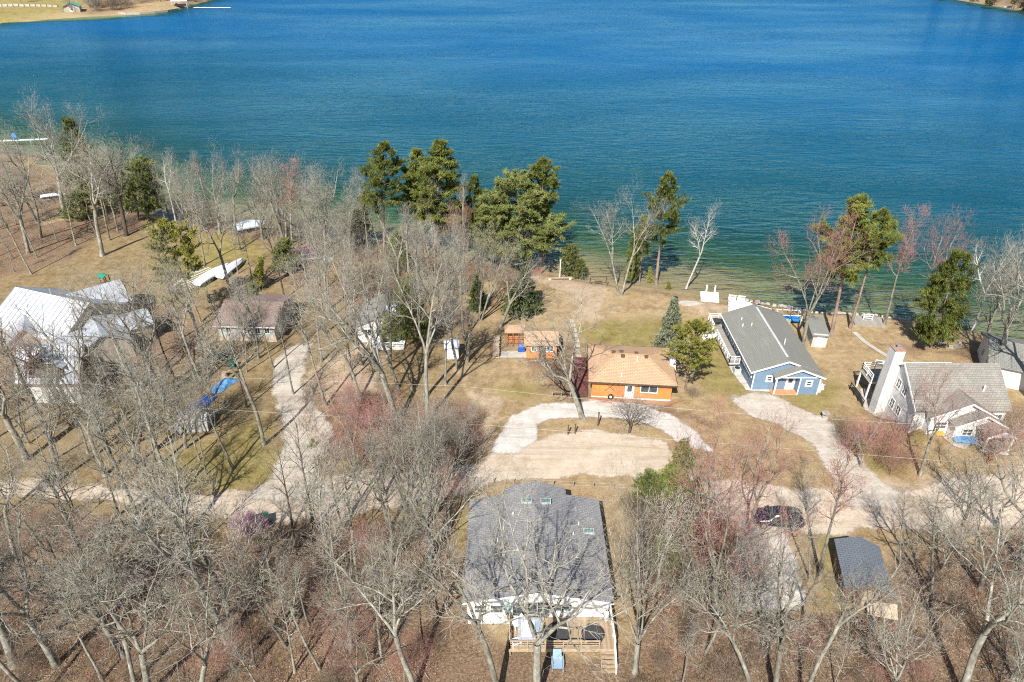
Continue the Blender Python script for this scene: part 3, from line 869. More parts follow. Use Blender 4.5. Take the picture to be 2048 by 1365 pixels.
MB().tube([(.27 * math.cos(k * math.pi / 9), .27 * math.sin(k * math.pi / 9), 0) for k in range(19)], .1, 8, False).build('tyre', 'rubber', ty, smooth=True)
MB().disc((0, 0), .17, -.04, .04, 14).build('rim', 'worn_white', ty)
md = thing('side_deck', 'maroon plank deck along the side of the orange cabin', 'deck', gp(8.75, 71.4), R(-5))
planks(md, -.85, .85, -4.4, 3.9, .4, 12, 'y', 'maroon_boards')
MB().box(-.85, .85, -4.4, 3.9, .1, .355).build('frame', 'dark_wood', md)
# fence panel and lamp left of the cabin
fr_ = thing('rail_fence', 'low dark rail fence on leaf covered ground left of orange cabin', 'fence', gp(6.0, 67.0))
for x in (-1.1, 0, 1.1):
    MB().box(x - .06, x + .06, -.06, .06, 0, .8).build('post', 'grey_wood', fr_)
MB().box(-1.1, 2.6, -.03, .03, .55, .67).build('rail', 'dark_wood', fr_)

# ------------------------------------------------------------------ small orange shed with arbor
S = thing('shed', 'small orange shed with tan roof and lattice arbor behind bare oak', 'shed', gp(3.9, 77.6))
w = MB().box(-2.0, 2.0, -1.95, -1.83, 0, 2.3).box(-2.0, 2.0, 1.83, 1.95, 0, 2.3).box(-2, -1.88, -1.83, 1.83, 0, 2.3).box(1.88, 2, -1.83, 1.83, 0, 2.3)
w.xprism([(-1.95, 2.3), (1.95, 2.3), (0, 2.95)], -2.0, -1.88).xprism([(-1.95, 2.3), (1.95, 2.3), (0, 2.95)], 1.88, 2.0)
w.build('wall', 'orange_siding', S)
r = MB().slab([(-2.3, -2.3, 2.22), (2.3, -2.3, 2.22), (2.3, 0, 3.05), (-2.3, 0, 3.05)], .09).slab([(2.3, 2.3, 2.22), (-2.3, 2.3, 2.22), (-2.3, 0, 3.05), (2.3, 0, 3.05)], .09)
r.build('roof', 'tan_shingle', S)
window(S, 1.1, -1.95, 1.5, .9, .7, 0, 1); window(S, -1.0, -1.95, 1.5, .6, .6)
door(S, .1, -1.95, 0, .75, 1.9, 0, 'dark_wood', False)
w2 = MB().box(-4.7, -2.05, 1.6, 1.72, 0, 2.2).build('back_panel', 'orange_siding', S)
r2 = MB().slab([(-4.9, .9, 2.25), (-2.1, .9, 2.25), (-2.1, 2.5, 2.55), (-4.9, 2.5, 2.55)], .08).build('arbor_roof', 'tan_shingle', S)
for x in (-4.6, -3.8, -3.0, -2.3):
    MB().box(x - .05, x + .05, .95, 1.05, 0, 2.15).build('post', 'rust', S)
ar = MB()
for z in (.7, 1.4, 2.05):
    ar.box(-4.6, -2.3, .96, 1.04, z - .04, z + .04)
ar.build('rail', 'rust', S)
gr = thing('grill', 'blue covered grill in front of the small orange shed', 'grill', gp(1.3, 77.4))
c = MB()
c.add([(-.45, -.32, .0), (.45, -.32, 0), (.45, .32, 0), (-.45, .32, 0), (-.42, -.3, .85), (.42, -.3, .85), (.42, .3, .85), (-.42, .3, .85), (-.25, -.1, 1.15), (.25, -.1, 1.15), (.25, .2, 1.15), (-.25, .2, 1.15)],
      [(0, 1, 5, 4), (1, 2, 6, 5), (2, 3, 7, 6), (3, 0, 4, 7), (4, 5, 9, 8), (5, 6, 10, 9), (6, 7, 11, 10), (7, 4, 8, 11), (8, 9, 10, 11)])
c.build('cover', 'blue_tarp', gr)
MB().box(-.5, .5, -.35, .35, .0, .06).build('base', 'black_metal', gr)
pv = tag(MB().box(-3.2, 1.3, -.8, .8, 0, .05).build('patio_slab', 'concrete', None, gp(0.6, 76.6)), 'grey concrete patio slab in front of small orange shed', 'slab')
wp = thing('wood_pile', 'long stack of split firewood left of the small orange shed', 'wood pile', gp(-2.1, 78.3))
lg = MB().tube([(-.4, 0, 0), (.4, 0, 0)], .11, 7)
first = None
for j in range(4):
    for i in range(18):
        loc = (random.uniform(-.06, .06), -2.6 + i * .26 + (j % 2) * .13, .11 + j * .2)
        first = first or lg.build('log', 'log_wood', wp, loc)
        if loc != tuple(round(v, 9) for v in first.location) and (i or j):
            link('log', first.data, None, wp, loc)

# ------------------------------------------------------------------ small storage shed under the oaks
T = thing('storage_shed', 'little white tool shed with blue grey roof under leaning bare trunks', 'shed', gp(-8.0, 76.4), R(6))
MB().box(-.85, .85, -.9, .9, 0, 1.9).build('wall', 'worn_white', T)
MB().slab([(-1, -1.15, 1.85), (1, -1.15, 1.85), (1, 0, 2.35), (-1, 0, 2.35)], .07).slab([(1, 1.15, 1.85), (-1, 1.15, 1.85), (-1, 0, 2.35), (1, 0, 2.35)], .07).build('roof', 'bluish_wrap', T)
door(T, 0, -.9, 0, .7, 1.6, 0, 'worn_white', False)

# ------------------------------------------------------------------ little white house among the trees
L = thing('cottage', 'small white cottage with grey roof half hidden by bare trees', 'cottage', gp(-18.4, 82.9), R(2))
w = MB().box(-2.9, 2.9, -3.2, -3.05, 0, 2.7).box(-2.9, 2.9, 3.05, 3.2, 0, 2.7).box(-2.9, -2.75, -3.05, 3.05, 0, 2.7).box(2.75, 2.9, -3.05, 3.05, 0, 2.7)
gable_x(w, -2.9, 2.9, -3.2, 2.7, 2.7, 3.9); gable_x(w, -2.9, 2.9, 3.08, 2.7, 2.7, 3.9)
w.build('wall', 'white_siding', L)
MB().slab([(-3.2, -3.5, 2.62), (0, -3.5, 4.0), (0, 3.5, 4.0), (-3.2, 3.5, 2.62)], .1).slab([(0, -3.5, 4.0), (3.2, -3.5, 2.62), (3.2, 3.5, 2.62), (0, 3.5, 4.0)], .1).build('roof', 'grey_shingle', L)
MB().box(.2, 2.3, -.6, .8, 3.2, 3.62).build('dormer', 'white_wrap', L)
window(L, -1.4, -3.2, 1.6, .9, 1.0); window(L, 1.2, -3.2, 1.6, .9, 1.0); door(L, 0, -3.2, .1, .8, 1.9)
pc = MB().box(-.9, 3.6, -5.2, -3.25, .0, .3).build('porch', 'worn_white', L)
railing(L, (-.9, -5.1, .3), (3.6, -5.1, .3), .8, 4, 'worn_white')
vent_pipe(L, -1.5, 1.0, 3.3, .8, .09, 'aluminium')

# ------------------------------------------------------------------ small house with red-brown roof
Bn = thing('cottage', 'long low cottage with reddish brown roof and pale grey block wall', 'cottage', gp(-36.2, 84.2), R(-2.5))
w = MB().box(-3.9, 3.9, -4.2, -4.05, 0.75, 2.7).box(-3.9, 3.9, 4.05, 4.2, .75, 2.7).box(-3.9, -3.75, -4.05, 4.05, .75, 2.7).box(3.75, 3.9, -4.05, 4.05, .75, 2.7)
w.xprism([(-4.2, 2.7), (4.2, 2.7), (0, 3.9)], -3.9, -3.78).xprism([(-4.2, 2.7), (4.2, 2.7), (0, 3.9)], 3.78, 3.9)
w.build('wall', 'grey_siding', Bn)
MB().box(-3.95, 3.95, -4.25, 4.25, -.2, .75).build('foundation', 'block_wall', Bn)
MB().slab([(-4.3, -4.7, 2.6), (4.3, -4.7, 2.6), (4.3, 0, 4.0), (-4.3, 0, 4.0)], .1).slab([(4.3, 4.7, 2.6), (-4.3, 4.7, 2.6), (-4.3, 0, 4.0), (4.3, 0, 4.0)], .1).build('roof', 'redbrown_shingle', Bn)
MB().box(-4.3, 4.3, -4.78, -4.71, 2.48, 2.62).build('fascia', 'white_paint', Bn)
for x in (-2.4, .1, 1.6, 2.9):
    window(Bn, x, -4.2, 1.75, .62, .85)
vent_pipe(Bn, 1.45, -4.45, 2.4, .9, .1, 'worn_white', 'downspout')

# ------------------------------------------------------------------ blue house
U = thing('house', 'blue house with plain grey gable roof, white trim and front porch', 'house', gp(33.35, 75.2))
hx0, hx1, y0, y1, ez, pz = -3.75, 3.85, -6.6, 7.2, 2.95, 4.35
w = MB().box(hx0, hx0 + .15, y0 + .12, y1 - .12, 0, ez).box(hx1 - .15, hx1, y0 + .12, y1 - .12, 0, ez)
gable_x(w, hx0, hx1, y0, 0, ez, pz - .06, xm=.05); gable_x(w, hx0, hx1, y1 - .12, 0, ez, pz - .06, xm=.05)
w.box(1.6, hx1 + .25, y0 - .95, y0 - .83, 0, 2.6).box(1.6, 1.75, y0 - .83, y0, 0, 2.6).box(hx1 + .1, hx1 + .25, y0 - .83, y0, 0, 2.6)
w.yprism([(-1.35, 2.62), (hx1 + .4, 2.62), (1.45, 3.72)], y0 - .95, y0 - .85)
w.build('wall', 'blue_siding', U)
sl = (pz - ez) / 3.8
r = MB().slab([(-4.2, y0 - .3, pz + .08 - sl * 4.2), (.05, y0 - .3, pz + .08), (.05, y1 + .3, pz + .08), (-4.2, y1 + .3, pz + .08 - sl * 4.2)], .12)
r.slab([(.05, y0 - .3, pz + .08), (4.3, y0 - .3, pz + .08 - sl * 4.2), (4.3, y1 + .3, pz + .08 - sl * 4.2), (.05, y1 + .3, pz + .08)], .12)
UR = r.build('roof', 'grey_shingle', U)
r = MB().slab([(-1.6, y0 - 1.25, 2.62), (1.45, y0 - 1.25, 3.86), (1.45, y0 + 1.6, 3.86), (-1.6, y0 + .3, 2.62)], .1)
r.slab([(1.45, y0 - 1.25, 3.86), (4.5, y0 - 1.25, 2.62), (4.5, y0 + 1.2, 2.62), (1.45, y0 + 1.6, 3.86)], .1)
r.build('porch_roof', 'grey_shingle', U)
tr = MB()
for (p, q, yy) in (((-4.2, pz + .02 - sl * 4.2), (.05, pz + .02), y0 - .33), ((.05, pz + .02), (1.5, pz + .02 - sl * 1.5), y0 - .33), ((-1.6, 2.57), (1.45, 3.81), y0 - 1.28), ((1.45, 3.81), (4.5, 2.57), y0 - 1.28)):
    tr.bar((p[0], yy, p[1]), (q[0], yy, q[1]), .05, .2)
tr.bar((-1.4, y0 - 1.0, 2.58), (4.2, y0 - 1.0, 2.58), .06, .12)
tr.box(hx0 - .02, hx0 + .12, y0 - .03, y0 - .002, 0, ez - .1).box(hx1 + .15, hx1 + .28, y0 - .98, y0 - .952, 0, 2.55).box(1.58, 1.72, y0 - .98, y0 - .952, 0, 2.55)
tr.build('trim', 'white_paint', U)
MB().bar((-4.25, y0 - .3, pz - .05 - sl * 4.2), (-4.25, y1 + .3, pz - .05 - sl * 4.2), .1, .12).build('gutter', 'white_paint', U)
for x in (-1.25,):
    MB().box(x - .08, x + .08, y0 - 1.05, y0 - .89, .15, 2.55).build('column', 'white_paint', U)
planks(U, -1.5, 1.6, y0 - 1.1, y0 - .01, .17, 7, 'x', 'terracotta')
MB().box(-1.5, 1.6, y0 - 1.1, y0 - .01, -.1, .12).build('porch_base', 'concrete', U)
window(U, -1.75, y0, 1.75, .5, .6, 0, 0, 1, t=.18); window(U, 2.75, y0 - .95, 1.7, .5, .6, 0, 0, 1, t=.18)
door(U, .9, y0, .17, .9, 2.0)
for y in (-5.6, -4.6, -3.6, -2.6):
    window(U, hx0, y, 1.9, .75, .7, R(-90), 0)
for y in (.5, 2.8, 5.2):
    window(U, hx0, y, 1.75, 1.4, 1.1, R(-90), 1)
for (x, y, h) in ((-2.3, 4.6, .45), (-2.6, 3.0, .5), (-1.6, 2.6, .5), (1.0, -2.4, .9)):
    vent_pipe(UR, x, y, pz - sl * abs(x), h, .06)
MB().box(.02, .3, -5.8, 6.6, pz - .02, pz + .12).build('ridge_vent', 'trim_grey', UR)
bu = tag(MB().box(-.35, .35, -.6, .6, 0, .25).tube([(0, -.5, .45), (0, .5, .45)], .33, 12).build('propane_tank', 'white_paint', None, gp(38.3, 69.2)), 'white propane tank beside blue house wall', 'gas tank')
# side deck of the blue house
D = thing('deck', 'grey side deck with white railings and steps along the blue house', 'deck', gp(33.35, 75.2))
planks(D, -5.35, -3.95, -2.0, 8.3, 1.0, 10, 'y', 'grey_wood')
planks(D, -3.94, 1.6, 7.55, 9.2, 1.0, 11, 'x', 'grey_wood')
MB().box(-5.3, -3.95, -1.95, 8.25, .72, .95).box(-3.94, 1.5, 7.6, 9.15, .72, .95).build('frame', 'worn_white', D)
railing(D, (-5.3, -1.95, 1.0), (-5.3, 4.7, 1.0), .95, 7, 'white_paint')
railing(D, (-5.3, 6.3, 1.0), (-5.3, 8.25, 1.0), .95, 3, 'white_paint')
railing(D, (-5.3, 9.1, 1.0), (1.5, 9.1, 1.0), .95, 6, 'white_paint')
railing(D, (-5.3, -1.95, 1.0), (-4.0, -1.95, 1.0), .95, 3, 'white_paint')
stairs(D, -5.5, 5.5, 1.0, 1.5, 5, .19, .29, -1, 0, 'white_paint')
railing(D, (-5.4, 6.3, .95), (-6.9, 6.3, .0), .9, 3, 'white_paint'); railing(D, (-5.4, 4.75, .95), (-6.9, 4.75, .0), .9, 3, 'white_paint')
pt = thing('patio_table', 'round black patio table on the corner of the blue house deck', 'table', gp(28.75, 82.8, 1.0))
MB().disc((0, 0), .62, .7, .74, 20).build('table_top', 'dark_mesh', pt)
for k in range(4):
    an = k * math.pi / 2 + .5
    MB().tube([(.45 * math.cos(an), .45 * math.sin(an), 0), (.3 * math.cos(an), .3 * math.sin(an), .7)], .025, 6).build('leg', 'black_metal', pt)
ac = thing('air_conditioner', 'grey air conditioner at the end of the blue house deck', 'air conditioner', gp(28.9, 72.4))
MB().box(-.42, .42, -.42, .42, .05, .8).build('body', 'trim_grey', ac)
MB().disc((0, 0), .34, .8, .83, 16).build('fan_grille', 'black_metal', ac)

# ------------------------------------------------------------------ white two storey house on the slope
Wh = thing('house', 'white house with tall white chimney, grey roof and stepped front gables', 'house', (48.5, 62.5, 0.0))
x0, x1, y0, y1, ez, pz = -4.9, 4.9, -4.1, 4.1, 4.95, 8.0
w = MB().box(x0, x1, y0, y0 + .15, 0, ez).box(x0, x1, y1 - .15, y1, -.3, ez)
w.xprism([(y0 + .15, -.3), (y1 - .15, -.3), (y1 - .15, ez), (0, pz - .08), (y0 + .15, ez)], x0, x0 + .15)
w.xprism([(y0 + .15, -.3), (y1 - .15, -.3), (y1 - .15, ez), (0, pz - .08), (y0 + .15, ez)], x1 - .15, x1)
# front wings, each a step further out
w.box(-3.6, 2.9, y0 - .9, y0 - .02, 1.8, 4.55)
w.yprism([(-3.6, 4.55), (2.9, 4.55), (.0, 6.2)], y0 - .9, y0 - .02)
w.box(-1.5, 3.4, y0 - 2.0, y0 - .92, 1.8, 4.2)
w.yprism([(-1.5, 4.2), (3.4, 4.2), (1.2, 5.45)], y0 - 2.0, y0 - .92)
w.build('wall', 'white_siding', Wh)
sl = (pz - ez) / 4.1
r = MB().slab([(x0 - .3, y0 - .35, pz + .1 - sl * 4.45), (x1 + .3, y0 - .35, pz + .1 - sl * 4.45), (x1 + .3, 0, pz + .1), (x0 - .3, 0, pz + .1)], .14)
r.slab([(x1 + .3, y1 + .35, pz + .1 - sl * 4.45), (x0 - .3, y1 + .35, pz + .1 - sl * 4.45), (x0 - .3, 0, pz + .1), (x1 + .3, 0, pz + .1)], .14)
WR = r.build('roof', 'warm_shingle', Wh)
r = MB().slab([(-3.95, y0 - 1.2, 4.5), (0, y0 - 1.2, 6.4), (0, y0 + 2.1, 6.4), (-3.95, y0 + .1, 4.5)], .1).slab([(0, y0 - 1.2, 6.4), (3.2, y0 - 1.2, 4.55), (3.2, y0 + .1, 4.55), (0, y0 + 2.1, 6.4)], .1)
r.slab([(-1.8, y0 - 2.3, 4.15), (1.2, y0 - 2.3, 5.62), (1.2, y0 + .9, 5.62), (-1.8, y0 - .6, 4.15)], .1).slab([(1.2, y0 - 2.3, 5.62), (3.75, y0 - 2.3, 4.15), (3.75, y0 - .2, 4.15), (1.2, y0 + .9, 5.62)], .1)
r.slab([(.55, y0 - 4.0, 4.15), (2.1, y0 - 4.0, 4.9), (2.1, y0 - .6, 4.9), (.55, y0 - 2.0, 4.15)], .09).slab([(2.1, y0 - 4.0, 4.9), (3.6, y0 - 4.0, 4.15), (3.6, y0 - 2.0, 4.15), (2.1, y0 - .6, 4.9)], .09)
r.build('gable_roof', 'warm_shingle', Wh)
tr = MB()
for (p, q, yy) in (((-3.95, 4.46), (0, 6.36), y0 - 1.23), ((0, 6.36), (3.2, 4.5), y0 - 1.23), ((-1.8, 4.1), (1.2, 5.58), y0 - 2.33), ((1.2, 5.58), (3.75, 4.1), y0 - 2.33), ((.55, 4.1), (2.1, 4.86), y0 - 4.03), ((2.1, 4.86), (3.6, 4.1), y0 - 4.03)):
    tr.bar((p[0], yy, p[1]), (q[0], yy, q[1]), .05, .2)
for (p, q) in (((y0 - .35, pz + .02 - sl * 4.45), (0, pz + .02)), ((0, pz + .02), (y1 + .35, pz + .02 - sl * 4.45))):
    tr.bar((x0 - .33, p[0], p[1]), (x0 - .33, q[0], q[1]), .05, .22)
tr.yprism([(.7, 4.15), (3.45, 4.15), (2.1, 4.8)], y0 - 3.9, y0 - 3.82)
tr.build('trim', 'white_paint', Wh)
for x in (.75, 3.4):
    MB().box(x - .08, x + .08, y0 - 3.95, y0 - 3.79, 2.2, 4.12).build('column', 'white_paint', Wh)
MB().box(.6, 3.55, y0 - 4.0, y0 - 2.02, 1.7, 2.4).build('porch_floor', 'concrete', Wh)
for k in range(3):
    MB().box(.75, 3.3, y0 - 4.35 - k * .3, y0 - 4.02 - k * .3, 1.6, 2.25 - k * .16).build('step', 'white_paint', Wh)
door(Wh, 2.3, y0 - 2.0, 2.4, .9, 1.75); window(Wh, -.1, y0 - 2.0, 3.35, .95, .75, 0, 1, 1)
window(Wh, -2.4, y0 - .9, 3.4, 1.2, .8, 0, 1, 1); window(Wh, 4.1, y0, 3.7, .9, .8, 0, 1)
for (y, z) in ((-1.2, 5.2), (.15, 5.2), (-1.3, 2.5), (.1, 2.5)):
    window(Wh, x0, y, z, .75, 1.1, R(-90), 1, 1)
cm = MB().box(-6.05, x0 - .01, .9, 2.2, -.3, 9.0).build('chimney', 'white_siding', Wh)
MB().box(-6.08, x0 + .02, .87, 2.23, 9.0, 9.08).build('cap', 'brick_red', cm)
MB().tube([(-5.45, 1.6, 9.08), (-5.45, 1.6, 9.4), (-5.45, 1.6, 9.42), (-5.45, 1.6, 9.5)], [.16, .16, .27, .05], 10).build('flue', 'aluminium', cm)
vent_pipe(WR, 2.6, -2.6, 6.1, .8, .08)
MB().tube([(x0 - .05, 2.4, 1.9), (x0 - .18, 2.4, 1.95)], [.25, .3], 12).build('satellite_dish', 'trim_grey', Wh)
# lakeside deck
D = thing('deck', 'raised white deck with railing on the lake side of white chimney house', 'deck', (48.5, 62.5, 0.0))
planks(D, -5.6, 5.2, 4.16, 6.9, 2.6, 18, 'x', 'grey_wood')
MB().box(-5.6, 5.2, 4.16, 6.9, 2.3, 2.55).build('frame', 'worn_white', D)
for (x, y) in ((-5.5, 6.8), (-2, 6.8), (1.6, 6.8), (5.1, 6.8), (-5.5, 4.3)):
    MB().box(x - .08, x + .08, y - .08, y + .08, -.3, 2.3).build('post', 'white_paint', D)
railing(D, (-5.5, 6.8, 2.6), (5.1, 6.8, 2.6), 1.0, 8, 'white_paint'); railing(D, (-5.5, 4.2, 2.6), (-5.5, 6.8, 2.6), 1.0, 3, 'white_paint')
MB().box(-6.3, -5.65, 2.4, 6.6, .0, .06).build('landing', 'black_metal', D)
railing(D, (-6.6, 2.6, 0), (-6.6, 6.2, .0), 1.0, 4, 'black_metal')

# white neighbour house at the frame edge
Nb = thing('house', 'white house wall and grey roof cut off by the right edge of the picture', 'house', gp(63.8, 72.5), R(-25))
MB().box(-3, 5, -4, 4, -.5, 2.8).build('wall', 'white_siding', Nb)
MB().slab([(-3.4, -4.4, 2.75), (5.4, -4.4, 2.75), (5.4, 0, 4.3), (-3.4, 0, 4.3)], .12).slab([(5.4, 4.4, 2.75), (-3.4, 4.4, 2.75), (-3.4, 0, 4.3), (5.4, 0, 4.3)], .12).build('roof', 'grey_shingle', Nb)
for y in (-2, 1.2):
    window(Nb, -3, y, 1.5, 1.0, 1.1, R(-90), 1)
MB().xprism([(-4, 2.8), (4, 2.8), (0, 4.2)], -3.0, -2.9).build('gable', 'white_siding', Nb)

# ------------------------------------------------------------------ metal roofed house
def seams(mb, a, b, c, d, n, w=.07, h=.06):
    """standing seams on the roof panel a-b (eave) to d-c (ridge)"""
    a, b, c, d = map(Vector, (a, b, c, d))
    nr = (b - a).cross(d - a).normalized()
    if nr.z < 0:
        nr = -nr
    for k in range(n + 1):
        p, q = a.lerp(b, k / n), d.lerp(c, k / n)
        mb.bar(p + nr * .03, q + nr * .03, w, h)
def metal_panel(parent, a, b, c, d, n, m='metal_roof', name='roof'):
    o = MB().slab([a, b, c, d], .1).build(name, m, parent)
    s = MB()
    seams(s, a, b, c, d, n)
    so = s.build('standing_seam', 'metal_roof', o)
    return o
def roof_block(parent, cx, cy, rz, lx, ly, ez, pz, wm, zb=0.0, nx=10, bright='metal_roof', ov=.35):
    """gable block, ridge along local x; parts are named and parented to the house"""
    Mx = Matrix.Translation((cx, cy, 0)) @ Matrix.Rotation(rz, 4, 'Z')
    def t(x, y, z):
        return Mx @ Vector((x, y, z))
    w = MB()
    P = [t(-lx, -ly, 0), t(lx, -ly, 0), t(lx, ly, 0), t(-lx, ly, 0)]
    vs = [(p.x, p.y, zb) for p in P] + [(p.x, p.y, ez) for p in P] + [tuple(t(-lx, 0, pz - .06)), tuple(t(lx, 0, pz - .06))]
    w.add(vs, [(0, 1, 5, 4), (2, 3, 7, 6), (1, 2, 6, 9, 5), (3, 0, 4, 8, 7)])
    w.build('wall', wm, parent)
    s = (pz - ez) / ly
    k = ly + ov
    metal_panel(parent, t(-lx - ov, -k, pz + .08 - s * k), t(lx + ov, -k, pz + .08 - s * k), t(lx + ov, 0, pz + .08), t(-lx - ov, 0, pz + .08), nx, bright)
    metal_panel(parent, t(lx + ov, k, pz + .08 - s * k), t(-lx - ov, k, pz + .08 - s * k), t(-lx - ov, 0, pz + .08), t(lx + ov, 0, pz + .08), nx, bright)
Lf = thing('house', 'sprawling house of joined blocks with silvery standing seam metal roofs', 'house', (0, 0, 0))
roof_block(Lf, -62.4, 81.8, R(-20), 6.4, 5.2, 3.4, 6.2, 'cream_siding', 0, 16, 'metal_roof_bright')
roof_block(Lf, -60.3, 85.0, R(42), 4.6, 3.2, 3.4, 5.3, 'cream_siding', 0, 12)
roof_block(Lf, -64.6, 78.2, R(-62), 2.8, 2.2, 3.0, 4.5, 'cream_siding', 0, 8)
roof_block(Lf, -55.2, 77.9, R(-52), 4.4, 2.9, 2.8, 4.4, 'cream_siding', 0, 11)
roof_block(Lf, -58.2, 74.4, R(48), 2.7, 1.6, 2.8, 4.0, 'cream_siding', 0, 7)
roof_block(Lf, -52.6, 80.8, R(38), 2.3, 2.4, 2.7, 3.5, 'cream_siding', 0, 5)
MB().tube([(0, 0, 0), (0, 0, .8)], .14, 10).build('flue', 'aluminium', Lf, (-63.0, 82.6, 6.0))
Gm = thing('garage', 'garage with steep bright white metal roof and a gabled dormer balcony', 'garage', gp(-54.8, 68.3))
wv = MB().box(-3.9, 3.9, -2.3, 2.3, 0, 3.0)
wv.xprism([(-2.3, 3.0), (2.3, 3.0), (.3, 6.85), (-.3, 6.85)], -3.9, -3.78).xprism([(-2.3, 3.0), (2.3, 3.0), (.3, 6.85), (-.3, 6.85)], 3.78, 3.9)
wv.build('wall', 'brown_siding', Gm)
# front slope with a square opening for the balcony
def fs(x, u):                                # point on the front slope: u 0 eave .. 1 ridge
    return (x, -2.6 + 2.45 * u, 2.95 + 4.0 * u)
fm = MB()
for q in ((-4.05, -2.35, 0, 1), (1.85, 4.05, 0, 1), (-2.35, 1.85, 0, .16), (-2.35, 1.85, .62, 1)):
    fm.slab([fs(q[0], q[2]), fs(q[1], q[2]), fs(q[1], q[3]), fs(q[0], q[3])], .12)
fm.build('roof', 'metal_roof_bright', Gm)
MB().slab([(4.05, 2.6, 2.95), (-4.05, 2.6, 2.95), (-4.05, -.15, 6.95), (4.05, -.15, 6.95)], .12).build('rear_roof', 'metal_roof_bright', Gm)
sm = MB()
for k in range(19):
    x = -4.0 + k * 8.0 / 18
    if -2.35 < x < 1.85:
        sm.bar(Vector(fs(x, 0)) + Vector((0, -.03, .02)), Vector(fs(x, .15)) + Vector((0, -.03, .02)), .05, .04)
        sm.bar(Vector(fs(x, .63)) + Vector((0, -.03, .02)), Vector(fs(x, 1)) + Vector((0, -.03, .02)), .05, .04)
    else:
        sm.bar(Vector(fs(x, 0)) + Vector((0, -.03, .02)), Vector(fs(x, 1)) + Vector((0, -.03, .02)), .05, .04)
sm.build('standing_seam', 'metal_roof', Gm)
dm = metal_panel(Gm, (-2.75, -2.3, 5.0), (-2.75, .3, 5.0), (-.25, .3, 6.75), (-.25, -2.3, 6.75), 6, 'metal_roof', 'dormer_roof')
dm = metal_panel(Gm, (2.25, .3, 5.0), (2.25, -2.3, 5.0), (-.25, -2.3, 6.75), (-.25, .3, 6.75), 6, 'metal_roof', 'dormer_roof')
MB().box(-2.35, 1.85, -1.15, -1.05, 3.4, 5.4).build('balcony_wall', 'brown_siding', Gm)
MB().box(-2.35, 1.85, -2.25, -1.05, 3.35, 3.42).build('balcony_floor', 'dark_wood', Gm)
window(Gm, -.3, -1.15, 4.5, 1.6, .9, 0, 1)
MB().box(-3.0, -.3, -2.36, -2.31, 0, 2.3).build('garage_door', 'worn_white', Gm); MB().box(.4, 3.1, -2.36, -2.31, 0, 2.3).build('garage_door', 'worn_white', Gm)

# ------------------------------------------------------------------ garage by the parking pad
Gq = thing('garage', 'small garage with dark blue grey shingle roof near the parked car', 'garage', gp(30.3, 39.7), R(-13))
w = MB().box(-1.6, 1.6, -2.35, -2.23, 0, 2.3).box(-1.6, 1.6, 2.23, 2.35, 0, 2.3).box(-1.6, -1.48, -2.23, 2.23, 0, 2.3).box(1.48, 1.6, -2.23, 2.23, 0, 2.3)
gable_x(w, -1.6, 1.6, -2.35, 2.3, 2.3, 3.0, .1); gable_x(w, -1.6, 1.6, 2.25, 2.3, 2.3, 3.0, .1)
w.build('wall', 'brown_siding', Gq)
MB().slab([(-1.9, -2.7, 2.25), (0, -2.7, 3.1), (0, 2.7, 3.1), (-1.9, 2.7, 2.25)], .09).slab([(0, -2.7, 3.1), (1.9, -2.7, 2.25), (1.9, 2.7, 2.25), (0, 2.7, 3.1)], .09).build('roof', 'dark_blue_shingle', Gq)
door(Gq, .4, -2.35, 0, .9, 1.95, 0, 'plywood', False)
pb = thing('plywood_sheet', 'pale plywood sheet leaning in front of the dark roofed garage', 'plywood', gp(30.9, 36.4), R(-13))
MB().slab([(-1.2, -.5, .5), (1.2, -.5, .5), (1.2, .55, 1.15), (-1.2, .55, 1.15)], .03).build('sheet', 'plywood', pb)
for x in (-1.0, 1.0):
    MB().bar((x, .2, 0), (x, .2, .85), .07).bar((x, -.35, 0), (x, -.35, .52), .07).build('leg', 'grey_wood', pb)
rs = thing('snow_shovel', 'red shovel lying on leaves in front of the dark roofed garage', 'shovel', gp(31.4, 35.2), R(35))
MB().slab([(-.25, -.2, .04), (.25, -.2, .04), (.25, .2, .14), (-.25, .2, .14)], .03).build('blade', 'red_paint', rs)
MB().bar((0, .2, .12), (0, 1.3, .25), .04).build('handle', 'grey_wood', rs)

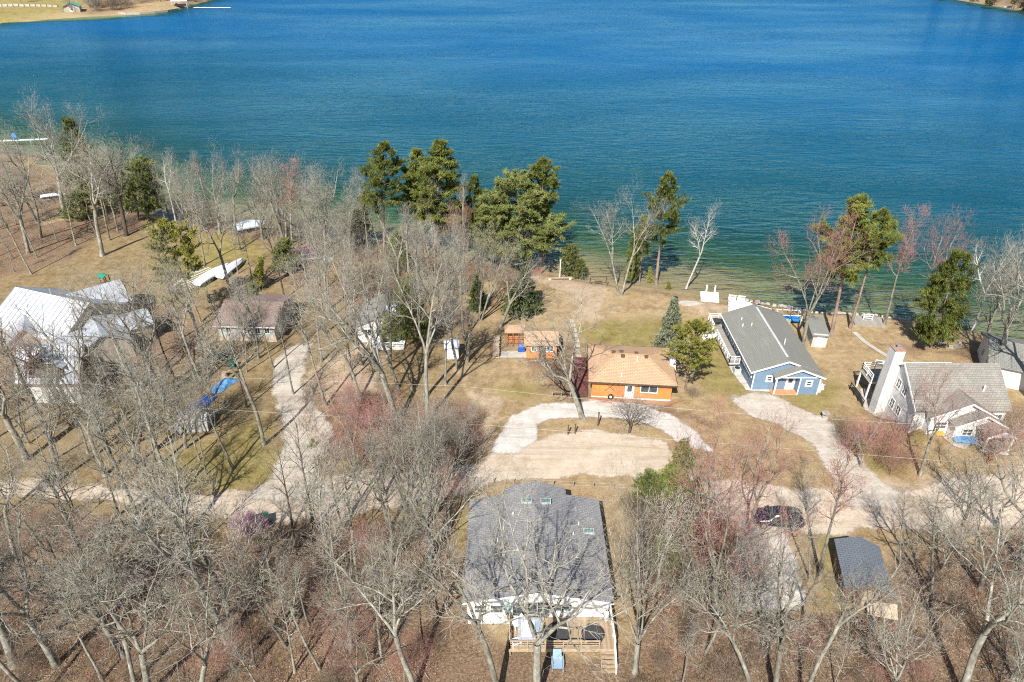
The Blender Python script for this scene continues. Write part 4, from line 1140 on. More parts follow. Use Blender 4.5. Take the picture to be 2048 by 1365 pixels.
# ------------------------------------------------------------------ dark SUV
def suv(loc, rz):
    t = thing('parked_suv', 'dark navy SUV parked on the dirt road beside the gravel pad', 'car', loc, rz)
    st = [(-2.33, .62, .45, .80, .82, .60), (-2.25, .80, .34, .98, 1.02, .74), (-2.0, .90, .30, 1.02, 1.50, .62), (-1.7, .93, .30, 1.03, 1.66, .62), (-.4, .95, .28, 1.03, 1.72, .64), (.35, .95, .28, 1.02, 1.68, .63),
          (.65, .95, .28, 1.02, 1.52, .66), (1.2, .94, .29, 1.0, 1.05, .78), (1.9, .92, .31, .92, .97, .76), (2.2, .84, .36, .80, .85, .66), (2.32, .66, .45, .66, .68, .55)]
    V, F = [], []
    n = 12
    for (x, hw, zb, zs, zt, tw) in st:
        half = [(hw * .82, zb), (hw, zb + .18), (hw, (zb + zs) / 2 + .08), (hw * .97, zs), (tw, zt - .05), (tw * .8, zt)]
        ring = half + [(-y, z) for y, z in reversed(half)]
        V += [(x, y, z) for y, z in ring]
    for i in range(len(st) - 1):
        for k in range(n):
            k2 = (k + 1) % n
            F.append((i * n + k, i * n + k2, (i + 1) * n + k2, (i + 1) * n + k))
    F += [tuple(range(n)), tuple(reversed(range((len(st) - 1) * n, len(st) * n)))]
    MB().add(V, F).build('body', 'car_paint', t, smooth=True)
    for s in (-1, 1):
        for (xa, xb, za, zb2) in ((-1.85, -1.0, 1.48, 1.58), (-.92, -.12, 1.58, 1.6), (-.04, .78, 1.6, 1.38)):
            MB().slab([(xa, s * .935, 1.08), (xb, s * .935, 1.08), (xb - (.25 if xb > .5 else 0), s * .70, zb2), (xa + (.12 if xa < -1.5 else 0), s * .70, za)], -.015 if s < 0 else -.015).build('window', 'car_glass', t)
    MB().slab([(1.2, -.74, 1.07), (1.2, .74, 1.07), (.62, .60, 1.57), (.62, -.60, 1.57)], -.015).build('windshield', 'car_glass', t)
    MB().slab([(-2.27, -.66, 1.06), (-2.27, .66, 1.06), (-2.03, .56, 1.5), (-2.03, -.56, 1.5)], -.015).build('rear_window', 'car_glass', t)
    for s in (-1, 1):
        MB().box(2.1, 2.27, s * .62 - .16, s * .62 + .16, .66, .78).build('headlight', 'aluminium', t)
        MB().box(-2.36, -2.24, s * .68 - .12, s * .68 + .12, .78, 1.0).build('taillight', 'red_paint', t)
        MB().box(.75, .95, s * .93 - .02, s * 1.1, 1.02, 1.15).build('mirror', 'car_paint', t)
        MB().box(-1.5, .2, s * .56 - .02, s * .56 + .02, 1.7, 1.76).build('roof_rail', 'black_metal', t)
        for x in (-1.42, 1.42):
            w_ = MB().tube([(x, s * .70, .36), (x, s * .72, .36), (x, s * .94, .36), (x, s * .96, .36)], [.3, .36, .36, .3], 18).build('wheel', 'rubber', t)
            MB().tube([(x, s * .95, .36), (x, s * .975, .36)], [.23, .2], 12).build('rim', 'aluminium', w_)
    MB().box(2.28, 2.34, -.45, .45, .5, .64).build('grille', 'black_metal', t)
suv(gp(25.6, 46.7, .07), R(-7) + math.pi)

# ------------------------------------------------------------------ tarps, tent, picnic table, yard things on the left
def crumpled(name, label, loc, rz, lx, ly, h, m, seed):
    rg = np.random.default_rng(seed)
    n = 16
    u, v = np.meshgrid(np.linspace(-1, 1, n), np.linspace(-1, 1, n))
    z = h * (1 - np.abs(u) ** 3) * (1 - np.abs(v) ** 3) * (.55 + .6 * vnoise(u * 3, v * 3, 1.0, seed)) + .12 * h * rg.random((n, n))
    x = u * lx * (1 + .15 * (vnoise(u * 2, v * 2, 1, seed + 3) - .5)); y = v * ly * (1 + .3 * (vnoise(u * 2, v * 2, 1, seed + 5) - .5))
    i = np.arange(n * n).reshape(n, n)
    q = np.stack([i[:-1, :-1], i[:-1, 1:], i[1:, 1:], i[1:, :-1]], -1).reshape(-1, 4)
    me = fast_mesh(name, np.stack([x, y, np.maximum(z, .03)], -1).reshape(-1, 3), q, [m])
    return tag(link(name, me, None, None, loc, rz), label, 'tarp')
crumpled('tarp', 'crumpled deep blue tarp over a long heap in the left yard', gp(-37.2, 65.6), R(70), 1.9, .75, .9, 'blue_tarp', 3)
crumpled('tarp', 'light blue tarp heaped beyond the deep blue one in the left yard', gp(-36.0, 69.4), R(62), 1.7, .8, .7, 'light_blue_tarp', 8)
tn = thing('storage_tent', 'rounded grey tarp tent on the grass in front of the blue tarps', 'tent', gp(-36.5, 61.9), R(8))
arc = [(1.5 * math.cos(a), 2.0 * math.sin(a) ** .8) for a in [math.pi * k / 12 for k in range(13)]]
V, F = [], []
n = len(arc)
xs = [-1.7, -1.0, -.35, .35, 1.0, 1.7]
for x in xs:
    s = 1 + .03 * math.sin(x * 5)
    V += [(x, y * s, z * s) for y, z in arc]
for i in range(len(xs) - 1):
    for k in range(n - 1):
        F.append((i * n + k, (i + 1) * n + k, (i + 1) * n + k + 1, i * n + k + 1))
MB().add(V, F).build('cover', 'grey_tarp', tn)
MB().xprism([(y * .98, z * .98) for y, z in arc], -1.66, -1.6).xprism([(y * .98, z * .98) for y, z in arc], 1.6, 1.66).build('end_flap', 'grey_tarp', tn)
for x in xs[1:-1]:
    MB().tube([(x, y * 1.03, z * 1.03) for y, z in arc], .03, 5).build('rib', 'aluminium', tn)
MB().box(-2.9, -1.7, -.5, -.1, .05, .3).build('trailer_tongue', 'aluminium', tn)
pk = thing('picnic_table', 'green picnic table on the lawn below the pale block cottage', 'picnic table', gp(-39.0, 75.5), R(12))
for i in range(5):
    MB().box(-1.0, 1.0, -.38 + i * .155, -.24 + i * .155, .70, .75).build('plank', 'green_table', pk)
for s in (-1, 1):
    MB().box(-1.0, 1.0, s * .72 - .13, s * .72 + .13, .40, .45).build('seat', 'green_table', pk)
    MB().bar((s * .75, -.7, 0), (s * .75, -.2, .7), .07).bar((s * .75, .7, 0), (s * .75, .2, .7), .07).bar((s * .75, -.75, .37), (s * .75, .75, .37), .07).build('leg', 'green_table', pk)
tb = thing('trash_bin', 'teal trash bin beside a bare trunk near the picnic table', 'bin', gp(-36.3, 73.6))
MB().add([(-.28, -.28, 0), (.28, -.28, 0), (.28, .28, 0), (-.28, .28, 0), (-.34, -.34, .95), (.34, -.34, .95), (.34, .34, .95), (-.34, .34, .95)], [(3, 2, 1, 0), (0, 1, 5, 4), (1, 2, 6, 5), (2, 3, 7, 6), (3, 0, 4, 7), (4, 5, 6, 7)]).build('body', 'green_table', tb)
MB().box(-.36, .36, -.38, .36, .95, 1.03).build('lid', 'green_table', tb)
for s in (-1, 1):
    MB().tube([(s * .34, .3, .12), (s * .28, .3, .12)], .12, 10).build('wheel', 'rubber', tb)
sp = thing('tree_stump', 'pale broken stump near the light blue tarp', 'stump', gp(-36.6, 71.4))
MB().tube([(0, 0, 0), (.02, 0, .35), (.05, .02, .7)], [.48, .36, .32], 10).build('trunk', 'log_wood', sp)
MB().bar((.1, 0, .5), (.9, .5, .8), .14).build('branch', 'log_wood', sp)
ps = thing('play_set', 'green plastic slide and climbing frame on the lawn behind metal roofed house', 'play set', gp(-63.2, 95.6), R(-25))
MB().box(-1.3, -.2, -.5, .5, .9, 1.0).build('platform', 'rust', ps)
for (x, y) in ((-1.25, -.45), (-.25, -.45), (-1.25, .45), (-.25, .45)):
    MB().box(x - .06, x + .06, y - .06, y + .06, 0, 2.2).build('post', 'rust', ps)
MB().slab([(-.2, -.35, 1.05), (-.2, .35, 1.05), (2.4, .35, .15), (2.4, -.35, .15)], .06).bar((-.2, -.4, 1.15), (2.4, -.4, .25), .08, .25).bar((-.2, .4, 1.15), (2.4, .4, .25), .08, .25).build('slide', 'green_plastic', ps)
MB().slab([(-1.5, -.7, 2.1), (-.05, -.7, 2.1), (-.05, 0, 2.55), (-1.5, 0, 2.55)], .05).slab([(-.05, .7, 2.1), (-1.5, .7, 2.1), (-1.5, 0, 2.55), (-.05, 0, 2.55)], .05).build('canopy', 'green_plastic', ps)
# boat lift canopy frame with its ribs, two long white covers
cf = thing('canopy_frame', 'curved boat lift canopy frame of thin ribs lying on the lawn', 'canopy frame', gp(-51.2, 98.2), R(-12))
for k in range(15):
    y = -3.2 + k * .46
    MB().tube([(1.6 * math.cos(a), y, .15 + .9 * math.sin(a)) for a in [math.pi * j / 8 for j in range(9)]], .035, 5).build('rib', 'worn_white', cf)
MB().bar((-1.6, -3.3, .15), (-1.6, 3.3, .15), .09).bar((1.6, -3.3, .15), (1.6, 3.3, .15), .09).bar((-2.2, -3.9, .3), (2.2, -4.4, .3), .12).bar((2.3, -3.6, .3), (2.3, .4, 1.0), .09).bar((1.2, -3.6, .3), (2.0, .2, 1.2), .07).build('frame', 'aluminium', cf)
def wrapped(label, loc, rz, l, w, h, m='white_wrap', cat='boat'):
    t = thing('covered_boat', label, cat, loc, rz)
    V, F = [], []
    n = 9
    N = 10
    for i in range(N):
        u = i / (N - 1)
        ww = w * (1 - max(0, (u - .55) / .45) ** 2 * .93)
        hh = h * (.72 + .28 * math.sin(u * math.pi)) * (1 - .25 * u)
        prof = [(-.62, .12), (-1, .35), (-1, .5), (-.55, .85), (0, 1.0), (.55, .85), (1, .5), (1, .35), (.62, .12)]
        V += [(x * ww / 2, l * (u - .5), z * hh + .25) for x, z in prof]
    for i in range(N - 1):
        for k in range(n):
            F.append((i * n + k, i * n + (k + 1) % n, (i + 1) * n + (k + 1) % n, (i + 1) * n + k))
    F += [tuple(range(n)), tuple(reversed(range((N - 1) * n, N * n)))]
    MB().add(V, F).build('cover', m, t)
    tl = MB().bar((-w * .3, -l * .4, .22), (-w * .3, l * .3, .22), .08).bar((w * .3, -l * .4, .22), (w * .3, l * .3, .22), .08).bar((-w * .3, l * .3, .22), (0, l * .62, .25), .08).bar((w * .3, l * .3, .22), (0, l * .62, .25), .08)
    tl.build('trailer', 'aluminium', t)
    for s in (-1, 1):
        MB().tube([(s * w * .42, -l * .12, .26), (s * w * .52, -l * .12, .26)], .26, 12).build('wheel', 'rubber', t)
    return t
wrapped('long white shrink wrapped boat on the lawn beside the canopy frame', gp(-48.3, 99.3), R(-20), 7.5, 1.7, 1.5)
wrapped('shorter white wrapped boat lying along the longer one near the shore trees', gp(-46.2, 101.8), R(-12), 7.0, 1.5, 1.3)
wrapped('bluish white covered boat by the shore above the yellow green lawn', gp(-48.6, 119.3), R(-62), 6.0, 2.6, 1.9, 'bluish_wrap')
wrapped('small pale upturned rowboat in the upper wooded yard near the dock', gp(-95.5, 136.5), R(-70), 4.5, 1.4, .7, 'white_wrap')
pn = thing('pontoon_boat', 'purple and silver pontoon boat parked under shore trees', 'boat', gp(-35.2, 106.2), R(-70))
for s in (-1, 1):
    MB().tube([(s * .85, -2.8, .5), (s * .85, -2.6, .5), (s * .85, 2.2, .5), (s * .85, 3.0, .65)], [.1, .32, .32, .05], 10).build('pontoon', 'aluminium', pn)
MB().box(-1.2, 1.2, -2.6, 2.4, .85, .95).build('deck', 'aluminium', pn)
for (xa, xb, ya, yb) in ((-1.2, -.6, -2.4, -.6), (.6, 1.2, -2.4, -.2), (-1.2, -.6, .6, 2.2), (.6, 1.2, .8, 2.2)):
    MB().box(xa, xb, ya, yb, .95, 1.4).build('bench', 'purple_vinyl', pn)
MB().bar((-1.2, -2.6, 1.6), (-1.2, 2.4, 1.6), .05).bar((1.2, -2.6, 1.6), (1.2, 2.4, 1.6), .05).build('railing', 'aluminium', pn)
MB().slab([(-1.1, -1.5, 2.0), (1.1, -1.5, 2.0), (1.1, .6, 2.05), (-1.1, .6, 2.05)], .06).build('sunshade', 'purple_vinyl', pn)
for s in (-1, 1):
    MB().bar((s * 1.1, -1.4, .95), (s * 1.1, -1.4, 1.95), .05).bar((s * 1.1, .5, .95), (s * 1.1, .5, 2.0), .05).build('post', 'aluminium', pn)
tag(MB().add([(-.5, -.35, 0), (.5, -.35, 0), (.5, .35, 0), (-.5, .35, 0), (-.35, -.2, .55), (.35, -.25, .6), (.3, .2, .5), (-.3, .2, .6)], [(0, 1, 5, 4), (1, 2, 6, 5), (2, 3, 7, 6), (3, 0, 4, 7), (4, 5, 6, 7)]).build('covered_cart', 'grey_tarp', None, gp(-37.2, 109.0)), 'grey covered cart near the purple pontoon boat', 'cart')
tag(MB().add([(-.9, -.5, 0), (.9, -.5, 0), (.9, .5, 0), (-.9, .5, 0), (-.7, -.35, .6), (.7, -.3, .65), (.6, .3, .6), (-.7, .3, .55)], [(0, 1, 5, 4), (1, 2, 6, 5), (2, 3, 7, 6), (3, 0, 4, 7), (4, 5, 6, 7)]).build('upturned_boat', 'white_wrap', None, gp(-31.3, 105.6), R(40)), 'little white upturned dinghy right of the purple pontoon boat', 'boat')

# ------------------------------------------------------------------ shore furniture in the middle and on the right
ds = thing('dock_section', 'wide white dock panel with two posts stored upright on the shore lawn', 'dock', gp(30.3, 92.3), R(-9))
MB().slab([(-1.35, -1.0, .35), (1.35, -1.0, .35), (1.35, .9, 1.0), (-1.35, .9, 1.0)], .12).build('panel', 'white_paint', ds)
for x in (-.5, .75):
    MB().box(x - .1, x + .1, .95, 1.1, 0, 2.1).build('post', 'white_paint', ds)
dk = thing('dock_stack', 'stack of white dock panels with bench and red braces near the shore', 'dock', gp(34.0, 89.3), R(-12))
for i in range(3):
    MB().box(-1.6 + .1 * i, 1.6, -.8 + i * .5, .1 + i * .5, .35 + .1 * i, .45 + .1 * i).build('panel', 'white_paint', dk)
MB().slab([(-1.7, -2.2, .3), (-.5, -2.2, .3), (.9, -.9, .4), (-1.7, -.9, .4)], .1).slab([(.2, -2.6, .3), (1.6, -2.4, .3), (.9, -1.6, .35), (-.4, -1.6, .35)], .1).build('ramp', 'white_paint', dk)
for x in (-1.0, .3):
    MB().box(x - .6, x + .5, 1.25, 1.35, .9, 1.1).box(x - .6, x + .5, 1.3, 1.38, 1.25, 1.42).box(x - .6, x + .5, .8, 1.25, .75, .82).build('bench', 'white_paint', dk)
for (x, y) in ((1.6, -.6), (1.75, .3)):
    MB().bar((x, y, 0), (x + .3, y + .2, 1.1), .08).build('brace', 'red_paint', dk)
for (x, y) in ((-1.5, -.7), (1.5, -.7), (-1.5, 1.2), (1.5, 1.2)):
    MB().box(x - .06, x + .06, y - .06, y + .06, 0, .35).build('leg', 'worn_white', dk)
MB().bar((1.5, .6, .6), (4.6, -.2, .5), .08).bar((1.6, .9, .5), (4.4, .1, .4), .08).build('pole', 'worn_white', dk)
fp = thing('fire_pit', 'black metal fire pit beside pale stone slab on the lawn', 'fire pit', gp(24.9, 91.7))
MB().tube([(0, 0, 0), (0, 0, .1), (0, 0, .55)], [.3, .42, .45], 12).build('bowl', 'black_metal', fp)
MB().disc((0, 0), .38, .56, .6, 12).build('lid', 'black_metal', fp)
tag(MB().prism([(-1.5, .2), (-.9, -.6), (.2, -.8), (1.3, -.5), (2.4, -.1), (1.4, .55), (.2, .8), (-.9, .7)], 0, .12).build('stone_slab', 'concrete', None, gp(26.6, 90.7)), 'pale grey concrete slab patio with pointed end on the shore lawn', 'slab')
# lake shed with blue water toys
lk = thing('lake_shed', 'small boathouse shed with grey roof at the water edge', 'shed', gp(42.0, 80.6), R(-8))
MB().box(-.95, .95, -2.2, 2.2, -.8, 1.9).build('wall', 'grey_siding', lk)
MB().slab([(-1.2, -2.45, 1.85), (1.2, -2.45, 1.85), (1.2, 2.45, 2.25), (-1.2, 2.45, 2.25)], .1).build('roof', 'grey_shingle', lk)
door(lk, 0, -2.2, 0, .8, 1.7, 0, 'worn_white', False)
bl = thing('boat_lift', 'white boat lift frame with blue slide beside the boathouse shed', 'boat lift', gp(39.7, 84.9, .2), R(-5))
for (x, y) in ((-1.6, -.7), (1.6, -.7), (-1.6, .9), (1.6, .9)):
    MB().box(x - .06, x + .06, y - .06, y + .06, -1.2, 1.5).build('post', 'white_paint', bl)
MB().bar((-1.6, -.7, 1.45), (1.6, -.7, 1.45), .08).bar((-1.6, .9, 1.45), (1.6, .9, 1.45), .08).bar((-1.6, -.7, 1.45), (-1.6, .9, 1.45), .08).bar((1.6, -.7, 1.45), (1.6, .9, 1.45), .08).build('frame', 'white_paint', bl)
MB().box(-1.5, 1.5, -.6, .8, .45, .6).build('platform', 'bright_blue', bl)
MB().slab([(-1.6, -2.9, .2), (-.7, -3.1, .2), (.2, -.6, .8), (-.8, -.6, .8)], .08).build('ramp', 'grey_wood', bl)
tag(MB().tube([(0, -.4, .2), (0, -.3, .22), (0, .3, .22), (0, .4, .2)], [.1, .22, .22, .1], 8).build('barrel', 'bright_blue', None, gp(39.6, 78.3)), 'bright blue barrel lying in front of the boathouse shed', 'barrel')
sw = thing('shore_deck', 'grey shore deck with white steps railing beside the slim maple', 'deck', gp(51.4, 85.2), R(-8))
planks(sw, -2.1, 2.1, -1.3, 1.3, .3, 12, 'x', 'grey_wood')
MB().box(-2.1, 2.1, -1.3, 1.3, -.6, .25).build('frame', 'grey_wood', sw)
for z in (.55, .85, 1.15):
    MB().bar((-.6, .2, z), (.6, .2, z), .07).build('rail', 'white_paint', sw)
for x in (-.6, .6):
    MB().box(x - .05, x + .05, .15, .25, .3, 1.25).bar((x, .2, 1.2), (x, 1.2, .9), .06).build('post', 'white_paint', sw)
# long stepping path and handrail of the right lawn
for pts, nm in (([(48.3, 82.4), (48.7, 79.5), (50.0, 76.0), (51.2, 73.8), (49.6, 72.5)], 'lawn_path'), ([(43.4, 77.6), (43.9, 74.0), (44.8, 71.0)], 'garden_path')):
    V, F = [], []
    for i, (x, y) in enumerate(pts):
        for s in (-.35, .35):
            V.append((x + s, y, float(gz(x, y)) + .07))
    for i in range(len(pts) - 1):
        F.append((2 * i, 2 * i + 1, 2 * i + 3, 2 * i + 2))
    if nm == 'lawn_path':
        o = MB().add(V, F).build(nm, 'concrete')
        o['kind'] = 'structure'
hr = thing('handrail', 'white pipe handrail at the end of the concrete lawn path', 'handrail', gp(48.3, 73.6), R(-20))
for x in (-1.0, 0, 1.0):
    MB().tube([(x, 0, -.1), (x, 0, .9)], .04, 6).build('post', 'white_paint', hr)
MB().bar((-1.0, 0, .9), (1.0, 0, .9), .07).bar((-1.0, 0, .5), (1.0, 0, .5), .05).build('rail', 'white_paint', hr)
rf = thing('fire_ring', 'round stone fire ring near the shore below the white barked trees', 'fire ring', gp(60.0, 79.6))
for k in range(14):
    a_ = k * 2 * math.pi / 14
    MB().box(-.28, .28, -.2, .2, 0, .35).build('stone', 'stone', rf, (1.5 * math.cos(a_), 1.3 * math.sin(a_), -.05), a_ + math.pi / 2)
# sea wall stones along the right shore
sw_ = thing('stone_seawall', 'low stacked stone wall holding the lawn edge along the right shore', 'wall', (0, 0, 0))
rg = random.Random(4)
sb = MB()
sb.add([(-.5, -.3, -.35), (.48, -.34, -.35), (.5, .3, -.35), (-.45, .33, -.35), (-.4, -.24, .28), (.36, -.26, .34), (.4, .22, .3), (-.34, .25, .33)], [(3, 2, 1, 0), (0, 1, 5, 4), (1, 2, 6, 5), (2, 3, 7, 6), (3, 0, 4, 7), (4, 5, 6, 7)])
first = None
x = 36.0
while x < 62:
    y = float(shore_y(x)) - .75
    o = sb.build('stone', 'concrete', sw_, (x, y, -.05), 0) if first is None else link('stone', first.data, None, sw_, (x, y, -.05 + rg.uniform(-.08, .05)), rg.uniform(-.5, .5))
    first = first or o
    k = rg.uniform(.5, .95)
    o.scale = (k, k, k * .7)
    x += rg.uniform(.55, 1.1)
# middle shore: red deck, beam bench, white post, swing frame
tag(MB().box(-.75, .75, -1.3, 1.3, .05, .25).build('shore_platform', 'red_deck', None, gp(4.3, 103.0), R(-20)), 'small red wooden platform at the water edge under the pines', 'platform')
bm = thing('beam_bench', 'long pale beam bench on blocks near the young shore pines', 'bench', gp(7.9, 99.0), R(6))
MB().box(-1.9, 1.9, -.14, .14, .32, .42).build('seat', 'plywood', bm)
for x in (-1.8, 1.5):
    MB().box(x - .2, x + .2, -.2, .2, 0, .32).build('block', 'white_stone', bm)
lp = thing('lamp_post', 'thin white lamp post left of the young shore pines', 'lamp post', gp(7.9, 101.2))
MB().tube([(0, 0, 0), (0, 0, 2.9)], .07, 8).build('pole', 'white_paint', lp)
MB().tube([(0, 0, 2.9), (0, 0, 3.15)], [.1, .16], 8).build('lamp', 'white_paint', lp)
sg = thing('swing_frame', 'dark wooden swing frame on the lawn left of the double trunk tree', 'swing', gp(13.9, 98.0), R(4))
for x in (-1.3, 1.3):
    MB().bar((x, -.6, 0), (x, 0, 1.4), .08).bar((x, .6, 0), (x, 0, 1.4), .08).build('leg', 'dark_wood', sg)
MB().bar((-1.35, 0, 1.4), (1.35, 0, 1.4), .09).build('beam', 'dark_wood', sg)
MB().box(-.6, .6, -.25, .25, .45, .5).build('seat', 'dark_wood', sg)
for (x, y, l, s) in ((9.2, 74.4, .9, 1.0), (9.1, 78.2, .9, 1.3), (8.9, 84.5, .45, 3.0)):
    pass
cw = thing('stone_walk', 'broken pale stone walk running from shed to lawn', 'path', gp(9.0, 82.0))
for k in range(9):
    MB().box(-.3, .3, -.42, .42, 0, .06).build('paver', 'concrete', cw, (rg.uniform(-.1, .1) - k * .03, -7.2 + k * 1.35, .03), rg.uniform(-.1, .1))
# posts of the drive island
for (px, py, lab) in ((1196, 852, 'thin dark fence post standing on the grass island of the white drive'), (1136, 870, 'short dark gate post in front of the big oak on the drive island'), (1150, 868, 'second short gate post beside the big oak trunk on the drive island')):
    g = ground(px, py)
    t = tag(MB().box(-.07, .07, -.07, .07, 0, 1.9 if px == 1196 else 1.3).box(-.09, .09, -.09, .09, 1.9 if px == 1196 else 1.3, 1.95 if px == 1196 else 1.36).build('wooden_post', 'dark_wood', None, g), lab, 'post')
# wire fence along the road behind the slate roofed house
wf = thing('wire_fence', 'low wire fence with short posts between dirt road and slate roofed house', 'fence', (0, 0, 0))
fps = [gp(-6 + i * 2.05, 52.6 - i * .16) for i in range(10)]
for p in fps:
    MB().box(-.05, .05, -.05, .05, -.1, .8).build('post', 'grey_wood', wf, p)
for zz in (.3, .72):
    MB().tube([(p[0], p[1], p[2] + zz) for p in fps], .006, 4).build('wire', 'wire_metal', wf)
# things by the white house
cr_ = thing('lumber_pile', 'blue tarp over a lumber pile in front of white chimney house', 'tarp', gp(47.9, 56.3), R(-10))
for k in range(5):
    MB().box(-1.3 + .06 * k, 1.1, -.4 + k * .17, -.26 + k * .17, .05, .2 + .05 * (k % 2)).build('plank', 'plywood', cr_)
n = 10
u, v = np.meshgrid(np.linspace(-1, 1, n), np.linspace(-1, 1, n))
i = np.arange(n * n).reshape(n, n)
me = fast_mesh('tarp_cover', np.stack([.35 + u * 1.2, v * .7, .3 + .35 * vnoise(u * 2, v * 2, .8, 5) * (1 - v * v)], -1).reshape(-1, 3), np.stack([i[:-1, :-1], i[:-1, 1:], i[1:, 1:], i[1:, :-1]], -1).reshape(-1, 4), ['light_blue_tarp'])
link('tarp_cover', me, None, cr_)
tag(MB().add([(-.5, -.25, 0), (.5, -.25, 0), (.5, .3, 0), (-.5, .3, 0), (-.3, -.15, .4), (.35, -.15, .45), (.3, .2, .4), (-.35, .2, .45)], [(0, 1, 5, 4), (1, 2, 6, 5), (2, 3, 7, 6), (3, 0, 4, 7), (4, 5, 6, 7)]).build('covered_mower', 'yellow_paint', None, gp(46.2, 57.3)), 'small yellow covered mower against white chimney house', 'mower')
kr = thing('garden_ornament', 'pale stone ornament standing alone on the lawn between the drives', 'ornament', gp(36.6, 63.0))
MB().tube([(0, 0, 0), (0, 0, .3), (0, 0, .5), (0, 0, .7)], [.4, .35, .16, .3], 9).build('body', 'stone', kr)
MB().disc((0, 0), .45, .7, .78, 12).build('bowl', 'stone', kr)
# front walk of white house
o = patch('front_walk', pxpoly([(1870, 905), (1900, 900), (1960, 905), (1925, 925), (1915, 935), (1890, 925)]), 'grey_gravel', .3, .3, .05)
# two utility wires crossing the lots
for (lab, pts, z) in (('lower of the two utility wires crossing the road lots', [(-300, 770), (400, 817), (990, 852), (1400, 884), (1920, 925), (2500, 965)], 6.5), ('upper of the two utility wires crossing the lots', [(-300, 725), (370, 752), (925, 773), (1330, 815), (1440, 825), (2500, 890)], 6.0)):
    P = [(*G(px, py, z), z) for px, py in pts]
    tag(MB().tube(P, .008, 4).build('utility_wire', 'wire_metal'), lab, 'wire')

# ------------------------------------------------------------------ docks and far shore
dq = thing('dock', 'white dock with blue chair reaching into the lake at the left edge', 'dock', (-130.5, 181.5, WL + .5), R(9))
for k in range(14):
    MB().box(-.5, .5, -.6, .6, 0, .08).build('plank', 'worn_white', dq, (-7 + k * 1.03, 0, 0), 0)
for k in range(5):
    for s in (-1, 1):
        MB().tube([(-7 + k * 3.3, s * .6, -1.6), (-7 + k * 3.3, s * .6, .4)], .06, 6).build('post', 'worn_white', dq)
lounge_chair('dock_chair', 'blue chair on the white dock at the left edge', (-131.5, 181.3, WL + .6), R(30), 'bright_blue', s=1.6)
bh = thing('boathouse', 'far boathouse with green roof on the opposite shore', 'boathouse', gp(-263.0, 452.0), R(18))
MB().box(-4.2, 4.2, -3, 3, -1, 3.6).build('wall', 'cream_siding', bh)
MB().yprism([(-4.2, 3.6), (4.2, 3.6), (0, 5.2)], -3, 3).build('gable', 'cream_siding', bh)
MB().slab([(-5, -3.8, 3.3), (0, -3.8, 5.4), (0, 3.8, 5.4), (-5, 3.8, 3.3)], .2).slab([(0, -3.8, 5.4), (5, -3.8, 3.3), (5, 3.8, 3.3), (0, 3.8, 5.4)], .2).build('roof', 'roof_green', bh)
door(bh, 0, -3, 0, 2.2, 2.4)
fw = thing('stone_retaining_wall', 'two far pale stone terrace walls on the opposite lawn', 'wall', (0, 0, 0))
for (x0_, y0_, x1_, y1_) in ((-330, 452, -276, 462), (-330, 480, -268, 490)):
    for k in range(18):
        f = k / 18
        x_, y_ = x0_ + (x1_ - x0_) * f, y0_ + (y1_ - y0_) * f
        MB().box(-1.75, 1.75, -.6, .6, -.4, .9).build('stone', 'concrete', fw, gp(x_, y_))
fd = thing('dock', 'far white dock on the opposite shore pointing right', 'dock', (-192.0, 484.0, WL + .6), R(-2))
for k in range(12):
    MB().box(-.98, .98, -.9, .9, 0, .12).build('plank', 'white_paint', fd, (-11 + k * 2, 0, 0))
for k in range(5):
    MB().tube([(-10 + k * 5, .8, -2.5), (-10 + k * 5, .8, .3)], .15, 6).build('post', 'white_paint', fd)
fs_ = thing('seawall', 'far curved pale seawall around the lawn point on the opposite shore', 'wall', (0, 0, 0))
arc = [(-238 + 0.0, 455), (-232, 452.5), (-225, 455), (-219, 461), (-214, 468), (-211, 477)]
for (p, q) in zip(arc[:-1], arc[1:]):
    MB().bar((p[0], p[1], WL + .3), (q[0], q[1], WL + .3), .8, 1.6).build('panel', 'concrete', fs_)
fb_ = thing('boat_lift', 'far white boat lift beside the opposite dock', 'boat lift', (-214.0, 489.0, WL), R(5))
MB().slab([(-5, -3, 4.2), (5, -3, 4.2), (5, 0, 5), (-5, 0, 5)], .15).slab([(5, 3, 4.2), (-5, 3, 4.2), (-5, 0, 5), (5, 0, 5)], .15).build('canopy', 'white_wrap', fb_)
for (x, y) in ((-4.5, -2.5), (4.5, -2.5), (-4.5, 2.5), (4.5, 2.5)):
    MB().tube([(x, y, -1), (x, y, 4.3)], .12, 6).build('post', 'worn_white', fb_)
MB().box(-3.5, 3.5, -1.2, 1.2, 1.2, 2.2).build('hull', 'black_metal', fb_)
fr2 = thing('dock', 'far white dock piece at the upper right shore', 'dock', (312.0, 446.0, WL + .5), R(10))
for k in range(7):
    MB().box(-.95, .95, -.9, .9, 0, .15).build('plank', 'white_paint', fr2, (-6 + k * 2, 0, 0))
fb2 = thing('rowboat', 'far white boat pulled up on the upper right shore', 'boat', gp(309.0, 470.0), R(25))
V = []
for (x, w_, z0_) in ((-3.5, .9, .2), (-2, 1.2, 0), (1.5, 1.1, 0), (3.5, .05, .5)):
    V += [(x, -w_, .9), (x, -w_ * .6, z0_), (x, w_ * .6, z0_), (x, w_, .9)]
F = []
for i_ in range(3):
    for k in range(3):
        F.append((i_ * 4 + k, i_ * 4 + k + 1, i_ * 4 + k + 5, i_ * 4 + k + 4))
F.append((0, 1, 2, 3))
MB().add(V, F).build('hull', 'white_paint', fb2)
MB().box(-1.2, -.6, -1.05, 1.05, .6, .7).box(.8, 1.3, -1, 1, .6, .7).build('bench', 'plywood', fb2)

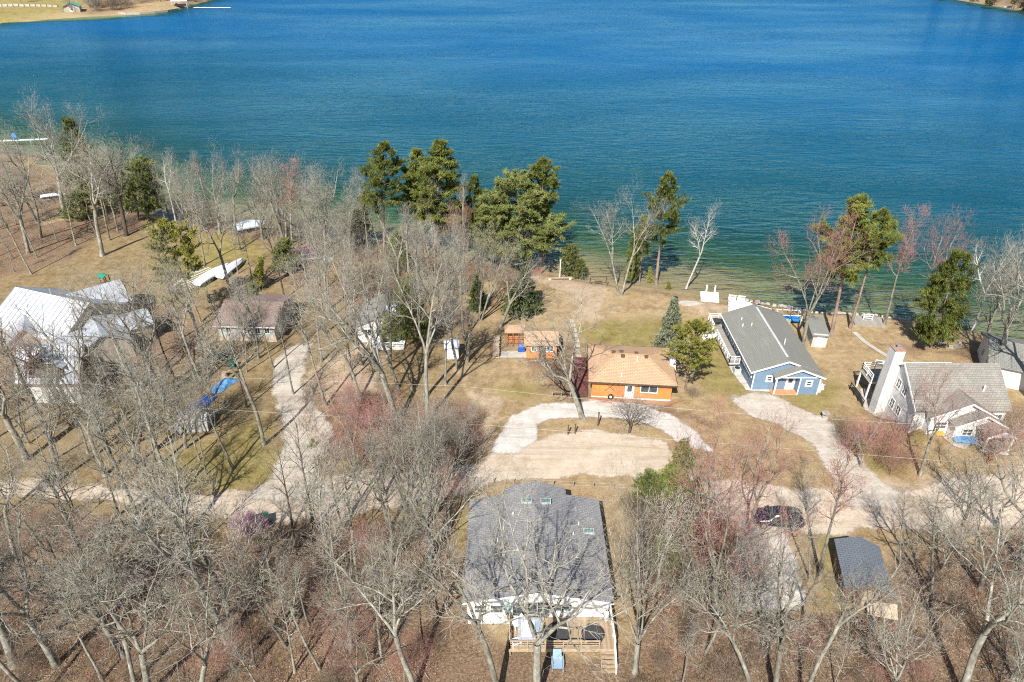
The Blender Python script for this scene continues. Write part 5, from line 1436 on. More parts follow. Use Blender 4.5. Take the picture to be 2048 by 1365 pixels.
# ------------------------------------------------------------------ plant materials
def bark_mat(name, c0, c1, c2, vscale=(1, 1, .25), band=False):
    b = NB(name)
    p = b.obj()
    n1 = b.noise(b.mapv(p, vscale), 4.0, 4, 0.75)
    n2 = b.noise(p, 1.3, 3, 0.6)
    f = b.math('ADD', b.math('MULTIPLY', n1, .6), b.math('MULTIPLY', n2, .4))
    c = b.ramp(f, [(0.34, c0), (0.5, c1), (0.64, c2)])
    if band:
        n3 = b.noise(b.mapv(p, (1, 1, 7)), 1.6, 3, 0.6)
        c = b.mix(b.step(n3, 0.6, 0.68), c, (0.06, 0.05, 0.045))
    r = b.rnd()
    c = b.mix(b.math('MULTIPLY', r, 0.75), c, b.mix(1.0, c, (0.58, 0.55, 0.51), 'MULTIPLY'))
    return b.done(b.bsdf(c, 0.92, None, spec=0.1))
M['bark'] = bark_mat('bark_mat', (0.085, 0.08, 0.065), (0.27, 0.262, 0.215), (0.47, 0.455, 0.395))
M['pine_bark'] = bark_mat('pine_bark_mat', (0.14, 0.095, 0.07), (0.29, 0.215, 0.165), (0.42, 0.34, 0.28))
M['birch_bark'] = bark_mat('birch_bark_mat', (0.52, 0.50, 0.46), (0.66, 0.64, 0.60), (0.74, 0.73, 0.70), (1, 1, 1), True)
M['dark_bark'] = bark_mat('dark_bark_mat', (0.05, 0.042, 0.036), (0.11, 0.09, 0.075), (0.20, 0.17, 0.14))
M['twig'] = bark_mat('twig_mat', (0.25, 0.225, 0.185), (0.38, 0.355, 0.30), (0.49, 0.465, 0.405))
M['red_twig'] = bark_mat('red_twig_mat', (0.28, 0.12, 0.10), (0.41, 0.19, 0.165), (0.50, 0.29, 0.25))
M['brush_twig'] = bark_mat('brush_twig_mat', (0.13, 0.095, 0.07), (0.22, 0.17, 0.125), (0.33, 0.27, 0.21))
M['brush_red'] = bark_mat('brush_red_mat', (0.24, 0.12, 0.095), (0.36, 0.195, 0.16), (0.45, 0.29, 0.24))
M['magenta_bud'] = bark_mat('magenta_bud_mat', (0.30, 0.15, 0.22), (0.42, 0.24, 0.32), (0.50, 0.36, 0.42))
def needle_mat(name, c0, c1, c2):
    b = NB(name)
    n1 = b.noise(b.pos(), 0.55, 3, 0.6)
    n2 = b.noise(b.pos(), 5.0, 2, 0.6)
    c = b.ramp(b.math('ADD', b.math('MULTIPLY', n1, .55), b.math('MULTIPLY', n2, .45)), [(0.36, c0), (0.5, c1), (0.64, c2)])
    c = b.mix(b.math('MULTIPLY', b.rnd(), 0.35), c, b.mix(1.0, c, (0.72, 0.78, 0.72), 'MULTIPLY'))
    d = b.n('BsdfDiffuse', {'Color': c}).outputs[0]
    t = b.n('BsdfTranslucent', {'Color': c}).outputs[0]
    return b.done(b.n('MixShader', {0: 0.3, 1: d, 2: t}).outputs[0])
M['pine_needle'] = needle_mat('pine_needle_mat', (0.088, 0.112, 0.026), (0.184, 0.209, 0.053), (0.324, 0.336, 0.099))
M['white_pine_needle'] = needle_mat('white_pine_needle_mat', (0.105, 0.129, 0.037), (0.210, 0.234, 0.075), (0.340, 0.358, 0.140))
M['cedar_needle'] = needle_mat('cedar_needle_mat', (0.068, 0.104, 0.035), (0.128, 0.176, 0.057), (0.224, 0.269, 0.087))
M['spruce_needle'] = needle_mat('spruce_needle_mat', (0.189, 0.217, 0.141), (0.350, 0.378, 0.255), (0.529, 0.549, 0.388))
M['juniper_needle'] = needle_mat('juniper_needle_mat', (0.175, 0.175, 0.035), (0.298, 0.289, 0.070), (0.438, 0.411, 0.131))
M['green_leaf'] = needle_mat('green_leaf_mat', (0.140, 0.210, 0.044), (0.245, 0.333, 0.079), (0.385, 0.473, 0.140))

# ------------------------------------------------------------------ tree growth
def _perp(d, rg, ang=None):
    ref = (0, 0, 1) if abs(d[2]) < .9 else (1, 0, 0)
    a = (d[1] * ref[2] - d[2] * ref[1], d[2] * ref[0] - d[0] * ref[2], d[0] * ref[1] - d[1] * ref[0])
    l = math.sqrt(a[0] ** 2 + a[1] ** 2 + a[2] ** 2)
    a = (a[0] / l, a[1] / l, a[2] / l)
    b = (d[1] * a[2] - d[2] * a[1], d[2] * a[0] - d[0] * a[2], d[0] * a[1] - d[1] * a[0])
    t = rg.uniform(0, 2 * math.pi) if ang is None else ang
    c, s = math.cos(t), math.sin(t)
    return (a[0] * c + b[0] * s, a[1] * c + b[1] * s, a[2] * c + b[2] * s)
def _norm(v):
    l = math.sqrt(v[0] ** 2 + v[1] ** 2 + v[2] ** 2) or 1
    return (v[0] / l, v[1] / l, v[2] / l)
def strand(rg, p, d, L, r0, r1, n, wob, trop):
    pts, rad, dirs = [p], [r0], [d]
    st = L / n
    for i in range(n):
        d = _norm((d[0] + rg.gauss(0, wob), d[1] + rg.gauss(0, wob), d[2] + rg.gauss(0, wob) + trop))
        p = (p[0] + d[0] * st, p[1] + d[1] * st, p[2] + d[2] * st)
        pts.append(p); dirs.append(d)
        rad.append(r0 + (r1 - r0) * ((i + 1) / n) ** .8)
    return pts, rad, dirs
def tube_arrays(strands, sides):
    """join many strands of equal point count into vertex and quad arrays"""
    out_v, out_f, off = [], [], 0
    by = {}
    for s in strands:
        by.setdefault(len(s[0]), []).append(s)
    for n, ss in by.items():
        P = np.array([s[0] for s in ss]); Rr = np.array([s[1] for s in ss]); D = np.array([s[2] for s in ss])
        ref = np.where(np.abs(D[:, :1, 2:3]) < .9, np.array([0, 0, 1.0]), np.array([1.0, 0, 0]))
        ref = np.broadcast_to(ref, D.shape)
        A = np.cross(D, ref); A /= np.linalg.norm(A, axis=-1, keepdims=True) + 1e-9
        B = np.cross(D, A)
        th = np.arange(sides) * 2 * math.pi / sides
        V = P[:, :, None, :] + (A[:, :, None, :] * np.cos(th)[:, None] + B[:, :, None, :] * np.sin(th)[:, None]) * Rr[:, :, None, None]
        m = len(ss)
        idx = np.arange(m * n * sides).reshape(m, n, sides)
        q = np.stack([idx[:, :-1, :], np.roll(idx, -1, 2)[:, :-1, :], np.roll(idx, -1, 2)[:, 1:, :], idx[:, 1:, :]], -1).reshape(-1, 4)
        out_v.append(V.reshape(-1, 3)); out_f.append(q + off)
        off += m * n * sides
    if not out_v:
        return np.zeros((0, 3)), np.zeros((0, 4), int)
    return np.concatenate(out_v), np.concatenate(out_f)
def needle_arrays(base, tip, r):
    """thin three sided spikes as degenerate quads"""
    base = np.asarray(base); tip = np.asarray(tip)
    d = tip - base
    d /= np.linalg.norm(d, axis=1, keepdims=True) + 1e-9
    ref = np.where(np.abs(d[:, 2:3]) < .9, np.array([0, 0, 1.0]), np.array([1.0, 0, 0]))
    a = np.cross(d, ref); a /= np.linalg.norm(a, axis=1, keepdims=True) + 1e-9
    b = np.cross(d, a)
    n = len(base)
    r = np.broadcast_to(np.asarray(r), (n,))[:, None]
    V = np.stack([base + a * r, base - a * .5 * r + b * .87 * r, base - a * .5 * r - b * .87 * r, tip], 1)
    i = np.arange(n)[:, None] * 4
    F = np.concatenate([i + [[0, 1, 3]], i + [[1, 2, 3]], i + [[2, 0, 3]]], 0)
    return V.reshape(-1, 3), F
def tri_mesh(name, chunks, mats):
    """chunks: (V, F quads or tris, material index)"""
    Vs, Fs, mi, off = [], [], [], 0
    for V, F, m in chunks:
        if len(V) == 0:
            continue
        if F.shape[1] == 4:
            F = np.concatenate([F[:, [0, 1, 2]], F[:, [0, 2, 3]]], 0)
        Vs.append(V); Fs.append(F + off); mi.append(np.full(len(F), m)); off += len(V)
    return fast_mesh(name, np.concatenate(Vs), np.concatenate(Fs), mats, True, np.concatenate(mi))

def hardwood(name, seed, Ht, r0, fork=.35, leaders=3, lead_ang=30, n1=7, n2=6, n3=6, n4=3, ang1=55, wob=.12, trop=.05, bark='bark', twig='twig', l1=.42, l2=.45, l3=.5, stems=1, first=.45, tw=1.0, tipup=.0, spread=1.0):
    r0 = r0 * 1.0
    rg = random.Random(seed)
    trunk, L1, L2, L3 = [], [], [], []
    tb, tt, tr_ = [], [], []
    bud = []
    def kids(par, n, lo, ang, lratio, Lpar, rr, ns, store, wb, tp, lmin=.0):
        pts, rad, dirs = par
        m = len(pts) - 1
        out = []
        for k in range(n):
            t = lo + (1 - lo) * (k + rg.random()) / n
            f = min(t * m, m - 1e-6); i = int(f); f -= i
            p = tuple(pts[i][j] * (1 - f) + pts[i + 1][j] * f for j in range(3))
            d = dirs[i + 1]
            q = _perp(d, rg, k * 2.4 + rg.uniform(-.6, .6))
            a = R(ang * rg.uniform(.65, 1.3)) * (1 - .35 * (t - lo))
            dd = _norm(tuple(d[j] * math.cos(a) + q[j] * math.sin(a) * spread for j in range(3)))
            ln = Lpar * lratio * rg.uniform(.6, 1.25) * (1.15 - .55 * t) + lmin
            r = min((rad[i] * (1 - f) + rad[i + 1] * f) * .72, rr * rg.uniform(.75, 1.2))
            s = strand(rg, p, dd, ln, r, r * .35, ns, wb, tp)
            store.append(s); out.append((s, ln))
        return out
    for s_ in range(stems):
        a0 = R(rg.uniform(6, 16)) if stems > 1 else R(rg.uniform(0, 3))
        q = _perp((0, 0, 1), rg, s_ * 2 * math.pi / max(stems, 1) + rg.uniform(-.5, .5))
        d = _norm((q[0] * math.sin(a0), q[1] * math.sin(a0), math.cos(a0)))
        base = (q[0] * .25 * (stems > 1), q[1] * .25 * (stems > 1), -.15)
        rs = r0 * (1 if stems == 1 else .7)
        if leaders <= 1:
            tk = strand(rg, base, d, Ht * .93, rs, rs * .14, 12, wob * .35, .03)
            trunk.append(tk)
            leads = [(tk, Ht * .93)]
            lo = first
        else:
            tk = strand(rg, base, d, Ht * fork, rs, rs * .8, 6, wob * .3, .03)
            trunk.append(tk)
            leads = []
            lo = .22
            for k in range(leaders):
                q2 = _perp(tk[2][-1], rg, k * 2 * math.pi / leaders + rg.uniform(-.4, .4))
                a = R(lead_ang * rg.uniform(.55, 1.25)) if k else R(lead_ang * .35)
                dd = _norm(tuple(tk[2][-1][j] * math.cos(a) + q2[j] * math.sin(a) * spread for j in range(3)))
                ln = Ht * (1 - fork) * rg.uniform(.82, 1.05)
                rl = rs * .8 / math.sqrt(leaders) * 1.25 * rg.uniform(.85, 1.1)
                s = strand(rg, tk[0][-1], dd, ln, rl, rl * .18, 9, wob, trop)
                trunk.append(s); leads.append((s, ln))
        # flare at the foot
        tk[1][0] *= 1.35
        for (ld, Ln) in leads:
            c1 = kids(ld, n1, lo, ang1, l1, Ln, r0 * .44, 6, L1, wob * 1.1, trop)
            for (b1, ln1) in c1:
                c2 = kids(b1, n2, .2, 50, l2, ln1, r0 * .19, 4, L2, wob * 1.3, trop + tipup, .25)
                for (b2, ln2) in c2:
                    c3 = kids(b2, n3, .15, 45, l3, ln2, .027 * tw, 2, L3, wob * 1.5, trop * 1.2 + tipup, .25)
                    for (b3, ln3) in c3:
                        for k in range(n4):
                            f = (k + 1) / n4
                            i = min(int(f * 2), 1)
                            p = b3[0][i + (1 if f > .9 else 0)]
                            d3 = b3[2][-1]
                            q = _perp(d3, rg)
                            a = R(rg.uniform(15, 55))
                            ll = rg.uniform(.35, .8) * max(.55, min(1.0, ln3))
                            tb.append(p)
                            tt.append((p[0] + (d3[0] * math.cos(a) + q[0] * math.sin(a)) * ll, p[1] + (d3[1] * math.cos(a) + q[1] * math.sin(a)) * ll, p[2] + (d3[2] * math.cos(a) + q[2] * math.sin(a)) * ll + .1))
                            tr_.append(.0115 * tw)
    tv, tf = tube_arrays(trunk, 8)
    a1 = tube_arrays(L1, 5)
    tme = tri_mesh(name + '_trunk', [(tv, tf, 0), (a1[0], a1[1], 0)], [bark])
    ch = [(*tube_arrays(L2, 3), 0), (*tube_arrays(L3, 3), 1)]
    if tb:
        ch.append((*needle_arrays(tb, tt, np.array(tr_)), 1))
    cme = tri_mesh(name + '_crown', ch, [bark, twig])
    top = max(p[2] for s in trunk + L1 + L2 for p in s[0])
    return dict(trunk=tme, crown=cme, h=top)

def tufts(rg, pts, dirs, n, ln, r, up=.35):
    """needle tufts: n thin spikes round each point"""
    P = np.repeat(np.asarray(pts), n, 0); D = np.repeat(np.asarray(dirs), n, 0)
    v = rg.normal(size=P.shape)
    v /= np.linalg.norm(v, axis=1, keepdims=True)
    d = D * .55 + v * .85 + np.array([0, 0, up])
    d /= np.linalg.norm(d, axis=1, keepdims=True)
    L = ln * rg.uniform(.65, 1.2, size=(len(P), 1))
    j = rg.normal(size=P.shape) * .06
    # flat two triangle blades
    a = np.cross(d, np.array([0.2, 0.3, 0.93])); a /= np.linalg.norm(a, axis=1, keepdims=True) + 1e-9
    B = P + j
    V = np.stack([B - a * r, B + a * r, B + d * L + a * r * .5, B + d * L - a * r * .5], 1)
    i = np.arange(len(P))[:, None] * 4
    return V.reshape(-1, 3), i + np.array([[0, 1, 2, 3]])
def conifer(name, seed, Ht, r0, first=.35, whorls=16, per=5, reach=.22, shape='pine', needle='pine_needle', bark='pine_bark', tn=12, tl=.42, tr=.04, droop=.0, gaps=.15, sub=6, step=.28):
    rg = random.Random(seed); ng = np.random.default_rng(seed)
    tk = strand(rg, (0, 0, -.1), (0, 0, 1), Ht, r0, r0 * .1, 14, .015, .02)
    br, sb, tp, td = [], [], [], []
    for w in range(whorls):
        u = (w + rg.random() * .6) / whorls
        z = Ht * (first + (1 - first) * u * .985)
        f = min(z / Ht * 14, 13.99); i = int(f)
        c = tk[0][i]
        if shape == 'pine':
            Rr = Ht * reach * (max(.12, math.sin(math.pi * min(1, (u * .78 + .26)))) ** .8) * rg.uniform(.6, 1.2)
            el = .15 + .55 * u
        elif shape == 'wide':
            Rr = Ht * reach * (1.05 - .75 * u ** 2) * rg.uniform(.65, 1.15)
            el = .02 + .35 * u
        else:
            Rr = Ht * reach * (1.0 - .95 * u) * rg.uniform(.85, 1.12)
            el = -.18 + .5 * u
        for k in range(per):
            if rg.random() < gaps * 1.25:
                continue
            an = k * 2 * math.pi / per + w * 1.1 + rg.uniform(-.35, .35)
            L = max(.25, Rr * rg.uniform(.7, 1.12))
            d = _norm((math.cos(an), math.sin(an), el + rg.uniform(-.12, .12)))
            s = strand(rg, (c[0], c[1], z), d, L, max(.012, r0 * .16 * (1.1 - u)), .008, 5, .08, .03 - droop)
            br.append(s)
            for q in range(sub):
                t = .3 + .7 * (q + rg.random()) / sub
                i2 = min(int(t * 5), 4)
                p = s[0][i2 + 1]
                pp = _perp(s[2][i2], rg)
                dd = _norm(tuple(s[2][i2][j] * .75 + pp[j] * .8 * (.35 if j == 2 else 1) for j in range(3)))
                s2 = strand(rg, p, dd, L * .36 * rg.uniform(.6, 1.2) + .15, .014, .006, 3, .1, .04)
                sb.append(s2)
                nn = max(2, int((L * .36 + .15) / step) + 1)
                for m in range(nn):
                    t2 = (m + 1) / nn
                    g = min(int(t2 * 3), 2)
                    a, b2 = s2[0][g], s2[0][g + 1]
                    ff = t2 * 3 - g
                    tp.append(tuple(a[j] + (b2[j] - a[j]) * min(ff, 1) for j in range(3))); td.append(s2[2][g])
            for m in range(max(2, int(L / step / 1.4))):
                t = .4 + .6 * rg.random()
                i2 = min(int(t * 5), 4)
                tp.append(s[0][i2 + 1]); td.append(s[2][i2])
    if shape == 'pine':                      # dead stubs on the bare lower trunk
        for m in range(14):
            z = Ht * first * rg.uniform(.35, 1.05)
            an = rg.uniform(0, 6.28)
            br.append(strand(rg, (tk[0][min(int(z / Ht * 14), 13)][0], tk[0][min(int(z / Ht * 14), 13)][1], z), _norm((math.cos(an), math.sin(an), rg.uniform(-.1, .4))), rg.uniform(.5, 2.0), .03, .008, 5, .1, .0))
    for m in range(6):
        tp.append((tk[0][-1][0], tk[0][-1][1], Ht - m * .15)); td.append((0, 0, 1))
    nv, nf = tufts(ng, tp, td, tn, tl, tr)
    tme = tri_mesh(name + '_trunk', [(*tube_arrays([tk], 8), 0), (*tube_arrays(br, 3), 0)], [bark])
    cme = tri_mesh(name + '_crown', [(*tube_arrays(sb, 3), 0), (nv, nf, 1)], [bark, needle])
    return dict(trunk=tme, crown=cme, h=Ht)

K = {}
# open, crooked oaks
K['oak'] = [hardwood('oak', 11, 17, .34, .36, 4, 31, 8, 6, 6, 1, 56, .13, .04), hardwood('oak', 12, 17, .31, .44, 3, 22, 9, 6, 6, 1, 50, .11, .05, l1=.42), hardwood('oak', 13, 16, .33, .36, 4, 26, 8, 6, 6, 1, 52, .12, .05, l1=.42)]
K['slim'] = [hardwood('slim', 21, 17, .19, .5, 1, 20, 17, 6, 5, 1, 48, .10, .07, l1=.20, first=.42), hardwood('slim', 22, 18, .20, .55, 2, 20, 10, 6, 5, 1, 45, .10, .08, l1=.33), hardwood('slim', 23, 16, .17, .5, 1, 20, 15, 6, 5, 1, 42, .12, .09, l1=.22, first=.5)]
K['vase'] = [hardwood('vase', 31, 14, .26, .22, 6, 26, 7, 6, 5, 1, 36, .09, .06, l1=.42), hardwood('vase', 32, 13, .24, .18, 5, 30, 8, 6, 5, 1, 38, .10, .07, l1=.36, stems=1), hardwood('clump', 33, 14, .22, .3, 2, 18, 7, 6, 5, 1, 36, .09, .07, l1=.36, stems=4)]
K['maple'] = [hardwood('maple', 41, 15, .27, .30, 4, 30, 8, 6, 6, 2, 46, .11, .05, twig='red_twig', tw=1.15), hardwood('maple', 42, 15, .25, .38, 3, 26, 9, 6, 6, 2, 46, .11, .06, twig='red_twig', tw=1.15)]
K['slim_maple'] = [hardwood('slim_maple', 45, 16, .2, .6, 1, 20, 18, 6, 6, 2, 40, .09, .08, twig='red_twig', l1=.19, first=.48, tw=1.1)]
K['birch'] = [hardwood('birch', 51, 13, .17, .45, 2, 24, 9, 6, 5, 1, 45, .10, .06, bark='birch_bark', l1=.30), hardwood('birch', 52, 12, .12, .5, 1, 20, 12, 5, 5, 3, 40, .09, .08, bark='birch_bark', l1=.2, first=.5, stems=3)]
K['tall'] = [hardwood('tall', 25, 19, .22, .5, 1, 20, 15, 6, 5, 1, 38, .07, .10, l1=.22, first=.5), hardwood('tall', 26, 19, .23, .6, 2, 14, 8, 6, 5, 1, 38, .07, .10, l1=.32), hardwood('tall', 27, 18, .2, .5, 1, 20, 13, 6, 5, 1, 42, .09, .09, l1=.25, first=.55, bark='dark_bark')]
K['twin'] = [hardwood('twin_oak', 62, 16, .30, .42, 3, 26, 7, 6, 6, 1, 52, .12, .05, l1=.40, stems=2)]
K['dark_oak'] = [hardwood('dark_oak', 61, 17, .34, .38, 4, 34, 7, 6, 5, 1, 56, .15, .03, bark='dark_bark')]
K['fruit'] = [hardwood('fruit_tree', 71, 4.2, .12, .3, 4, 38, 7, 6, 5, 1, 50, .16, .05, bark='dark_bark', l1=.5, tw=.9)]
K['sapling'] = [hardwood('sapling', 81, 7.5, .07, .5, 1, 20, 12, 5, 4, 2, 40, .12, .08, l1=.25, first=.3), hardwood('sapling', 82, 7, .07, .35, 3, 24, 6, 5, 4, 2, 40, .12, .08, l1=.42)]
K['red_bush'] = [hardwood('red_bush', 91, 4.0, .07, .12, 5, 34, 6, 6, 5, 1, 40, .13, .06, bark='brush_red', twig='brush_red', l1=.45, stems=2)]
K['brown_bush'] = [hardwood('brown_bush', 95, 3.6, .06, .12, 5, 36, 6, 6, 5, 1, 42, .14, .05, bark='brush_twig', twig='brush_twig', l1=.45, stems=2)]
K['magenta'] = [hardwood('magenta_bush', 97, 3.2, .06, .12, 5, 36, 6, 6, 6, 4, 42, .14, .05, bark='brush_twig', twig='magenta_bud', l1=.45, stems=2, tw=1.7)]
K['snag'] = [hardwood('snag', 99, 8, .3, .6, 2, 40, 3, 3, 3, 2, 60, .15, .03)]
K['pine'] = [conifer('pine', 101, 18, .26, .42, 17, 5, .165, gaps=.16), conifer('pine', 102, 17, .25, .30, 19, 5, .18, gaps=.14), conifer('pine', 103, 18, .24, .52, 13, 5, .16, gaps=.18)]
K['wide_pine'] = [conifer('wide_pine', 111, 14, .32, .18, 18, 7, .36, 'wide', 'white_pine_needle', tn=11, tl=.40, tr=.042, gaps=.1, sub=6, step=.34)]
K['cedar'] = [conifer('cedar', 121, 10, .18, .06, 22, 7, .22, 'cone', 'cedar_needle', tn=8, tl=.28, tr=.055, gaps=.08, sub=5)]
K['shaggy'] = [conifer('shaggy_pine', 125, 11, .17, .10, 17, 6, .22, 'wide', 'pine_needle', tn=12, tl=.36, tr=.038, gaps=.22, sub=6)]
K['spruce'] = [conifer('spruce', 131, 8, .14, .05, 24, 8, .27, 'cone', 'spruce_needle', tn=8, tl=.2, tr=.04, droop=.03, gaps=.03, sub=6, step=.22)]
K['young_pine'] = [conifer('young_pine', 141, 5, .08, .12, 13, 6, .30, 'wide', 'white_pine_needle', tn=8, tl=.24, tr=.035, gaps=.08, sub=5, step=.24)]
K['juniper'] = [conifer('juniper', 151, 6, .1, .04, 20, 6, .16, 'cone', 'juniper_needle', tn=7, tl=.22, tr=.045, gaps=.05, sub=5, step=.24)]
K['yellow_pine'] = [conifer('yellow_pine', 161, 15, .18, .45, 13, 5, .20, 'pine', 'juniper_needle', tn=8, tl=.34, tr=.05, gaps=.12)]

CATS = {'shaggy': 'pine', 'pine': 'pine', 'wide_pine': 'pine', 'cedar': 'cedar', 'spruce': 'spruce', 'young_pine': 'pine', 'juniper': 'juniper', 'yellow_pine': 'pine', 'birch': 'birch', 'red_bush': 'shrub', 'brown_bush': 'shrub', 'magenta': 'shrub'}
NAMES = {'twin': 'bare_oak', 'tall': 'bare_tree', 'shaggy': 'pine_tree', 'oak': 'bare_oak', 'dark_oak': 'bare_oak', 'slim': 'bare_tree', 'vase': 'bare_tree', 'maple': 'red_maple', 'slim_maple': 'red_maple', 'birch': 'birch_tree', 'fruit': 'fruit_tree', 'sapling': 'sapling', 'red_bush': 'bare_shrub',
         'brown_bush': 'bare_shrub', 'magenta': 'flowering_shrub', 'snag': 'broken_tree', 'pine': 'pine_tree', 'wide_pine': 'pine_tree', 'cedar': 'cedar_tree', 'spruce': 'spruce_tree', 'young_pine': 'young_pine', 'juniper': 'juniper', 'yellow_pine': 'pine_tree'}
trg = random.Random(77)
SPOTS = []
def plant(kind, x, y, z, h, label, lean=(0.0, 0.0), var=None, sxy=1.0, rz=None, group=None):
    ps = K[kind]
    p = ps[(trg.randrange(len(ps)) if var is None else var) % len(ps)]
    s = h / p['h']
    t = thing(NAMES[kind], label, CATS.get(kind, 'tree'), (x, y, z - .03), 0, group)
    t.rotation_mode = 'XYZ'
    spin = trg.uniform(0, 6.28) if rz is None else rz
    rot = Euler((-lean[1], lean[0], 0)).to_matrix().to_4x4() @ Matrix.Rotation(spin, 4, 'Z')
    t.rotation_euler = rot.to_euler()
    t.scale = (s * sxy, s * sxy, s)
    for nm in ('trunk', 'crown'):
        link(nm, p[nm], None, t)
    SPOTS.append((x, y))
    return t
def tree(kind, bx, by, tx, ty, label, var=None, sxy=1.0, ly=0.0, rz=None):
    """stand a tree at a surveyed foot; its height comes from where its tip is seen"""
    x, y, z = ground(bx, by)
    u, a, b = ray(tx, ty)
    t = (y + ly) / a
    X_, Z_ = u * t, CAM_H + b * t
    dx, dz = X_ - x, Z_ - z
    h = math.sqrt(dx * dx + dz * dz + ly * ly)
    return plant(kind, x, y, z, h, label, (math.atan2(dx, dz), math.atan2(ly, dz)), var, sxy, rz)

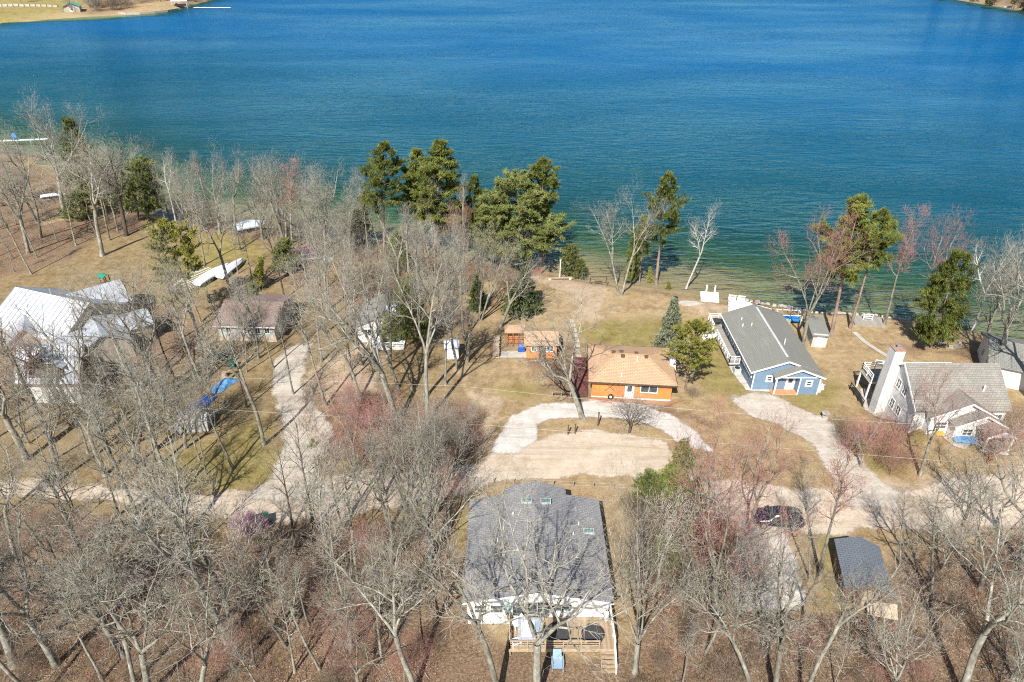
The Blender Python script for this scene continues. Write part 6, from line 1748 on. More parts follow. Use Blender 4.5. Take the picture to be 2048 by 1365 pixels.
# ------------------------------------------------------------------ trees of the photograph
TREES = [
 # upper left yard and shore
 ('oak', 205, 512, 160, 262, 'big grey oak with forked limbs standing alone on the lawn behind the metal roofed house', 1, 1.0),
 ('dark_oak', 253, 472, 205, 250, 'dark trunked oak beside the white birch stems in the upper yard', 0, 1.0),
 ('oak', 57, 507, 5, 285, 'grey oak at the left edge above the metal roofed house', 0, .9),
 ('slim', 82, 476, 35, 235, 'forked slim bare tree second from the left edge in the upper yard', 1, 1.0),
 ('oak', 130, 438, 85, 172, 'tallest bare tree of the upper left shore, crown against the lake', 2, .9),
 ('birch', 257, 428, 238, 285, 'white three stemmed birch by the water in the upper left', 1, 1.0),
 ('slim', 335, 425, 300, 275, 'leaning pale bare tree right of the white birch stems', 0, 1.0),
 ('birch', 352, 448, 330, 292, 'pale dead topped birch at the shore left of the grey thicket', 0, .8),
 ('shaggy', 165, 395, 140, 238, 'dark evergreen cone poking out above the upper left bare crowns', 0, .8),
 ('wide_pine', 215, 425, 200, 330, 'dark spreading pine behind the big grey oak', 0, 1.0),
 ('wide_pine', 275, 440, 285, 325, 'dark green pine at the water edge behind the birch stems', 0, .9),
 ('young_pine', 150, 440, 150, 385, 'low green pine under the tall upper left oak', 0, 1.2),
 ('slim', 28, 545, 5, 462, 'thin young bare tree at the left edge of the upper lawn', 2, .9),
 ('slim', -40, 470, -70, 300, 'bare tree cut by the left edge near the dock', 1, 1.1),
 ('vase', -20, 420, -30, 300, 'reddish grey bare tree near the dock at the left edge', 0, 1.2),
 ('vase', 30, 400, 25, 300, 'round grey bare tree by the dock in the upper left', 1, 1.2),
 ('brown_bush', 260, 465, 262, 430, 'brown bush at the foot of the dark trunked oak', 0, 1.0),
 # middle left shore thicket
 ('vase', 385, 470, 352, 315, 'leftmost bare tree of the grey shore thicket', 2, .9),
 ('vase', 440, 468, 425, 292, 'tall bare fan shaped tree near the left end of the shore thicket', 0, 1.0),
 ('slim', 480, 500, 455, 310, 'straight bare tree in the shore thicket above the wrapped boats', 1, 1.0),
 ('vase', 525, 480, 510, 300, 'grey fan shaped tree in the middle of the shore thicket', 1, 1.1),
 ('vase', 570, 492, 560, 305, 'broad bare tree in the shore thicket, fourth fan from its left end', 2, 1.1),
 ('slim_maple', 585, 500, 580, 315, 'reddish topped tree in the middle of the shore thicket', 0, 1.1),
 ('vase', 618, 505, 612, 320, 'bare fan shaped tree in the shore thicket above the purple pontoon boat', 0, 1.1),
 ('oak', 652, 520, 640, 325, 'crooked pale limbed tree at the right end of the shore thicket', 0, .9),
 ('vase', 690, 510, 690, 350, 'last grey bare tree of the shore thicket beside the dark cedar', 1, 1.0),
 ('slim', 410, 530, 372, 330, 'slim bare tree on the lawn edge left of the shore thicket', 0, .9),
 ('slim', 548, 520, 515, 375, 'twin stemmed bare tree right of the bluish covered boat', 2, 1.0),
 ('oak', 465, 603, 398, 350, 'dark forked bare tree leaning over the white wrapped boats', 1, .7),
 ('slim', 476, 548, 452, 420, 'bare trunk between wrapped boat and shore thicket', 2, .9),
 ('slim', 506, 566, 468, 400, 'thin bare tree right of the white wrapped boats', 0, .9),
 ('yellow_pine', 402, 645, 325, 438, 'yellow green pine with long bare trunk beside the canopy frame', 0, 1.0),
 ('juniper', 515, 578, 522, 515, 'bright yellow green juniper column behind the red brown roof', 0, 1.0),
 ('young_pine', 505, 625, 500, 570, 'small pale green pine at the back of the red brown roof', 0, .7),
 ('young_pine', 570, 545, 565, 480, 'soft green young pine left of the purple pontoon boat', 0, 1.0),
 ('juniper', 418, 605, 418, 590, 'tiny green juniper in front of the canopy frame', 0, 1.4),
 ('slim', 660, 640, 628, 478, 'grey trunk rising left of the small white cottage', 1, .9),
 ('oak', 655, 622, 630, 420, 'tall pale trunked oak on the slope right of the pontoon boat', 2, .8),
 ('slim', 690, 590, 675, 450, 'bare tree on the leafy slope above the white cottage', 0, .9),
 # left yard
 ('slim', 528, 890, 455, 600, 'big leaning bare tree beside the side drive', 1, 1.1),
 ('tall', 587, 790, 555, 610, 'slender straight trunk on the left edge of the side drive', 1, .8),
 ('slim', 652, 812, 560, 520, 'pale leaning trunk on the bare sandy patch', 0, .9),
 ('oak', 722, 795, 640, 585, 'leaning dark topped oak on the sandy patch', 1, .8),
 ('oak', 795, 850, 705, 470, 'stoutest oak in the middle, trunk leaning left in front of the white cottage', 2, .85),
 ('slim', 797, 777, 745, 500, 'straight trunk just behind the stoutest middle oak', 1, .9),
 ('slim', 848, 800, 838, 470, 'mottled pale trunk right of the white cottage', 1, 1.0),
 ('oak', 855, 845, 850, 455, 'tall pale trunk in front of the tool shed', 1, .6),
 ('snag', 933, 725, 950, 610, 'leaning broken trunk beside the little tool shed', 0, .8),
 ('oak', 916, 740, 880, 560, 'crooked oak arching over the little tool shed', 1, .9),
 ('slim', 400, 690, 345, 520, 'thin bare tree left of the pale block cottage', 0, .9),
 ('vase', 487, 700, 478, 560, 'reddish bare tree in front of the pale block cottage', 0, 1.0),
 ('slim', 493, 745, 470, 600, 'pale smooth trunk beside the teal bin', 1, .8),
 ('slim', 420, 800, 350, 540, 'bare tree between picnic table and deep blue tarp', 1, .9),
 ('slim', 432, 850, 395, 640, 'thin trunk in front of the deep blue tarp', 0, .8),
 ('oak', 330, 800, 205, 520, 'wide bare tree in front of the metal roofed house', 0, 1.0),
 ('slim', 280, 780, 190, 540, 'bare tree beside the steep roofed garage', 1, 1.0),
 ('vase', 300, 720, 285, 600, 'grey bare tree at the corner of the metal roofed house', 1, 1.0),
 ('maple', 45, 870, 15, 660, 'reddish bare tree in front of the steep white roof at the left edge', 0, .8),
 ('oak', 200, 870, 90, 560, 'crooked bare tree whose limbs cross the steep white garage roof', 1, .8),
 ('slim', 355, 945, 305, 740, 'thin bare tree on the golden grass left of the grey tent', 0, .8),
 ('slim', 412, 950, 380, 760, 'thin bare tree on the golden grass right of the grey tent', 2, .8),
 ('vase', 270, 930, 245, 730, 'fine twigged grey tree below the steep roofed garage', 0, 1.1),
 ('oak', 120, 960, 40, 740, 'crooked bare tree at the left end of the dirt road', 2, .9),
 # middle, before the road
 ('maple', 710, 935, 690, 745, 'red budded maple thicket tree beside the side drive', 0, .9),
 ('maple', 770, 990, 735, 790, 'red budded maple on the far side of the dirt road, left', 1, .9),
 ('vase', 845, 945, 860, 770, 'pale fan shaped tree at the edge of the middle thicket', 0, 1.0),
 ('vase', 900, 960, 920, 800, 'many stemmed grey tree leaning toward the white drive', 2, .9),
 ('slim', 725, 1010, 690, 860, 'dark thin tree at the road edge below the middle thicket', 0, .9),
 ('red_bush', 660, 905, 658, 860, 'reddish bush on the right side of the side drive', 0, 1.2),
 ('red_bush', 730, 900, 735, 835, 'large reddish bush in the middle thicket', 0, 1.3),
 ('red_bush', 800, 930, 800, 865, 'reddish bush right of the middle in the thicket', 0, 1.3),
 ('brown_bush', 870, 900, 872, 845, 'brown brush under the tall pale trunks', 0, 1.3),
 ('juniper', 625, 895, 624, 878, 'small green shrub at the edge of the side drive', 0, 1.6),
 ('oak', 1165, 838, 1075, 590, 'big pale oak on the drive island with long limbs toward the shed', 0, 1.0),
 ('fruit', 1258, 866, 1270, 795, 'small dark fruit tree on the drive island', 0, 1.3),
 ('brown_bush', 1385, 797, 1388, 772, 'small brown bush right of the orange cabin corner', 0, 1.0),
 # middle shore
 ('pine', 770, 512, 765, 286, 'tall olive pine at the left of the middle shore pines', 0, 1.15),
 ('pine', 868, 515, 888, 281, 'tallest broad pine of the middle shore', 1, 1.25),
 ('pine', 850, 505, 840, 300, 'olive pine just left of the tallest middle pine', 1, 1.0),
 ('pine', 935, 505, 942, 352, 'shorter pine between tallest pine and wide pine', 1, 1.1),
 ('wide_pine', 1060, 535, 1030, 358, 'massive wide spreading pine at the water edge', 0, 1.1),
 ('wide_pine', 1000, 525, 985, 395, 'dense green pine left part of the massive shore clump', 0, 1.0),
 ('pine', 1085, 528, 1083, 316, 'tall slender pine rising above the massive wide pine', 2, 1.0),
 ('cedar', 720, 490, 716, 385, 'dark cedar at the water left of the middle pines', 0, 1.0),
 ('young_pine', 1140, 552, 1144, 492, 'bushy young pine on the beach, taller of two', 0, .95),
 ('young_pine', 1160, 558, 1164, 520, 'bushy young pine on the beach, shorter of two', 0, .95),
 ('young_pine', 800, 545, 795, 468, 'soft green young pine below the middle shore pines', 0, .9),
 ('vase', 905, 610, 900, 415, 'many limbed pale tree fanning out below the middle pines', 0, .95),
 ('vase', 960, 640, 985, 455, 'pale fan limbed tree leaning right below the massive pine', 2, .9),
 ('oak', 1000, 655, 1060, 510, 'low pale oak with limbs spread toward the beach', 2, 1.2),
 ('oak', 800, 600, 790, 400, 'pale bare oak below the left middle pine', 1, .9),
 ('vase', 850, 560, 835, 440, 'grey bare tree under the tallest middle pine', 1, 1.0),
 ('birch', 868, 545, 865, 440, 'whitish stems below the tallest middle pine', 1, 1.0),
 ('maple', 925, 545, 915, 400, 'orange red twigged tree between middle pines', 0, .8),
 ('cedar', 1045, 628, 1040, 535, 'wide dark grey green evergreen beside the lawn above the orange shed', 0, 1.5),
 ('cedar', 955, 620, 950, 550, 'dark evergreen under the pale fan limbed trees', 0, 1.1),
 ('wide_pine', 835, 695, 812, 560, 'green pine standing right beside the small white cottage', 0, .7),
 ('young_pine', 780, 690, 775, 630, 'yellow green young pine in front of the white cottage', 0, .8),
 ('slim', 745, 620, 735, 470, 'bare tree behind the white cottage roof', 0, 1.0),
 ('slim', 780, 640, 775, 480, 'twiggy grey tree right behind the white cottage', 2, 1.1),
 # right shore
 ('twin', 1240, 590, 1262, 372, 'pale double trunk tree alone on the shore lawn', 0, .9),
 ('pine', 1312, 570, 1335, 348, 'tall pine with bare lower trunk right of the double trunk tree', 0, 1.0),
 ('pine', 1279, 566, 1290, 430, 'slim dark pine behind the double trunk tree', 0, .8),
 ('shaggy', 1263, 568, 1268, 475, 'narrow dark conifer between double trunk tree and tall pine', 0, .6),
 ('juniper', 1300, 564, 1300, 535, 'small green shrub at the foot of the tall right shore pine', 0, 1.0),
 ('juniper', 1337, 578, 1337, 564, 'tiny round shrub at the shore left of the white birch', 0, 1.8),
 ('birch', 1372, 578, 1422, 410, 'white birch leaning right over the shallow water', 0, .9),
 ('maple', 1605, 697, 1665, 408, 'large red budded maple beside the boathouse shed', 0, .85),
 ('pine', 1662, 672, 1722, 392, 'leaning pine directly right of the large red maple', 0, 1.0),
 ('pine', 1700, 657, 1772, 418, 'second leaning pine right of the large red maple', 2, 1.0),
 ('slim_maple', 1768, 652, 1848, 408, 'slim pale maple with reddish top leaning right over the lake', 0, .9),
 ('maple', 1850, 660, 1905, 428, 'thin red topped bare tree behind the right evergreen', 1, .75),
 ('shaggy', 1862, 697, 1915, 503, 'tall olive evergreen behind the white chimney house', 0, .9),
 ('birch', 1945, 662, 2005, 465, 'white barked birch at the far right shore', 0, .9),
 ('oak', 1995, 745, 2060, 450, 'heavy grey oak at the right edge behind the white chimney house', 0, .9),
 ('vase', 1975, 680, 2030, 470, 'grey twiggy tree at the right edge of the shore', 1, 1.1),
 ('oak', 2060, 800, 2130, 500, 'bare oak cut by the right edge', 1, 1.0),
 ('spruce', 1340, 698, 1350, 598, 'pale grey green spruce behind the orange cabin', 0, .95),
 ('yellow_pine', 1370, 782, 1395, 640, 'yellow green pine beside the orange cabin chimney', 0, 1.25),
 # right yards
 ('maple', 1840, 950, 1890, 730, 'red budded maple with two pale stems in front of white chimney house', 1, .8),
 ('maple', 1720, 935, 1740, 830, 'low red twigged tree left of the white chimney house', 0, 1.3),
 ('red_bush', 1790, 885, 1795, 840, 'red bush at the gable of the white chimney house', 0, 1.3),
 ('brown_bush', 1985, 905, 1990, 870, 'olive brown bush beside the porch of the white chimney house', 0, 1.2),
 ('brown_bush', 2030, 880, 2040, 835, 'olive brown bush right of the white chimney house', 0, 1.4),
 ('maple', 1432, 1240, 1440, 830, 'tall pale maple with wide red budded crown in front of the drives', 0, .8),
 ('maple', 1490, 1080, 1565, 822, 'red budded maple beside the parked dark car', 1, .75),
 ('slim_maple', 1640, 1150, 1700, 845, 'slim red topped maple between parked car and dark garage', 0, .9),
 ('slim', 1620, 1160, 1618, 930, 'dark straight bare tree right of the parked car', 0, .8),
 ('vase', 1270, 1345, 1288, 955, 'pale fan limbed tree right of the slate roofed house', 0, .75),
 ('young_pine', 1300, 1010, 1302, 945, 'pale green pine right of the slate roof corner', 0, 1.0),
 ('young_pine', 1365, 935, 1368, 885, 'light green pine at the road bend', 0, 1.0),
 ('young_pine', 1345, 1000, 1345, 935, 'olive young pine under the red budded maple crown', 0, 1.2),
 ('cedar', 1390, 1020, 1390, 960, 'dark green cedar under the wide red maple crown', 0, 1.3),
 ('young_pine', 1330, 1130, 1330, 1080, 'bright green young pine in the woods right of the slate roof', 0, 1.2),
 ('cedar', 1370, 1090, 1368, 1020, 'dark evergreen in the woods left of the parking pad', 0, 1.2),
 # in front of the slate roofed house
 ('oak', 1072, 1400, 1075, 985, 'huge crooked oak whose limbs reach over the slate roof', 0, .85),
 ('oak', 1000, 1390, 880, 1010, 'leaning pale oak left of the slate roofed house', 1, .75),
 ('oak', 832, 1385, 715, 1060, 'forked grey oak in the woods left of the back deck', 1, .8),
 ('slim', 782, 1130, 775, 890, 'pale straight trunk left of the slate roof', 1, .9),
 ('maple', 900, 1060, 890, 930, 'twiggy tree at the road corner left of the slate roof', 1, 1.0),
 # lower left woods
 ('oak', 458, 1285, 240, 880, 'largest leaning trunk of the lower left woods', 1, .9),
 ('slim', 268, 1368, 120, 1060, 'leaning pale trunk near the bottom left corner', 1, .95),
 ('oak', 300, 1390, 250, 1090, 'many limbed grey tree near the bottom left corner', 0, .9),
 ('oak', 395, 1400, 470, 1150, 'low crooked tree leaning right at the bottom left', 2, .8),
 ('slim', 590, 1345, 560, 1140, 'thin pale trunk in the lower left woods, right of the largest trunk', 0, .9),
 ('slim', 640, 1340, 570, 1120, 'pale leaning trunk right of the largest lower left tree', 1, .8),
 ('maple', 720, 1380, 690, 1230, 'low red twigged tree at the bottom left of the back deck', 0, 1.2),
 ('slim', 60, 1180, -20, 900, 'grey bare tree at the left edge below the dirt road', 1, 1.0),
 ('oak', 30, 1330, -60, 980, 'heavy bare tree at the bottom left corner', 2, 1.0),
 ('oak', 170, 1130, 70, 860, 'crooked bare tree at the left below the dirt road', 0, .9),
 ('slim', 330, 1150, 270, 900, 'bare tree below the dirt road left of the flowering shrub', 2, 1.0),
 ('magenta', 500, 1070, 500, 1040, 'bright magenta flowering shrub at the road edge', 0, 1.2),
 # lower right woods
 ('oak', 1548, 1400, 1590, 1030, 'many trunked pale oak at the bottom right of the parking pad', 0, .65),
 ('oak', 1510, 1390, 1390, 1090, 'leaning pale oak below the parking pad', 1, .6),
 ('slim', 1600, 1420, 1720, 1080, 'pale trunk leaning toward the dark garage', 1, .8),
 ('oak', 1920, 1390, 2060, 1030, 'thick mottled trunk leaning right at the bottom right', 1, .9),
 ('vase', 1790, 1390, 1850, 1150, 'many limbed grey tree below the dark garage', 1, 1.0),
 ('vase', 1960, 1180, 2010, 950, 'dense pale twigged tree at the right edge', 0, 1.2),
 ('slim', 1865, 1190, 1870, 930, 'dark trunk right of the dark garage', 0, 1.0),
 ('slim', 1800, 1130, 1815, 960, 'thin dark tree behind the dark garage', 2, .9),
 ('oak', 2040, 1130, 2110, 850, 'grey oak at the right edge beside the road', 0, 1.0),
 ('vase', 1930, 1040, 1960, 880, 'grey bare tree in front of the white chimney house porch', 1, 1.0),
]
for row in TREES:
    k, bx, by, tx, ty, lab, var, sx = row
    tree(k, bx, by, tx, ty, lab, var, sx)

# rest of the woods: saplings and slim trees, counted row by row
HOUSES = [(2.1, 40, 8.5, 9.5), (14.5, 70.4, 8, 6.5), (33, 75.5, 8, 9.5), (48.5, 62, 8, 8.5), (30.3, 39, 4, 4.5), (-58, 77, 12, 11), (-36, 84, 6, 7), (-18, 82, 5, 6), (2, 77, 6, 4), (25.6, 46.7, 4, 2.5), (25, 41, 4.5, 6), (-26.0, 43.5, 2.6, 3.6)]
def clear(x, y, m=0.0):
    return all(abs(x - a) > w + m or abs(y - b) > l + m for a, b, w, l in HOUSES)
ROADS = pxpoly([(-300, 915), (0, 935), (250, 960), (540, 965), (700, 940), (960, 915), (1350, 880), (1560, 965), (2300, 965), (2300, 1060), (1560, 1070), (1320, 965), (930, 995), (560, 1058), (330, 1020), (0, 995), (-300, 975)])
_ONES = ['first', 'second', 'third', 'fourth', 'fifth', 'sixth', 'seventh', 'eighth', 'ninth', 'tenth', 'eleventh', 'twelfth', 'thirteenth', 'fourteenth', 'fifteenth', 'sixteenth', 'seventeenth', 'eighteenth', 'nineteenth', 'twentieth']
def nth(i):
    return _ONES[i] if i < 20 else ('twenty-' if i < 29 else 'thirty-') + _ONES[(i - 20) % 10]
def scatter(poly, n, kinds, hr, dmin, seed, lab, group, exclude_road=True):
    rg = random.Random(seed)
    P = pxpoly(poly)
    xs = [p[0] for p in P]; ys = [p[1] for p in P]
    got = []
    tries = 0
    while len(got) < n and tries < 6000:
        tries += 1
        x, y = rg.uniform(min(xs), max(xs)), rg.uniform(min(ys), max(ys))
        if float(sdf(P, x, y)) < 0 or not clear(x, y):
            continue
        if exclude_road and float(sdf(ROADS, x, y)) > -.4:
            continue
        if any((x - a) ** 2 + (y - b) ** 2 < dmin ** 2 for a, b in SPOTS + [(g[0], g[1]) for g in got]):
            continue
        got.append((x, y, rg.choice(kinds), rg.uniform(*hr)))
    got.sort(key=lambda g: -g[1])
    rows = max(1, round(math.sqrt(len(got) / 2.2)))
    per = math.ceil(len(got) / rows)
    ordn_ = ['first', 'second', 'third', 'fourth', 'fifth', 'sixth', 'seventh', 'eighth', 'ninth', 'tenth', 'eleventh', 'twelfth', 'thirteenth', 'fourteenth', 'fifteenth']
    for r_ in range(rows):
        row = sorted(got[r_ * per:(r_ + 1) * per])
        for i_, (x, y, k, h) in enumerate(row):
            w = {'tall': 'tall straight tree', 'sapling': 'thin sapling', 'slim': 'slim bare tree', 'vase': 'fan shaped bare tree', 'oak': 'crooked bare tree', 'maple': 'red twigged tree', 'red_bush': 'reddish shrub', 'brown_bush': 'brown shrub', 'cedar': 'cedar', 'pine': 'pine', 'slim_maple': 'slim red topped tree'}[k]
            plant(k, x, y, float(gz(x, y)), h, '%s %s, %s from left in %s row' % (w, lab, nth(i_), ('back' if r_ == 0 else nth(r_))), (rg.gauss(0, .05), rg.gauss(0, .05)), None, rg.uniform(.85, 1.15), None, group)
LW = [(-120, 1010), (0, 1015), (420, 1075), (640, 1075), (860, 1040), (880, 1330), (860, 1420), (-160, 1420)]
scatter(LW, 34, ['sapling', 'slim', 'slim', 'tall', 'oak', 'tall'], (9, 18), 2.0, 1, 'in the lower left woods', 'trees of the lower left woods')
scatter(LW, 20, ['brown_bush', 'red_bush', 'red_bush'], (1.8, 3.6), 1.3, 2, 'in the lower left woods', 'shrubs of the lower left woods')
RW = [(1290, 1150), (1480, 1210), (1620, 1230), (1690, 1200), (1800, 1200), (1900, 1100), (2150, 1080), (2200, 1430), (1260, 1430)]
scatter(RW, 15, ['sapling', 'slim', 'vase', 'sapling', 'oak'], (6, 13), 2.2, 3, 'in the lower right woods', 'trees of the lower right woods')
scatter(RW, 13, ['brown_bush', 'red_bush'], (1.6, 3.2), 1.3, 4, 'in the lower right woods', 'shrubs of the lower right woods')
scatter([(1290, 980), (1400, 990), (1470, 1060), (1470, 1200), (1290, 1200), (1260, 1030)], 9, ['sapling', 'brown_bush', 'red_bush'], (2.5, 6), 1.3, 5, 'beside the slate roofed house', 'growth beside the slate roofed house')
scatter([(-150, 400), (110, 430), (330, 440), (250, 470), (120, 530), (0, 590), (-150, 560)], 20, ['tall', 'slim', 'oak', 'sapling'], (8, 16), 2.4, 6, 'in the upper left wooded yard', 'growth of the upper left yard')
scatter([(340, 440), (480, 452), (640, 480), (740, 500), (860, 530), (860, 560), (640, 525), (480, 480), (380, 470)], 20, ['sapling', 'vase', 'brown_bush', 'sapling'], (3, 9), 1.5, 7, 'along the thicket shore', 'growth along the thicket shore')
scatter([(560, 540), (700, 560), (960, 600), (990, 660), (900, 680), (700, 610), (560, 590)], 14, ['sapling', 'vase', 'sapling', 'brown_bush'], (4, 10), 2.0, 8, 'on the leafy slope', 'growth on the leafy slope')
scatter([(620, 830), (780, 800), (960, 840), (950, 930), (800, 960), (640, 930)], 12, ['sapling', 'red_bush', 'maple', 'maple', 'sapling'], (2.2, 6.5), 1.4, 9, 'in the middle thicket', 'growth of the middle thicket')
scatter([(120, 740), (330, 760), (430, 880), (440, 960), (300, 950), (60, 920), (-100, 900), (-100, 800)], 16, ['sapling', 'slim', 'vase', 'slim'], (6, 14), 2.2, 10, 'below the metal roofed house', 'trees below the metal roofed house')
scatter([(570, 560), (720, 580), (930, 640), (940, 760), (920, 800), (700, 840), (640, 800), (600, 680), (560, 640)], 13, ['tall', 'tall', 'slim', 'slim'], (13, 18), 3.2, 12, 'around the white cottage', 'trees around the white cottage')
scatter([(330, 620), (430, 660), (560, 700), (540, 760), (470, 860), (330, 800), (280, 700)], 9, ['tall', 'slim', 'slim'], (12, 18), 3.0, 13, 'in the picnic table yard', 'trees of the picnic table yard')
scatter([(-60, 780), (100, 800), (330, 850), (520, 940), (400, 990), (150, 960), (-60, 930)], 12, ['tall', 'slim', 'oak'], (12, 18), 2.6, 14, 'along the left road', 'trees along the left road')
scatter([(620, 1040), (900, 1000), (910, 1100), (800, 1150), (640, 1120)], 7, ['tall', 'slim', 'vase'], (10, 16), 2.4, 15, 'left of the slate roof', 'trees left of the slate roof')
scatter([(330, 432), (480, 446), (700, 488), (960, 520), (960, 545), (700, 520), (480, 476), (330, 460)], 14, ['tall', 'vase', 'slim'], (10, 16), 2.0, 16, 'in the shore thicket', 'trees of the shore thicket')
scatter([(1650, 860), (1800, 890), (1900, 930), (2100, 930), (2150, 1050), (1850, 1060), (1720, 940)], 9, ['sapling', 'red_bush', 'maple', 'brown_bush'], (2.5, 6), 1.8, 11, 'right of the gravel driveway', 'growth right of the gravel driveway')
# far shores across the lake
def far(n, xr, dr, kinds, hr, seed, lab, group, edge):
    rg = random.Random(seed)
    pts = []
    for _ in range(n):
        x = rg.uniform(*xr)
        pts.append((x, float(np.interp(x, edge[0], edge[1])) + rg.uniform(*dr)))
    for i_, (x, y) in enumerate(sorted(pts)):
        plant(rg.choice(kinds), x, y, float(gz(x, y)), rg.uniform(*hr), lab % nth(i_), (0, 0), None, 1.15, None, group)
FL = ([-700, -300, -284, -268, -236, -214, -208], [330, 398, 414, 440, 452, 468, 486])
FR = ([296, 300, 303.5, 309, 330], [560, 530, 480, 452, 425])
far(39, (-268, -238), (4, 40), ['vase', 'vase', 'slim', 'brown_bush', 'brown_bush'], (4, 13), 21, 'bare growth on the far left shore, %s from the left', 'trees on the far left shore', FL)
far(16, (-236, -212), (24, 60), ['vase', 'oak', 'maple'], (8, 15), 24, 'bare tree behind the far lawn point, %s from the left', 'trees behind the far lawn point', FL)
far(16, (-380, -270), (66, 120), ['vase', 'oak', 'pine'], (10, 18), 22, 'tree behind the far boathouse, %s from the left', 'trees behind the far boathouse', FL)
far(36, (299, 332), (3, 26), ['vase', 'pine', 'cedar', 'cedar', 'brown_bush'], (3, 13), 23, 'tree on the far right shore, %s from the left', 'trees on the far right shore', FR)

# ------------------------------------------------------------------ undergrowth, dead grass and fallen sticks (nobody could count them)
def stems_mesh(name, poly_list, n, per, lr, rr, mat, seed, lean=.5, exclude=True):
    ng = np.random.default_rng(seed)
    pts = []
    for poly, share in poly_list:
        P = pxpoly(poly)
        xs = [p[0] for p in P]; ys = [p[1] for p in P]
        m = int(n * share * 3)
        x = ng.uniform(min(xs), max(xs), m); y = ng.uniform(min(ys), max(ys), m)
        ok = (sdf(P, x, y) > 0) & (vnoise(x, y, 3.5, seed) > .34)
        if exclude:
            ok &= sdf(ROADS, x, y) < -.3
        for a, b, w, l in HOUSES:
            ok &= (np.abs(x - a) > w - .6) | (np.abs(y - b) > l - .6)
        x, y = x[ok][:int(n * share)], y[ok][:int(n * share)]
        pts.append(np.stack([x, y, gz(x, y)], -1))
    P = np.concatenate(pts)
    B = np.repeat(P, per, 0)
    k = len(B)
    B = B + np.concatenate([ng.normal(size=(k, 2)) * .25, np.zeros((k, 1))], 1)
    d = np.concatenate([ng.normal(size=(k, 2)) * lean, np.ones((k, 1))], 1)
    d /= np.linalg.norm(d, axis=1, keepdims=True)
    L = ng.uniform(*lr, size=(k, 1)) * np.repeat(ng.uniform(.5, 1.2, size=(len(P), 1)), per, 0)
    T = B + d * L
    # two side twigs on each stem
    m1 = B + d * L * ng.uniform(.35, .6, size=(k, 1)); m2 = B + d * L * ng.uniform(.55, .85, size=(k, 1))
    t1 = m1 + (d * .6 + ng.normal(size=(k, 3)) * .5) * L * .5; t2 = m2 + (d * .6 + ng.normal(size=(k, 3)) * .5) * L * .4
    v = [needle_arrays(B, T, ng.uniform(*rr, size=k)), needle_arrays(m1, t1, rr[0]), needle_arrays(m2, t2, rr[0])]
    me = tri_mesh(name, [(a[0], a[1], 0) for a in v], [mat])
    o = link(name, me)
    o['kind'] = 'stuff'
    return o
o = stems_mesh('undergrowth', [(LW, .62), (RW, .3), ([(1260, 1010), (1400, 990), (1470, 1060), (1470, 1200), (1290, 1210)], .08)], 2200, 10, (.5, 1.7), (.008, .016), 'brush_twig', 31)
tag(o, 'brown leafless undergrowth covering the floor of the lower woods', 'undergrowth')
o = stems_mesh('undergrowth', [(LW, .45), (RW, .2), ([(600, 800), (800, 780), (970, 830), (960, 960), (640, 960)], .35)], 1100, 10, (.5, 1.6), (.008, .015), 'brush_red', 32)
tag(o, 'reddish leafless brush in the lower woods and the middle thicket', 'undergrowth')
o = stems_mesh('undergrowth', [([(330, 434), (480, 446), (700, 488), (900, 520), (1070, 540), (1060, 556), (900, 548), (700, 515), (480, 468), (330, 455)], .6), ([(-100, 350), (0, 330), (150, 375), (330, 450), (240, 470), (60, 520), (-100, 540)], .4)], 900, 9, (.6, 1.6), (.010, .018), 'brush_twig', 33, exclude=False)
tag(o, 'dry brush along the left and middle shoreline', 'undergrowth')

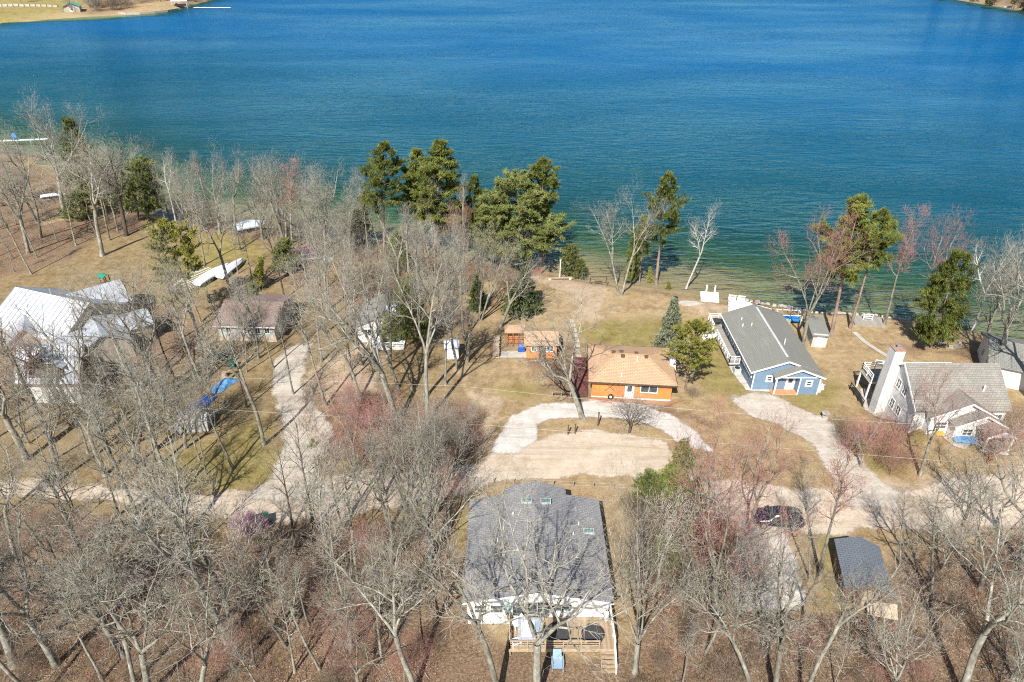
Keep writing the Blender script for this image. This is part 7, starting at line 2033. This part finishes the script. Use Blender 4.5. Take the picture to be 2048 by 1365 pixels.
# fallen sticks and drifts of dead leaves
def litter(name, label, polys, n, kind, mat, seed):
    ng = np.random.default_rng(seed)
    Vs, Fs, off = [], [], 0
    for poly, share in polys:
        P = pxpoly(poly)
        xs = [p[0] for p in P]; ys = [p[1] for p in P]
        m = int(n * share * 2.2)
        x = ng.uniform(min(xs), max(xs), m); y = ng.uniform(min(ys), max(ys), m)
        ok = (sdf(P, x, y) > 0) & (vnoise(x, y, 2.6, seed) > .42)
        for a, b, w, l in HOUSES:
            ok &= (np.abs(x - a) > w - .6) | (np.abs(y - b) > l - .6)
        x, y = x[ok], y[ok]
        z = gz(x, y)
        k = len(x)
        a = ng.uniform(0, 2 * math.pi, k)
        if kind == 'stick':
            L = ng.uniform(.4, 2.2, k)
            B = np.stack([x, y, z + .06], -1)
            T = B + np.stack([np.cos(a) * L, np.sin(a) * L, ng.uniform(-.03, .25, k)], -1)
            V, F = needle_arrays(B, T, ng.uniform(.012, .035, k))
        else:
            s = ng.uniform(.03, .075, k)
            ca, sa = np.cos(a) * s, np.sin(a) * s
            t1, t2 = ng.uniform(-.6, .6, k) * s, ng.uniform(-.6, .6, k) * s
            c = np.stack([x, y, z + .07], -1)
            V = np.stack([c + np.stack([ca, sa, t1], -1), c + np.stack([-sa * .7, ca * .7, t2], -1), c - np.stack([ca, sa, t1], -1), c - np.stack([-sa * .7, ca * .7, t2], -1)], 1).reshape(-1, 3)
            F = np.arange(k)[:, None] * 4 + np.array([[0, 1, 2, 3]])
            F = np.concatenate([F[:, [0, 1, 2]], F[:, [0, 2, 3]]], 0)
        Vs.append(V); Fs.append(F + off); off += len(V)
    o = link(name, fast_mesh(name, np.concatenate(Vs), np.concatenate(Fs), [mat]))
    o['kind'] = 'stuff'
    return tag(o, label, 'litter')
def leaf_mat():
    b = NB('dead_leaf_mat')
    n1 = b.n('TexWhiteNoise', {'Vector': b.mapv(b.pos(), (6, 6, 6))}, noise_dimensions='3D').outputs[0]
    n2 = b.noise(b.pos(), 9.0, 2)
    c = b.ramp(n2, [(0.3, (0.15, 0.095, 0.058)), (0.5, (0.29, 0.19, 0.12)), (0.7, (0.44, 0.32, 0.22))])
    return b.done(b.bsdf(c, 0.9, None, spec=0.1))
M['dead_leaf'] = leaf_mat()
ALLW = [(LW, .5), (RW, .3)]
litter('fallen_sticks', 'fallen sticks lying over the floor of the lower woods', ALLW + [([(560, 540), (960, 600), (960, 800), (640, 840)], .2)], 2600, 'stick', 'twig', 41)
litter('dead_leaves', 'drifts of curled dead leaves over woods and yard edges', [(LW, .4), (RW, .28), ([(560, 540), (960, 600), (960, 960), (640, 960)], .2), ([(1000, 680), (1400, 790), (1400, 830), (1000, 800)], .06), ([(920, 990), (1240, 1000), (1240, 1360), (920, 1360)], .06)], 34000, 'leaf', 'dead_leaf', 42)

ub = thing('utility_box', 'dark green utility box right of the magenta shrub at the road', 'utility box', ground(528, 1050), R(20))
MB().box(-.55, .55, -.4, .4, 0, 1.0).build('body', 'green_table', ub)
MB().slab([(-.6, -.46, 1.0), (.6, -.46, 1.0), (.6, .46, 1.12), (-.6, .46, 1.12)], .06).build('lid', 'green_table', ub)
